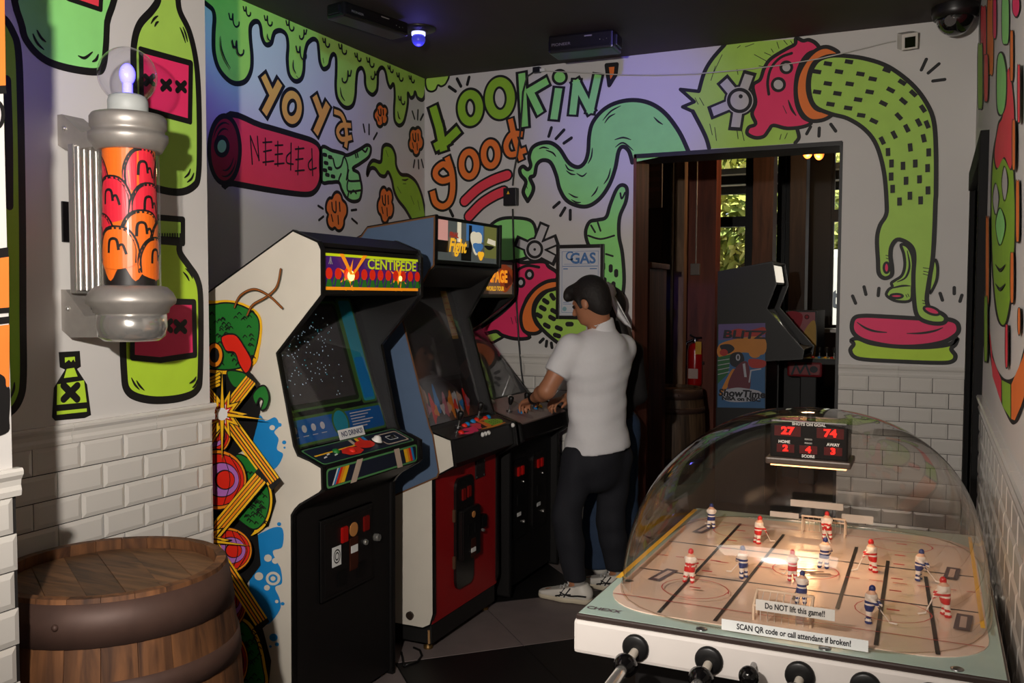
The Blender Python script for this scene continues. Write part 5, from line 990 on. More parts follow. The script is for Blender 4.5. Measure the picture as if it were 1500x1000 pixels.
# goals
for y, s in ((1.885, -1), (2.585, 1)):
    g = MB(); w = .055; h = .05; d = .04*s
    for p in ([(Xc-w, y, RZ), (Xc-w, y, RZ+h), (Xc+w, y, RZ+h), (Xc+w, y, RZ)], [(Xc-w, y, RZ+h), (Xc-w, y+d, RZ+h*.6), (Xc-w, y+d, RZ)], [(Xc+w, y, RZ+h), (Xc+w, y+d, RZ+h*.6), (Xc+w, y+d, RZ)], [(Xc-w, y+d, RZ+h*.6), (Xc+w, y+d, RZ+h*.6)]): g.tube(p, .003, 6)
    go = g.build('goal_frame', mat('goal_cream', (222, 196, 170), .4), ht); nb = MB()
    for i in range(9): t = -w+2*w*i/8; nb.tube([(Xc+t, y+d, RZ), (Xc+t, y+d, RZ+h*.6), (Xc+t, y, RZ+h)], .0007, 4)
    nb.build('goal_net', mat('net_white', (220, 214, 206), .6), go)
# dome
DM = clear('dome_plastic', (248, 244, 240), .11, .05)
DX_0, DX_1, DY_0, DY_1, DH_ = -.648, .122, 1.765, 2.735, .385
def dome_mesh(sc_, zoff):
    nu, nv = 64, 24; vs = []; cxx, cyy = (DX_0+DX_1)/2, (DY_0+DY_1)/2; hx, hy = (DX_1-DX_0)/2*sc_, (DY_1-DY_0)/2*sc_
    for j in range(nv+1):
        t = (pi/2)*j/nv; r = cos(t)**.92; z = sin(t)**.86; e = 3.6-1.5*(j/nv)
        for i in range(nu):
            a = 2*pi*i/nu; c, s = cos(a), sin(a); k = (abs(c)**e+abs(s)**e)**(-1/e)
            vs.append((cxx+hx*r*k*c, cyy+hy*r*k*s, TZ_+zoff+DH_*z))
    fs = [(j*nu+i, j*nu+(i+1) % nu, (j+1)*nu+(i+1) % nu, (j+1)*nu+i) for j in range(nv) for i in range(nu)]
    m = MB(); m.add(vs, fs, 0, True); return m
dm = dome_mesh(1, 0)
lip = []; base = [Vector(v) for v in dm.v[:64]]; cen = Vector(((DX_0+DX_1)/2, (DY_0+DY_1)/2, TZ_))
dob = dm.build('dome', DM, ht); MB().tube(base+[base[0], base[1]], .004, 6).build('dome_lip', clear('dome_lip_plastic', (250, 246, 242), .12, .1), dob)
# stickers on the dome: front face points
def dome_pt(u, j):
    nu, nv = 64, 24; t = (pi/2)*j/nv; r = cos(t)**.92; z = sin(t)**.86; e = 3.6-1.5*(j/nv); a = -pi/2+u; c, s = cos(a), sin(a); k = (abs(c)**e+abs(s)**e)**(-1/e)
    return Vector(((DX_0+DX_1)/2+(DX_1-DX_0)/2*r*k*c, (DY_0+DY_1)/2+(DY_1-DY_0)/2*r*k*s, TZ_+DH_*z))
def sticker(pxa, pxb, body, size, yplane, parent):
    """paper strip on the table top or dome front, its corners given on the plane y"""
    A = onY(pxa[0], pxa[1], yplane); B_ = onY(pxb[0], pxb[1], yplane); h = .0215
    o = MB().box((A.x, yplane-.0008, (A.z+B_.z)/2-h/2), (B_.x, yplane, (A.z+B_.z)/2+h/2)).build('paper_label', WHITE, parent)
    c = Vector(((A.x+B_.x)/2, yplane-.0008, (A.z+B_.z)/2)); text('label_text', body, size, c, (1, 0, 0), (0, 0, 1), mat('print_ink', (30, 28, 32), .6), o, bold=.0004, sx=(B_.x-A.x)*.94/(len(body)*size*.52), off=.0008)
sticker((1107,887), (1223,899), 'Do NOT lift this game!!', .0158, 1.775, dob)
sticker((1057,916), (1272,944), 'SCAN QR code or call attendant if broken!', .0158, 1.757, dob)
yb2 = 2.70
for pa_, pb_ in (((1158,731),(1235,748)), ((1128,748),(1170,760)), ((1233,752),(1279,768))):
    A = onY(*pa_, yb2); B_ = onY(*pb_, yb2); MB().box((A.x, yb2, B_.z), (B_.x, yb2+.0008, A.z)).build('paper_label', mat('paper_back', (196, 186, 176), .6), dob)
# scoreboard hanging inside the dome
sx_, sy_ = -.262, 2.27; sbz = 1.205
sb = MB().box((sx_-.088, sy_-.045, sbz+.015), (sx_+.088, sy_+.045, sbz+.105), bev=.004).build('scoreboard', mat('scoreboard_black', (14, 12, 13), .25), ht)
MB().box((sx_-.096, sy_-.06, sbz), (sx_+.096, sy_+.06, sbz+.016), bev=.004).build('lamp_tray', mat('scoreboard_tray', (70, 58, 50), .4), sb)
MB().box((sx_-.085, sy_-.05, sbz-.004), (sx_+.085, sy_+.05, sbz-.0005)).build('tray_lamp', mat('tray_lamp_glow', (255, 190, 120), .4, em=5, var=0), sb)
MB().tube([(sx_, sy_, sbz+.1), (sx_, sy_, TZ_+DH_-.002)], .01, 10).build('hanger', RUBBER, sb)
LED = mat('led_red', (255, 20, 10), .4, em=3.5, var=0); LEDD = mat('led_red_dim', (150, 10, 12), .4, em=.5, var=0); yF = sy_-.0455
def sbt(s, size, x, z, m, bold=0, sx=1): text('scoreboard_text', s, size, (sx_+x, yF, sbz+z), (1, 0, 0), (0, 0, 1), m, sb, bold, sx, .0008)
sbt('SHOTS ON GOAL', .0095, .0, .097, WHITE, .0003); sbt('PERIOD', .005, 0, .062, WHITE); sbt('HOME', .0095, -.055, .053, WHITE, .0003); sbt('AWAY', .0095, .055, .053, WHITE, .0003); sbt('PERIOD', .005, 0, .053, WHITE); sbt('SCORE', .0095, 0, .022, WHITE, .0003)
for x, m_, s in ((-.048, LED, '27'), (.048, LED, '74')):
    MB().box((sx_+x-.03, yF-.0004, sbz+.067), (sx_+x+.03, yF, sbz+.091)).build('digit_window', mat('led_window', (70, 4, 6), .3, em=.35, var=0), sb); sbt(s, .024, x, .079, m_, .0009, 1.2)
for x, s in ((-.052, '2'), (0, '4'), (.055, '3')):
    MB().box((sx_+x-.02, yF-.0004, sbz+.028), (sx_+x+.02, yF, sbz+.047)).build('digit_window', mat('led_window', (70, 4, 6)), sb); sbt(s, .02, x, .0375, LED, .0008, 1.2)
light('scoreboard_lamp', 'AREA', (sx_, sy_, sbz-.008), .7, (1, .72, .45), target=(sx_, sy_, 0), shape='RECTANGLE', size=.17, size_y=.1)
# rods with bushings, handles and knobs on the near end
for i, (pxx, pyy, kind) in enumerate([(931.6,947.5,0),(1038.8,967.6,0),(1172,985,0),(1268,1003,1),(1364,1015,1)]):
    q = onY(pxx, pyy, TY0); z = .901; x = q.x
    bu = MB().lathe([(.027, 0), (.027, -.006), (.022, -.009), (.010, -.009)], (x, TY0, z), 28, axis='Y').build('rod_bushing', RUBBER, ht)
    rd = MB().tube([(x, TY0+.05, z), (x, TY0-.075, z-.014)], .0085, 14).build('rod', mat('rod_cream', (206, 196, 182), .3), ht)
    e = Vector((x, TY0-.055, z-.010)); dr = Vector((-.04, -1, -.16)).normalized()
    MB().tube([e, e+dr*.008, e+dr*.02, e+dr*.03], .02, 20, rs=[.017, .024, .022, .013]).build('handle_collar', mat('knob_black', (12, 11, 12), .12), rd)
    MB().tube([e+dr*t for t in (.028, .035, .06, .10, .13, .14)], .013, 16, rs=[.009, .012, .0125, .014, .014, .008]).build('rod_handle', CHROME if kind == 0 else mat('knob_black', (12, 11, 12)), rd)
kb = onY(1097, 990, TY0-.05); st_ = MB().tube([(kb.x, TY0+.02, kb.z+.004), (kb.x, TY0-.045, kb.z)], .006, 10).build('puck_plunger', STEEL, ht); MB().ball((kb.x, TY0-.05, kb.z), .019, seg=18, rings=12).build('plunger_knob', mat('knob_black', (12, 11, 12)), st_)
# ================================================================ FIGURES (implicit surfaces meshed as one skin)
class Field:
    def __init__(s, lo, hi, h):
        s.lo = np.array(lo, float); s.h = h; n = np.ceil((np.array(hi)-s.lo)/h).astype(int)+1; s.n = n; s.G = np.full(n, .2, np.float32)
    def block(s, c0, c1, pad):
        i0 = np.clip(np.floor((np.minimum(c0, c1)-pad-s.lo)/s.h).astype(int), 0, s.n-1); i1 = np.clip(np.ceil((np.maximum(c0, c1)+pad-s.lo)/s.h).astype(int)+1, 1, s.n)
        ax = [s.lo[k]+s.h*np.arange(i0[k], i1[k]) for k in range(3)]
        X, Y, Z = np.meshgrid(*ax, indexing='ij'); return tuple(slice(i0[k], i1[k]) for k in range(3)), X, Y, Z
    def put(s, sl, d, k, sub=False):
        g = s.G[sl]; d = d.astype(np.float32)
        if sub: s.G[sl] = np.maximum(g, -d); return
        if k <= 0: s.G[sl] = np.minimum(g, d); return
        hh = np.clip(.5+.5*(g-d)/k, 0, 1); s.G[sl] = g*(1-hh)+d*hh-k*hh*(1-hh)
    def cone(s, a, b, ra, rb, k=.02, flat=None, sub=False):
        """tapered limb; flat=(dir, f): squeezed by f along dir"""
        a = np.array(a, float); b = np.array(b, float); sl, X, Y, Z = s.block(a, b, max(ra, rb)+.06)
        ba = b-a; L = ba @ ba+1e-12; px, py, pz = X-a[0], Y-a[1], Z-a[2]
        t = np.clip((px*ba[0]+py*ba[1]+pz*ba[2])/L, 0, 1); qx, qy, qz = px-t*ba[0], py-t*ba[1], pz-t*ba[2]
        if flat is not None:
            u = np.array(flat[0], float); u /= np.linalg.norm(u); m = (qx*u[0]+qy*u[1]+qz*u[2])*(1/flat[1]-1); qx, qy, qz = qx+m*u[0], qy+m*u[1], qz+m*u[2]
        d = np.sqrt(qx*qx+qy*qy+qz*qz)-(ra+(rb-ra)*t)
        if flat is not None: d = d*max(.55, flat[1])
        s.put(sl, d, k, sub)
    def ell(s, c, r, ax=None, k=.02, sub=False):
        c = np.array(c, float); r = np.array(r, float); sl, X, Y, Z = s.block(c, c, r.max()+.06); p = np.stack([X-c[0], Y-c[1], Z-c[2]], -1)
        if ax is not None: p = p @ np.array(ax, float).T
        k0 = np.sqrt(((p/r)**2).sum(-1)); k1 = np.sqrt(((p/r**2)**2).sum(-1))+1e-9; s.put(sl, k0*(k0-1)/k1, k, sub)
    def plane(s, p, n):
        """keep the side the normal points away from"""
        ax = [s.lo[k]+s.h*np.arange(s.n[k]) for k in range(3)]; n = np.array(n, float); n /= np.linalg.norm(n)
        d = ((ax[0]-p[0])*n[0])[:, None, None]+((ax[1]-p[1])*n[1])[None, :, None]+((ax[2]-p[2])*n[2])[None, None, :]
        s.G = np.maximum(s.G, d.astype(np.float32))
    def union(s, o): s.G = np.minimum(s.G, o.G)
    def mesh(s, name, mats, parent=None, matfn=None, smooth=True, build=True):
        g = s.G; I = g < 0; n = np.array(g.shape)-1
        cs = [(a, b, c) for a in (0, 1) for b in (0, 1) for c in (0, 1)]
        sub = lambda A, o: A[o[0]:o[0]+n[0], o[1]:o[1]+n[1], o[2]:o[2]+n[2]]
        cnt = sum(sub(I, o).astype(np.int8) for o in cs); M = (cnt > 0) & (cnt < 8); idx = np.full(n, -1, np.int64); cells = np.argwhere(M); idx[M] = np.arange(len(cells))
        acc = np.zeros((len(cells), 3)); num = np.zeros(len(cells))
        for o in cs:
            for k in range(3):
                if o[k] == 1: continue
                o2 = list(o); o2[k] = 1; ga = sub(g, o)[M]; gb = sub(g, o2)[M]; cr = (ga < 0) != (gb < 0)
                t = np.where(cr, ga/(ga-gb+1e-12*(ga == gb)), 0); p = np.tile(np.array(o, float), (len(cells), 1)); p[:, k] += t
                acc += p*cr[:, None]; num += cr
        V = s.lo+(cells+acc/num[:, None])*s.h; F = []
        for k in range(3):
            u, v = (k+1) % 3, (k+2) % 3; e = [slice(1, n[q]) for q in range(3)]; e[k] = slice(0, n[k]); e2 = list(e); e2[k] = slice(1, n[k]+1)
            A = I[tuple(e)]; B_ = I[tuple(e2)]; W_ = np.argwhere(A != B_)
            if not len(W_): continue
            fl = A[tuple(W_.T)]; c = W_.copy(); c[:, u] += 1; c[:, v] += 1
            def cell(du, dv):
                q = c.copy(); q[:, u] += du; q[:, v] += dv; return idx[tuple(q.T)]
            Q = np.stack([cell(-1, -1), cell(0, -1), cell(0, 0), cell(-1, 0)], 1); Q[~fl] = Q[~fl][:, ::-1]; F.append(Q)
        F = np.concatenate(F); F = F[(F >= 0).all(1)]
        # a little relaxing
        for _ in range(2):
            S_ = np.zeros_like(V); C_ = np.zeros(len(V))
            for a, b in ((0, 1), (1, 2), (2, 3), (3, 0)):
                np.add.at(S_, F[:, a], V[F[:, b]]); np.add.at(C_, F[:, a], 1); np.add.at(S_, F[:, b], V[F[:, a]]); np.add.at(C_, F[:, b], 1)
            V = V*.5+.5*S_/np.maximum(C_, 1)[:, None]
        me = bpy.data.meshes.new(name); me.vertices.add(len(V)); me.vertices.foreach_set('co', V.astype(np.float32).ravel()); me.loops.add(F.size); me.loops.foreach_set('vertex_index', F.ravel().astype(np.int32))
        me.polygons.add(len(F)); me.polygons.foreach_set('loop_start', np.arange(0, F.size, 4, dtype=np.int32)); me.update(calc_edges=True)
        for m in (mats if isinstance(mats, list) else [mats]): me.materials.append(m)
        if matfn is not None: me.polygons.foreach_set('material_index', matfn(V[F].mean(1)).astype(np.int32))
        me.polygons.foreach_set('use_smooth', np.full(len(F), smooth)); me.validate(); me.update()
        return link(name, me, parent) if build else me
def unit(v): v = np.array(v, float); return v/np.linalg.norm(v)
# ---- hockey figures: one skin each, coloured in bands
def skater(hel, jer, trim, sh):
    F = Field((-.05, -.05, -.004), (.075, .05, .1), .0022)
    F.cone((0, -.009, .004), (.002, -.006, .040), .0062, .0085, .006); F.cone((-.006, .012, .004), (0, .007, .040), .0062, .0085, .006)
    F.cone((.006, -.009, .002), (-.004, -.009, .002), .0045, .0045, .004); F.cone((0, .012, .002), (-.010, .012, .002), .0045, .0045, .004)
    F.cone((0, 0, .040), (.004, 0, .066), .0125, .0155, .006); F.ell((.006, 0, .086), (.0085, .008, .0105), k=.003)
    F.cone((.004, -.014, .066), (.022, -.012, .050), .006, .005, .004); F.cone((.004, .014, .066), (.026, .006, .046), .006, .005, .004)
    F.cone((.018, -.014, .054), (.046, .012, .006), .0022, .0022, .001); F.cone((.046, .012, .005), (.062, .016, .003), .0032, .0032, .001)
    def col(c):
        z = c[:, 2]; r = np.full(len(c), 1); r[z > .082] = 0; r[(z > .074) & (z <= .082)] = 4; r[(z < .046) & (z > .030)] = 3; r[(z < .018) & (z > .012)] = 2; r[(z < .056) & (z > .050)] = 2; r[z < .005] = 3
        r[(c[:, 0] > .028)] = 1; return r
    return F.mesh('player_figure', [hel, jer, trim, sh, mat('figure_skin', (214, 168, 140), .5)], None, col, build=False)
FW = mat('figure_white', (226, 214, 202), .4); FR = mat('figure_red', (196, 34, 34), .4); FBm = mat('figure_blue', (34, 46, 104), .4)
mr_, mb_ = skater(FR, FW, FR, FR), skater(FBm, FW, FBm, FBm)
for pxx, pyy, me_, a, sc_ in [(1042,774,mb_,1.9,1),(1110,796,mr_,.4,1.05),(1010,853,mr_,1.3,1.1),(1089,846,mb_,2.4,1.05),(1211,790,mr_,-1.57,1.1),(1207,832,mb_,1.2,1.05),(1278,837,mr_,3.4,1.1),(1346,850,mb_,-.5,1.05),(1273,912,mb_,-.2,1.1),(1384,902,mr_,3.3,1.15),(1174,884,mb_,1.57,1.0),(1161,850,mr_,2.0,1.0)]:
    q = onZ(pxx, pyy, RZ); o = link('player_figure', me_, ht, (q.x, q.y, RZ+.002)); o.rotation_euler.z = a; o.scale = (.72*sc_, .72*sc_, .72*sc_)
text('jersey_number', '18', .013, onZ(1010, 853, RZ)+Vector((0, -.0105, .043)), (1, 0, 0), (0, 0, 1), FR, ht, bold=.0006)
# ---- people
SKIN = mat('skin', (176, 118, 86), .5, var=.06, scale=30); HAIR = mat('hair_dark', (24, 17, 14), .7, var=.3, scale=60, bump=.4); SHIRT = mat('shirt_white', (226, 224, 226), .8, var=.02, scale=60, bump=.05)
DENIM = mat('denim_dark', (24, 25, 33), .85, var=.15, scale=120, bump=.1); DEN2 = mat('denim_blue', (40, 58, 84), .85, var=.15, scale=120, bump=.1); SHOE = mat('shoe_white', (222, 216, 206), .5); SOLE = mat('sole_cream', (206, 194, 170), .6); SOCK = mat('sock_grey', (150, 146, 142), .9)
def fold(F, amp, seed):
    """soft cloth folds pushed into a field"""
    ax = [F.lo[k]+F.h*np.arange(F.n[k]) for k in range(3)]; X, Y, Z = np.meshgrid(*ax, indexing='ij'); r = np.random.RandomState(seed); w = 0
    for i in range(7):
        k = r.normal(size=3)*np.array([26, 26, 34]); w = w+np.sin(X*k[0]+Y*k[1]+Z*k[2]+r.uniform(0, 6))
    F.G = F.G+(amp*w/3).astype(np.float32)
def V3(v): return np.array([v.x, v.y, v.z])
LS, RS = V3(dep(836,509,4.74)), V3(dep(912,509,4.92)); NB = V3(dep(880,484,4.84)); HC = V3(dep(864,441,4.80))
LH, RH = V3(dep(848,672,4.80)), V3(dep(902,668,4.92)); LK_, RK = V3(dep(829,758,4.80)), V3(dep(894,760,4.94))
LA = np.array([-1.675, 4.425, .105]); RA = np.array([-1.545, 4.70, .105])
LE = V3(dep(801,572,4.72)); LW = V3(dep(783,583,4.86)); LHd = V3(dep(772,588,4.93)); RE = np.array([-1.66, 4.86, 1.10]); RW = np.array([-1.86, 4.74, 1.035]); RHd = V3(dep(805,590,5.02))
PEL = (LH+RH)/2+np.array([0, 0, .06]); CHE = (LS+RS)/2+np.array([0, 0, -.10]); side_ = unit(RS-LS); fwd = unit(np.cross([0, 0, 1.], side_)); side_ = unit(np.cross(fwd, [0, 0, 1]))
lat_ = unit(RS-LS); fw3 = unit(np.cross(np.array([0, 0, 1.]), lat_))
if fw3[0] > 0: fw3 = -fw3
lo = np.array([-2.12, 4.15, -.01]); hi = np.array([-1.28, 5.08, 1.76])
man = thing('person', (-1.66, 4.62, 0), 'man in white polo shirt and dark jeans playing the corner arcade machine', 'person')
B_ = Field(lo, hi, .0075)
def torso(F, e, k=.05):
    F.cone(PEL, PEL*.55+CHE*.45, .155+e, .150+e, k, (fw3, .74)); F.cone(PEL*.55+CHE*.45, CHE, .150+e, .172+e, k, (fw3, .74)); F.cone(LS+[0, 0, -.02], RS+[0, 0, -.02], .062+e, .062+e, .07); F.cone(CHE+[0, 0, .03], NB, .12+e, .06+e, .06, (fw3, .8))
    F.ell(CHE-fw3*.035+[0, 0, .02], (.15+e, .105+e, .16+e), (lat_, fw3, (0, 0, 1)), .06)
torso(B_, -.014)
hd = unit(np.array([-.86, .12, -.28])); hs = unit(np.cross([0, 0, 1.], hd)); hu = np.cross(hd, hs)
if hu[2] < 0: hu = -hu
AX = (hd, hs, hu)
B_.cone(NB-[0, 0, .03], HC-hd*.035-hu*.05, .062, .056, .03)
B_.ell(HC+hu*.018-hd*.01, (.094, .074, .098), AX, .02); B_.ell(HC+hd*.028-hu*.05, (.062, .056, .066), AX, .03); B_.ell(HC+hd*.062-hu*.092, (.024, .028, .018), AX, .02)
B_.cone(HC+hd*.085-hu*.0, HC+hd*.108-hu*.038, .010, .0145, .012); B_.ell(HC+hd*.082-hu*.070, (.012, .024, .008), AX, .01); B_.ell(HC+hd*.080+hu*.012, (.014, .045, .010), AX, .012)
for s in (-1, 1): B_.ell(HC-hd*.005+hs*s*.076-hu*.018, (.020, .010, .032), AX, .006); B_.ell(HC+hd*.086+hs*s*.031-hu*.006, (.010, .013, .008), AX, .004, sub=True)
def arm(F, S_, E_, W_, e, k=.02): F.cone(S_, E_, .056+e, .044+e, k); F.cone(E_, E_*.6+W_*.4, .044+e, .041+e, k); F.cone(E_*.6+W_*.4, W_, .041+e, .027+e, k)
arm(B_, LS, LE, LW, 0); arm(B_, RS, RE, RW, 0)
def hand(F, W_, H_, up, out):
    d = unit(H_-W_); s = unit(np.cross(d, up)); u = unit(np.cross(s, d)); kn = W_+d*.085
    F.cone(W_, kn-d*.012, .026, .034, .012, (u, .5))
    for i, (o, l) in enumerate(((-.030, .070), (-.010, .080), (.010, .075), (.029, .060))):
        b = kn+s*o-d*.006; m1 = b+d*l*.42-u*l*.12; m2 = m1+d*l*.22-u*l*.30; m3 = m2-d*l*.02-u*l*.26
        F.cone(b, m1, .0100, .0092, .005); F.cone(m1, m2, .0092, .0085, .003); F.cone(m2, m3, .0085, .0078, .003)
    b = W_+d*.03+s*out*.024; m = b+s*out*.032+d*.03-u*.012; F.cone(b, m, .0135, .0110, .008); F.cone(m, m+d*.028-u*.018-s*out*.006, .0110, .0090, .003)
hand(B_, LW, LHd, [0, 0, 1], 1); hand(B_, RW, RHd, [0, 0, 1], -1)
def legs(F, e, ek, k=.03):
    for H_, K_, A_ in ((LH, LK_, LA), (RH, RK, RA)): F.cone(H_, K_, .092+e, .062+ek, k); F.cone(K_, K_*.62+A_*.38, .062+ek, .060+ek, k); F.cone(K_*.62+A_*.38, A_, .060+ek, .042+ek, k)
legs(B_, -.012, -.010)
for A_ in (LA, RA): B_.cone(A_, A_+[.02, 0, -.055], .04, .036, .02); B_.cone(A_+[.02, 0, -.06], A_+[-.16, 0, -.075], .032, .024, .02)
B_.mesh('body', SKIN, man)
Hf = Field(HC-.17, HC+.19, .006)
Hf.ell(HC+hu*.030-hd*.018, (.104, .086, .106), AX, .01); Hf.ell(HC-hd*.055-hu*.035, (.055, .066, .068), AX, .03)
Hf.ell(HC+hd*.075+hu*.080, (.048, .062, .034), AX, .03); Hf.ell(HC+hd*.105+hu*.055+hs*.015, (.022, .05, .030), AX, .02)
for s in (-1, 1): Hf.cone(HC+hd*.03+hs*s*.072+hu*.02, HC+hd*.028+hs*s*.072-hu*.025, .010, .007, .015)
Hf.ell(HC+hd*.085-hu*.045, (.075, .1, .085), AX, sub=True); 
for s in (-1, 1): Hf.ell(HC+hs*s*.085-hu*.024+hd*.002, (.030, .022, .036), AX, sub=True)
Hf.mesh('hair', HAIR, man)
for s in (-1, 1): MB().ball(HC+hd*.083+hs*s*.031-hu*.006, .009, seg=10, rings=8).build('eye', mat('eye_dark', (40, 28, 24), .2), man)
Sf = Field(lo, hi, .0085); torso(Sf, .006); Sf.cone(PEL, PEL-[0, 0, .10], .182, .192, .04, (fw3, .84)); fold(Sf, .0035, 4)
Sf.plane(PEL+[0, 0, -.015], (.10*lat_[0]+0, .10*lat_[1], -1)); Sf.plane(NB+[0, 0, .005]+fw3*.0, -fw3*-.45+np.array([0, 0, 1.]))
for S_, E_, sd_ in ((LS, LE, 1), (RS, RE, 0)):
    T = Field(lo, hi, .0085); T.cone(S_+[0, 0, .004], S_*.30+E_*.70, .070, .069, .02); fold(T, .003, 8); T.plane(S_*.38+E_*.62, E_-S_); 
    g, d = Sf.G, T.G; hh = np.clip(.5+.5*(g-d)/.03, 0, 1); Sf.G = g*(1-hh)+d*hh-.03*hh*(1-hh)
sho = Sf.mesh('polo_shirt', SHIRT, man)
Cf = Field(NB-.16, NB+.16, .005); Cf.cone(NB-[0, 0, .03]-fw3*.01, NB*.62+(HC-hd*.035-hu*.05)*.38, .082, .074, .01); Cf.plane(NB*.60+(HC-hd*.035-hu*.05)*.40, unit(HC-NB-hd*.035)+fw3*.25); Cf.plane(NB-[0, 0, .035], (0, 0, -1)); Cf.cone(NB-[0, 0, .1], HC-hd*.035, .066, .060, sub=True); Cf.mesh('collar', SHIRT, sho)
Jf = Field(np.array([-1.95, 4.2, .0]), np.array([-1.3, 5.1, 1.0]), .009); Jf.cone(PEL+[0, 0, .03], PEL-[0, 0, .10], .150, .150, .03, (fw3, .82)); legs(Jf, .002, .012, .03); Jf.ell((LH*.6+RH*.4)-fw3*.04, (.12, .085, .10), (lat_, fw3, (0, 0, 1)), .05); fold(Jf, .004, 11); Jf.plane((0, 0, .115), (0, 0, -1)); Jf.mesh('jeans', DENIM, man)
def shoe(A_, parent):
    F = Field(A_+[-.26, -.09, -.11], A_+[.12, .09, .07], .005); a = A_+np.array([.03, 0, 0]); z = A_[2]
    F.cone((a[0]+.02, a[1], .050), (a[0]-.08, a[1], .048), .043, .046, .02); F.cone((a[0]-.08, a[1], .046), (a[0]-.20, a[1], .036), .047, .040, .03); F.cone((a[0]+.005, a[1], .06), (a[0]-.01, a[1], .098), .044, .046, .02); F.cone((a[0]-.06, a[1], .07), (a[0]-.12, a[1], .055), .035, .034, .03)
    F.plane((a[0], a[1], .024), (0, 0, -1)); F.plane((a[0]-.0, a[1], .098), (-.25, 0, 1)); o = F.mesh('shoe', SHOE, parent)
    G = Field(A_+[-.27, -.09, -.11], A_+[.13, .09, 0], .005); G.cone((a[0]+.02, a[1], .02), (a[0]-.09, a[1], .02), .044, .048, .02); G.cone((a[0]-.09, a[1], .02), (a[0]-.20, a[1], .02), .048, .041, .03); G.plane((a[0], a[1], .028), (0, 0, 1)); G.plane((a[0], a[1], .0025), (0, 0, -1)); G.mesh('shoe_sole', SOLE, o)
    st = MB()
    for l in ([(.045,.052),(.0,.050),(-.05,.044),(-.10,.058)], [(-.045,.082),(-.06,.060),(-.078,.034)], [(-.075,.080),(-.09,.058),(-.105,.034)], [(-.04,.050),(-.08,.046),(-.125,.034)]):
        for w in (-1,):
            P_ = [(a[0]+x, a[1]+w*(.0515-.3*max(0, z_-.055)-.10*max(0, -.12-x)), z_) for x, z_ in cr_smooth(l, False, 4)]; st.tube(P_, .0042, 6)
    st.build('shoe_stripe', INK, o); la = MB()
    for i in range(4): x = a[0]-.045-i*.022; la.tube([(x, a[1]-.024, .100-i*.011), (x-.004, a[1], .112-i*.0115), (x, a[1]+.024, .100-i*.011)], .0035, 6)
    la.tube([(a[0]-.042+.022*cos(t), a[1]-.03, .112+.014*sin(t)) for t in [2*pi*i/10 for i in range(11)]], .003, 6); la.build('laces', WHITE, o)
    MB().lathe([(.043, .085), (.040, .10), (.042, .125), (.04, .14)], (a[0]-.022, a[1], 0), 20, cap=False).build('sock', SOCK, parent)
shoe(LA, man); shoe(RA, man)
# pocket stitching and wristband
wb = unit(LHd-LW); MB().tube([LW-wb*.004, LW+wb*.012], .034, 18).build('wristband', RUBBER, man)
# ---- second person, mostly hidden behind him
X2 = onY(897, 600, 4.99); b2 = np.array([X2.x, X2.y, 0]); wom = thing('person', (b2[0], b2[1], 0), 'person in dark top and blue jeans with white hair ribbon behind the man', 'person')
f2 = np.array([-.64, .768, 0]); s2 = np.array([.768, .64, 0]); Z = np.array([0, 0, 1.])
Q = lambda f, s, z: b2+f2*f+s2*s+Z*z
F = Field(b2+[-.42, -.32, -.01], b2+[.34, .30, 1.68], .009)
def tor2(F, e): F.cone(Q(0,0,.90), Q(0,0,1.05), .125+e, .105+e, .05, (f2, .78)); F.cone(Q(0,0,1.05), Q(0,0,1.25), .105+e, .125+e, .05, (f2, .76)); F.cone(Q(0,-.115,1.30), Q(0,.115,1.30), .045+e, .045+e, .06)
tor2(F, -.008); F.cone(Q(0,0,1.28), Q(.01,0,1.45), .048, .044, .03); hc2 = Q(.02,-.01,1.535); F.ell(hc2, (.088, .070, .10), (f2, s2, Z), .02); F.ell(hc2+f2*.03-Z*.05, (.05, .05, .055), (f2, s2, Z), .03); F.cone(hc2+f2*.085, hc2+f2*.102-Z*.03, .009, .012, .01)
for s in (-1, 1):
    F.ell(hc2+s2*s*.07-Z*.015, (.018, .009, .028), (f2, s2, Z), .005); F.cone(Q(-.01,.13*s,1.29), Q(-.03,.15*s,1.03), .040, .034, .02); F.cone(Q(-.03,.15*s,1.03), Q(.06,.06*s,.93), .034, .024, .02); hand(F, Q(.06,.06*s,.93), Q(.09,.03*s,.87), [0, 0, 1], -s)
    F.cone(Q(0,.08*s,.88), Q(.01,.08*s,.48), .075, .05, .03); F.cone(Q(.01,.08*s,.48), Q(-.01,.08*s,.09), .05, .036, .03); F.cone(Q(-.04,.08*s,.05), Q(.09,.08*s,.03), .033, .024, .02)
F.mesh('body', SKIN, wom)
F = Field(b2+[-.3, -.3, .80], b2+[.3, .3, 1.5], .009); tor2(F, .008)
for s in (-1, 1): F.cone(Q(-.01,.13*s,1.29), Q(-.03,.15*s,1.03), .050, .046, .02); F.cone(Q(-.03,.15*s,1.03), Q(.04,.08*s,.95), .046, .040, .02)
fold(F, .003, 3); F.plane(Q(0,0,1.385), (0, 0, 1)); F.plane(Q(0,0,.90), (0, 0, -1)); F.mesh('dark_top', mat('cloth_black', (20, 17, 18), .85), wom)
F = Field(b2+[-.3, -.3, 0], b2+[.3, .3, 1.0], .009); F.cone(Q(0,0,.93), Q(0,0,.84), .122, .135, .03, (f2, .82))
for s in (-1, 1): F.cone(Q(0,.08*s,.86), Q(.01,.085*s,.48), .088, .074, .03); F.cone(Q(.01,.085*s,.48), Q(-.01,.09*s,.06), .074, .10, .03)
fold(F, .004, 6); F.plane((0, 0, .05), (0, 0, -1)); F.plane(Q(0,0,.97), Z); F.mesh('jeans', DEN2, wom)
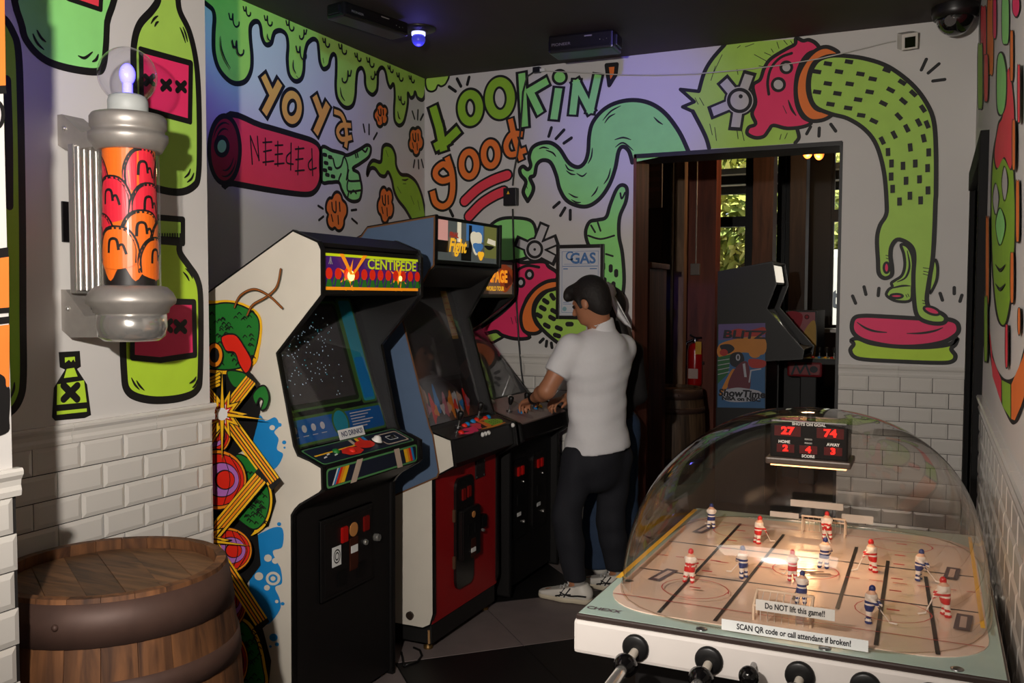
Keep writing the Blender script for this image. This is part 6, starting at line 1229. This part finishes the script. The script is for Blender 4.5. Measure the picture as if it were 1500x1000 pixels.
F = Field(hc2-.36, hc2+.16, .008); F.ell(hc2+Z*.02-f2*.015, (.098, .082, .105), (f2, s2, Z), .01); F.ell(hc2+f2*.10-Z*.03, (.07, .1, .09), (f2, s2, Z), sub=True)
rb = V3(dep(893,430,5.12)); re_ = V3(dep(924,480,5.12)); F.cone(hc2-f2*.08+Z*.0, rb-[0, 0, .02], .035, .03, .02); F.cone(rb-[0, 0, .02], V3(dep(905,470,5.14)), .034, .04, .02); F.cone(V3(dep(905,470,5.14)), V3(dep(926,530,5.14)), .04, .03, .02); hr = F.mesh('hair', HAIR, wom)
RIB = mat('ribbon_white', (226, 224, 226), .35)
def leaf(pts, wd, name):
    mb = MB(); n = len(pts); vs = []
    for i, p in enumerate(pts):
        p = Vector(p); t = (Vector(pts[min(i+1, n-1)])-Vector(pts[max(i-1, 0)])).normalized(); s = t.cross(Vector(CF)).normalized(); w = wd[i]
        vs += [p+s*w, p-CF*.012, p-s*w, p+CF*.006]
    fs = [(4*i+j, 4*i+(j+1) % 4, 4*i+4+(j+1) % 4, 4*i+4+j) for i in range(n-1) for j in range(4)]+[(0, 1, 2, 3), (4*n-4, 4*n-3, 4*n-2, 4*n-1)]; mb.add(vs, fs, 0, True); mb.build(name, RIB, wom)
leaf([dep(x, y, 5.06) for x, y in [(888,414),(893,421),(897,430),(896,437)]], [.012, .027, .025, .012], 'ribbon_knot')
leaf([dep(x, y, 5.06) for x, y in [(897,433),(901,446),(908,461),(917,473),(925,481)]], [.005, .017, .020, .014, .002], 'ribbon_tail')
leaf([dep(x, y, 5.07) for x, y in [(900,434),(907,447),(915,462),(924,478)]], [.003, .006, .006, .002], 'ribbon_tail')
for s in (-1, 1):
    F = Field(Q(.06,.08*s,.04)-.17, Q(.06,.08*s,.04)+.17, .007); F.cone(Q(-.05,.08*s,.045), Q(.09,.08*s,.035), .043, .036, .02); F.plane((0, 0, .003), (0, 0, -1)); F.mesh('shoe', SHOE, wom)
# ================================================================ THE ROOM BEYOND THE DOORWAY
YW = 10.8
struct(MB().box((-5, 5.4, -.1), (3, YW+.1, 0)).build('floor_beyond', wood('dark_floor_wood', (26, 18, 14), (52, 36, 28), (3, 20, 3), .5)))
DKC = mat('dark_brown_paint', (34, 24, 20), .7, var=.1)
struct(MB().box((-5, 5.19, 3.35), (3, YW+.1, 3.5)).build('ceiling_beyond', DKC))
struct(MB().box((-5.1, 5.4, 0), (-5, YW, 3.4)).build('wall_beyond_left', DKC)); struct(MB().box((3, 5.4, 0), (3.1, YW, 3.4)).build('wall_beyond_right', DKC))
struct(MB().box((-5, 5.39, 0), (XL-.15, 5.5, 3.4)).box((XR+.15, 5.39, 0), (3, 5.5, 3.4)).box((-5, 5.39, 3.0), (3, 5.5, 3.4)).build('wall_beyond_front', DKC))
wx = lambda p: onY(p, 400, YW).x
wz = lambda p: onY(1100, p, YW).z
FRM = mat('window_frame_black', (20, 17, 16), .5)
wb_ = MB().box((-5, YW, 0), (wx(1046), YW+.12, 3.4)).box((wx(1046), YW, 0), (3, YW+.12, wz(474))).box((wx(1046), YW, wz(222)), (3, YW+.12, 3.4)).box((wx(1232)+.3, YW, 0), (3, YW+.12, 3.4))
wo = struct(wb_.build('wall_beyond_back', DKC))
PANE = clear('window_glass', (246, 250, 248), .05, .02)
def win(i, a, b, bars):
    x0, x1 = wx(a), wx(b); m = MB()
    o = struct(MB().box((x0, YW+.03, wz(474)), (x0+.05, YW+.09, wz(222))).box((x1-.05, YW+.03, wz(474)), (x1, YW+.09, wz(222))).build('window_%d' % i, FRM))
    zs = [wz(474)]
    for y0, y1 in bars: MB().box((x0, YW+.02, wz(y1)), (x1, YW+.1, wz(y0))).build('mullion', FRM, o)
    ed = [474]+[q for bq in bars for q in (bq[1], bq[0])]+[222]
    for k in range(0, len(ed), 2): MB().box((x0+.02, YW+.055, wz(ed[k])), (x1-.02, YW+.06, wz(ed[k+1]))).build('pane', PANE, o)
win(1, 1040, 1096, [(316, 331)]); win(2, 1096, 1143, [(313, 329)]); win(3, 1148, 1213, [(310, 327)]); win(4, 1213, 1236, [(311, 328)])
MB().box((wx(1091), YW+.01, wz(474)), (wx(1101), YW+.11, wz(222))).build('mullion', FRM, wo); MB().box((wx(1143), YW-.02, wz(474)), (wx(1149), YW+.11, wz(222))).build('mullion', FRM, wo); MB().box((wx(1180), YW-.02, wz(474)), (wx(1216), YW+.11, wz(222))).build('dark_panel', FRM, wo)
# timber posts and panels
PW = wood('post_wood', (120, 92, 70), (176, 140, 108), (20, 20, 2)); RW = wood('panel_red_wood', (92, 42, 26), (140, 68, 42), (14, 14, 1.6)); BRW = wood('post_brown', (60, 38, 28), (96, 64, 48), (20, 20, 2))
def post(a, b, Y, d, m, zt=3.35, name='timber_post', label='', zb=0):
    x0, x1 = onY(a, 400, Y).x, onY(b, 400, Y).x
    return tag(MB().box((x0, Y, zb), (x1, Y+d, zt), bev=.006).build(name, m), label, 'post')
post(987, 1001.5, 8.15, .12, PW, label='pale narrow timber post beside the reddish panel')
post(1001.5, 1048, 8.45, .2, RW, name='timber_column', label='wide reddish timber column carrying the fire extinguisher')
post(1101, 1131, 9.6, .25, BRW, label='brown timber post between the far windows')
post(1155, 1179, 9.6, .25, wood('post_dark', (34, 24, 20), (64, 46, 36), (20, 20, 2)), label='dark timber post standing beside the pendant lamps')
post(969, 982, 8.2, .1, wood('post_dark', (34, 24, 20), (64, 46, 36)), label='very dark post left of the pale timber post')
# conduit and switch box
x = onY(1020.5, 300, 8.44).x; cb_ = thing('switch_box', (x, 8.44, onY(1020, 403, 8.44).z), 'grey switch box with thin conduit on the reddish column', 'switch')
z0, z1 = onY(1020, 403, 8.44).z, onY(1020, 386, 8.44).z; MB().box((x-.042, 8.40, z0), (x+.042, 8.449, z1), bev=.004).build('box', mat('box_grey', (120, 112, 106), .5, .3), cb_); MB().tube([(x, 8.44, z1), (x, 8.44, 3.3)], .008, 8).build('conduit', mat('conduit_grey', (150, 140, 132), .4, .5), cb_)
# fire extinguisher
ex = onY(1018, 530, 8.36); fx = thing('fire_extinguisher', (ex.x, 8.36, onY(1018, 568, 8.36).z), 'red fire extinguisher hung on the reddish timber column', 'fire extinguisher')
ez0, ez1 = onY(1018, 566, 8.36).z, onY(1018, 502, 8.36).z; XR_ = mat('extinguisher_red', (176, 20, 22), .25)
MB().lathe([(.03, ez0), (.062, ez0+.012), (.064, ez0+.03), (.064, ez1-.07), (.055, ez1-.03), (.03, ez1-.006), (.02, ez1)], (ex.x, 8.36, 0), 28).build('cylinder', XR_, fx)
MB().lathe([(.02, ez1), (.024, ez1+.02), (.018, ez1+.04)], (ex.x, 8.36, 0), 16).build('valve', STEEL, fx); MB().tube([(ex.x-.05, 8.36, ez1+.075), (ex.x, 8.36, ez1+.045), (ex.x+.06, 8.34, ez1+.05)], .009, 8).build('lever', RUBBER, fx)
MB().tube([(ex.x-.015, 8.33, ez1+.03), (ex.x-.07, 8.31, ez1), (ex.x-.085, 8.30, ez1-.12), (ex.x-.08, 8.31, ez1-.24)], .011, 8).build('hose', RUBBER, fx)
MB().prism([(ex.x-.045, ez0+.08), (ex.x+.045, ez0+.08), (ex.x+.045, ez0+.17), (ex.x-.045, ez0+.17)], 'Y', 8.291, 8.2925).build('label_sheet', mat('extinguisher_label', (196, 170, 160), .5), fx)
MB().box((ex.x+.02, 8.285, ez1-.10), (ex.x+.075, 8.287, ez1+.015)).build('inspection_tag', mat('tag_yellow', (226, 170, 30), .5), fx)
MB().box((ex.x-.07, 8.40, ez0+.2), (ex.x+.07, 8.44, ez0+.23), bev=.003).build('bracket', RUBBER, fx)
barrel((-2.05, 7.80), .235, .275, .82, 'weathered barrel standing beyond the doorway', wood('stave_grey', (60, 44, 32), (116, 90, 66), (28, 28, 2.2)))
# hanging sign and wooden cupboard just inside
sgn = thing('hanging_sign', tuple(onY(958, 305, 6.6)), 'brown hanging board high inside the doorway', 'sign')
a, b = onY(948, 232, 6.6), onY(969, 304, 6.6); MB().box((a.x, 6.6, b.z), (b.x, 6.63, 2.95), bev=.003).tube([(a.x+.03, 6.615, 2.94), (a.x+.03, 6.615, 3.36)], .006).tube([(b.x-.03, 6.615, 2.94), (b.x-.03, 6.615, 3.36)], .006).build('board', wood('sign_wood', (60, 40, 30), (90, 62, 46), (9, 9, 4)), sgn)
for k in range(6): MB().box((a.x+.015, 6.597, b.z+.12+k*.075), (b.x-.015, 6.60, b.z+.15+k*.075)).build('printed_line', mat('sign_line', (110, 70, 54), .6), sgn)
a, b = onY(943, 384, 6.3), onY(956, 384, 6.3); cu_ = thing('cupboard', (a.x-.1, 6.4, 0), 'reddish wooden cupboard standing just inside the doorway', 'cupboard')
CUPW = wood('cupboard_wood', (92, 46, 32), (140, 78, 56), (20, 20, 2)); MB().box((a.x-.5, 6.3, 0), (b.x-.02, 6.75, a.z-.04), bev=.004).build('carcass', CUPW, cu_); MB().box((a.x-.52, 6.28, a.z-.04), (b.x, 6.77, a.z), bev=.006).build('top', CUPW, cu_); MB().box((a.x-.46, 6.29, .1), (b.x-.04, 6.30, a.z-.12), bev=.003).build('door', CUPW, cu_)
# arcade machine with sports side print
YC = 7.1; u = lambda p, q: (onY(p, q, YC).x, onY(p, q, YC).z)
Xb = u(1050, 500)[0]; Xf = u(1122, 560)[0]
pr = [(Xb, 0), (Xf, 0), (Xf, u(1122, 529)[1]), u(1176, 526), u(1178, 513), u(1124, 452), u(1137, 416), u(1132, 383), (Xb, u(1050, 398)[1])]
c4 = thing('arcade_cabinet', ((Xb+Xf)/2, YC+.3, 0), 'black arcade cabinet with football and basketball side print beyond the doorway', 'arcade machine', 'arcade machines beyond the doorway')
s4 = side(pr, YC, .02, CB, TM, c4); side(pr, YC+.62, .02, CB, TM, c4); ya, yb = YC+.02, YC+.62
slab([(Xb, 0), (Xb, pr[8][1]-.01)], ya, yb, CB, c4, 'back_board', -.015); slab([(Xb, pr[8][1]-.01), (pr[7][0], pr[7][1]-.01)], ya, yb, CB, c4, 'top_board'); slab([(Xf-.01, 0), (Xf-.01, pr[2][1]), (pr[3][0]-.01, pr[3][1]+.005)], ya, yb, CB, c4, 'front_board')
slab([(pr[4][0]-.012, pr[4][1]), (pr[4][0]-.14, pr[4][1]+.02)], ya, yb, CB, c4, 'control_panel')
mzz = Face((pr[4][0]-.10, pr[4][1]+.03), (pr[5][0]-.03, pr[5][1]), ya, yb); mzz.box(0, 1, 0, 1, .01, DARK, c4, 'monitor_bezel', -.02); mzz.box(0, 1, .02, .98, .003, GLS, c4, 'screen_glass', -.005, bev=0)
mqq = Face((pr[6][0]-.008, pr[6][1]), (pr[7][0]-.008, pr[7][1]), ya, yb); mqq.box(.05, .75, .1, .85, .004, glow('mq_white', (236, 226, 206), 1.1), c4, 'marquee', -.004, bev=0); mqq.box(0, 1, 0, 1, .004, CB, c4, 'marquee_frame', -.012, bev=0)
P = Paint('Y', YC-.0012, -1, .0005); K = lambda pts: crop(1040, 360, 4.165, pts)
SB, SG, SR, SO, SK, SW = mat('sp_blue', (60, 110, 160), .5), mat('sp_green', (40, 110, 60), .5), mat('sp_red', (190, 50, 40), .5), mat('sp_orange', (220, 140, 50), .5), mat('sp_dark', (26, 28, 40), .5), mat('sp_pale', (190, 190, 200), .5)
P.fill(K([(52,478),(338,470),(335,990),(45,985)]), SB, smooth=False); P.fill(K([(52,478),(338,470),(338,560),(52,575)]), mat('sp_violet', (110, 90, 150), .5), smooth=False)
P.fill(K([(100,530),(170,505),(240,515),(330,495),(320,545),(110,555)]), SR); P.fill(K([(60,600),(200,560),(330,560),(330,660),(200,650),(60,680)]), SO); P.fill(K([(60,610),(120,600),(150,630),(100,660)]), SK); P.fill(K([(48,680),(130,660),(110,780),(48,840)]), SG, smooth=False)
for k in range(4): P.stroke(K([(50,700+k*28),(118,690+k*26)]), 1, SW, smooth=False)
P.fill(K([(130,660),(190,650),(210,700),(170,740),(125,720)]), SK); P.fill(K([(60,900),(130,760),(150,770),(90,890)]), SO); P.fill(K([(240,690),(335,700),(330,740),(250,740)]), SR); P.fill(K([(160,740),(230,710),(240,880),(110,870)]), mat('sp_wine', (110, 44, 60), .5)); P.fill(K([(200,720),(215,715),(225,800),(210,800)]), SW, smooth=False)
P.stroke(K([(240,830),(250,760),(310,750)]), 2, SW, smooth=False)
P.ell(one(K, (85, 650)), 6, 5, SR); P.ell(one(K, (275, 650)), 9, 8, SO); P.fill(K([(80,890),(150,865),(230,870),(310,890),(312,930),(230,950),(100,945)]), SW)
pa4 = P.build('side_print', s4, 'colourful football and basketball print')
def ptx(body, size, p, m, sx=1, bold=.001, sh=0): q = onY(p[0], p[1], YC-.006); text('print_lettering', body, size, q, (1, 0, 0), (0, 0, 1), m, pa4, bold, sx, .006, sh)
ptx('BLITZ', .085, one(K, (210, 543)), SK, 1.5, .003, .1); ptx('ShowTime', .075, one(K, (195, 902)), SK, 1.1, .003, .1); ptx('NBA on NBC', .04, one(K, (190, 934)), SK, 1.3, .002); ptx('0', .07, one(K, (172, 682)), SW, 1, .002)
# machine with pink and yellow side print behind it
Y5 = 8.35; v5 = lambda p, q: onY(p, q, Y5); a = v5(1150, 455); b = v5(1196, 530); c5 = thing('arcade_cabinet', ((a.x+b.x)/2, Y5+.3, 0), 'arcade cabinet with pink and yellow side print and red front beyond the doorway', 'arcade machine', 'arcade machines beyond the doorway')
bd = MB().prism([(a.x, 0), (b.x, 0), (b.x, b.z), (b.x, v5(1196,455).z+.0), (a.x, a.z)], 'Y', Y5, Y5+.6).build('body', CB, c5)
P = Paint('Y', Y5, -1, .0006); P.fill([(1151,457),(1194,457),(1194,528),(1151,528)], mat('sp_rose', (178, 96, 104), .5), smooth=False); P.fill([(1178,485),(1194,470),(1194,520),(1182,528),(1172,512)], mat('sp_yellow', (206, 158, 50), .5)); P.fill([(1152,458),(1175,460),(1170,482),(1152,490)], DRED); P.fill([(1168,500),(1178,495),(1176,520),(1165,522)], mat('sp_pale', (190, 190, 200)))
for c_ in ((1160,470),(1182,464),(1168,488),(1158,500)): P.ell(c_, 3, 3, DRED, 1)
P.build('side_print', bd)
z5 = v5(1190, 522).z; x5 = onY(1228, 522, 8.1).x
cpn = MB().box((a.x+.05, 8.05, z5-.05), (x5+.15, 8.34, z5), bev=.006).build('control_panel', CB, c5); MB().box((b.x-.05, 8.06, z5), (x5+.12, 8.30, z5+.003)).build('panel_overlay', mat('panel_green_cream', (150, 160, 110), .5), cpn)
for k, m_ in enumerate((AR, BLU, YEL, AR)): MB().lathe([(.014, 0), (.014, .01), (.006, .014)], (b.x+.0+k*.05, 8.1, z5+.003), 12).build('button', m_, cpn)
for k in range(4): joystick((b.x-.02+k*.06, 8.2, z5+.003), c5, Vector((0, .1, 1)), h=.09)
a2, b2_ = onY(1153, 529, 8.04), onY(1204, 553, 8.04); rf = MB().box((a2.x, 8.04, b2_.z), (b2_.x, 8.34, a2.z), bev=.02).build('red_front', mat('front_red', (140, 24, 34), .4), c5)
P = Paint('Y', 8.04, -1, .0006); P.stroke([(1160,548),(1166,533),(1172,546),(1180,533),(1186,548)], 3, SK, smooth=False); P.ell((1192, 541), 6, 5, SK); P.build('front_print', rf)
MB().box((a2.x+.1, 8.1, 0), (b2_.x-.05, 8.34, b2_.z+.01), bev=.01).build('pedestal', CB, c5)
# counter rail by the right window
tag(MB().box((onY(1190, 470, 9.9).x, 9.85, onY(1200, 487, 9.85).z), (.6, 10.1, onY(1200, 484, 9.85).z+.02), bev=.006).build('window_counter', mat('counter_steel', (120, 116, 112), .3, .8)), 'slim metal counter ledge under the far right window', 'counter')
# pendant bulbs
for k, (p_, q_) in enumerate(((1183, 222), (1200, 224))):
    c_ = onY(p_, q_, 8.6); t_ = thing('pendant_lamp', tuple(c_), ('amber pendant bulb close to the dark timber post', 'amber pendant bulb above the pink and yellow cabinet')[k], 'lamp', 'amber pendant bulbs'); MB().ball(c_, .045, sc=(1, 1, 1.4), seg=16, rings=10).build('bulb', mat('amber_bulb', (200, 110, 50), .3, em=.8, emc=(255, 140, 60), var=0), t_); MB().tube([c_+Vector((0, 0, .06)), Vector((c_.x, c_.y, 3.35))], .006, 8).build('cord', RUBBER, t_)
    light('pendant_light', 'POINT', (c_.x, c_.y-.1, c_.z-.12), 9, (1, .6, .3), shadow_soft_size=.04)
# ================================================================ OUTSIDE
struct(MB().box((-25, YW+.12, -.15), (25, 45, -.02)).build('ground_outside', mat('pavement', (170, 164, 154), .8, var=.1, scale=2)))
tag(MB().box((-12, 30, 0), (12, 31, 3.2)).box((-12, 30.5, 3.2), (12, 31.5, 3.6)).build('far_building', mat('pale_facade', (206, 198, 186), .8, var=.06, scale=.5)), 'pale low building across the street', 'building')
struct(MB().box((-4, YW+.15, 3.05), (3, YW+1.9, 3.12)).build('canopy', mat('canopy_boards', (196, 180, 158), .7))); 
for k in (0, 3): struct(MB().box((-4, YW+.3+k*.35, 2.95), (3, YW+.38+k*.35, 3.05)).build('canopy_beam', FRM))
def tree(c, h, rc, seed, label, n):
    t = thing('tree', (c[0], c[1], 0), label, 'tree', 'street trees outside'); r = random.Random(seed); bark = mat('bark', (110, 90, 72), .9, var=.2, scale=14, bump=.4)
    tr = MB().tube([(c[0], c[1], -.05), (c[0]+.05, c[1], h*.2), (c[0]-.02, c[1], h*.34)], .2, 12, rs=[.24, .19, .17])
    for k in range(5):
        a = 2*pi*k/5+.4; tr.tube([(c[0], c[1], h*.30), (c[0]+.35*cos(a), c[1]+.35*sin(a), h*.45), (c[0]+1.0*cos(a), c[1]+1.0*sin(a), h*.75)], .08, 8, rs=[.12, .08, .03])
    tr.build('trunk', bark, t); lv = MB()
    for i in range(n):
        a = r.uniform(0, 2*pi); q = r.uniform(-1, 1); rr_ = rc*r.uniform(.45, 1)**.6; s_ = sqrt(1-q*q)
        p = Vector((c[0]+rr_*s_*cos(a), c[1]+rr_*s_*sin(a)*.8, h*.66+rr_*q*.85)); d = Vector((r.gauss(0, 1), r.gauss(0, 1), r.gauss(0, 1))).normalized(); e = d.orthogonal().normalized(); w = r.uniform(.05, .1)
        lv.add([p-d*w*1.6, p+e*w*.7, p+d*w*1.6, p-e*w*.7], [(0, 1, 2, 3)], i % 3)
    me = bpy.data.meshes.new('foliage'); me.from_pydata(lv.v, [], lv.f)
    for nm, c_ in (('leaf_a', (176, 178, 84)), ('leaf_b', (214, 206, 120)), ('leaf_c', (130, 142, 64))): me.materials.append(mat(nm, c_, .6))
    me.polygons.foreach_set('material_index', lv.m); me.update(); tag(link('foliage', me, t), kind='stuff')
tree((onY(1072, 400, 15).x, 15, 0), 4.6, 1.75, 1, 'leafy street tree with forked trunk outside the far left window', 7000)
tree((onY(1150, 400, 23).x, 23, 0), 6.4, 3.0, 2, 'broad leafy tree farther off behind the middle windows', 7000); tree((onY(1230, 400, 18).x+.5, 18, 0), 5.4, 1.5, 3, 'leafy tree above the white van', 5000)
vx = onY(1205, 440, 14).x; vn = thing('van', (vx+1.6, 14.9, 0), 'white van parked outside the far right window', 'van')
MB().box((vx, 14, .45), (vx+4.2, 15.8, 2.3), bev=.12).build('van_body', mat('van_white', (226, 222, 216), .3), vn); q = onY(1223, 437, 13.99); text('van_lettering', 't', .42, (q.x, 13.998, q.z), (1, 0, 0), (0, 0, 1), mat('van_grey', (70, 72, 78), .5), vn, bold=.01)
for k in (.8, 3.3):
    wl = MB().lathe([(.18, 0), (.34, .0), (.36, .05), (.36, .2), (.2, .22)], (vx+k, 13.97, .36), 24, axis='Y').build('wheel', RUBBER, vn)
MB().box((vx+.2, 13.99, .5), (vx+4, 14.0, .72)).build('van_stripe', mat('van_orange', (210, 140, 60), .4), vn)
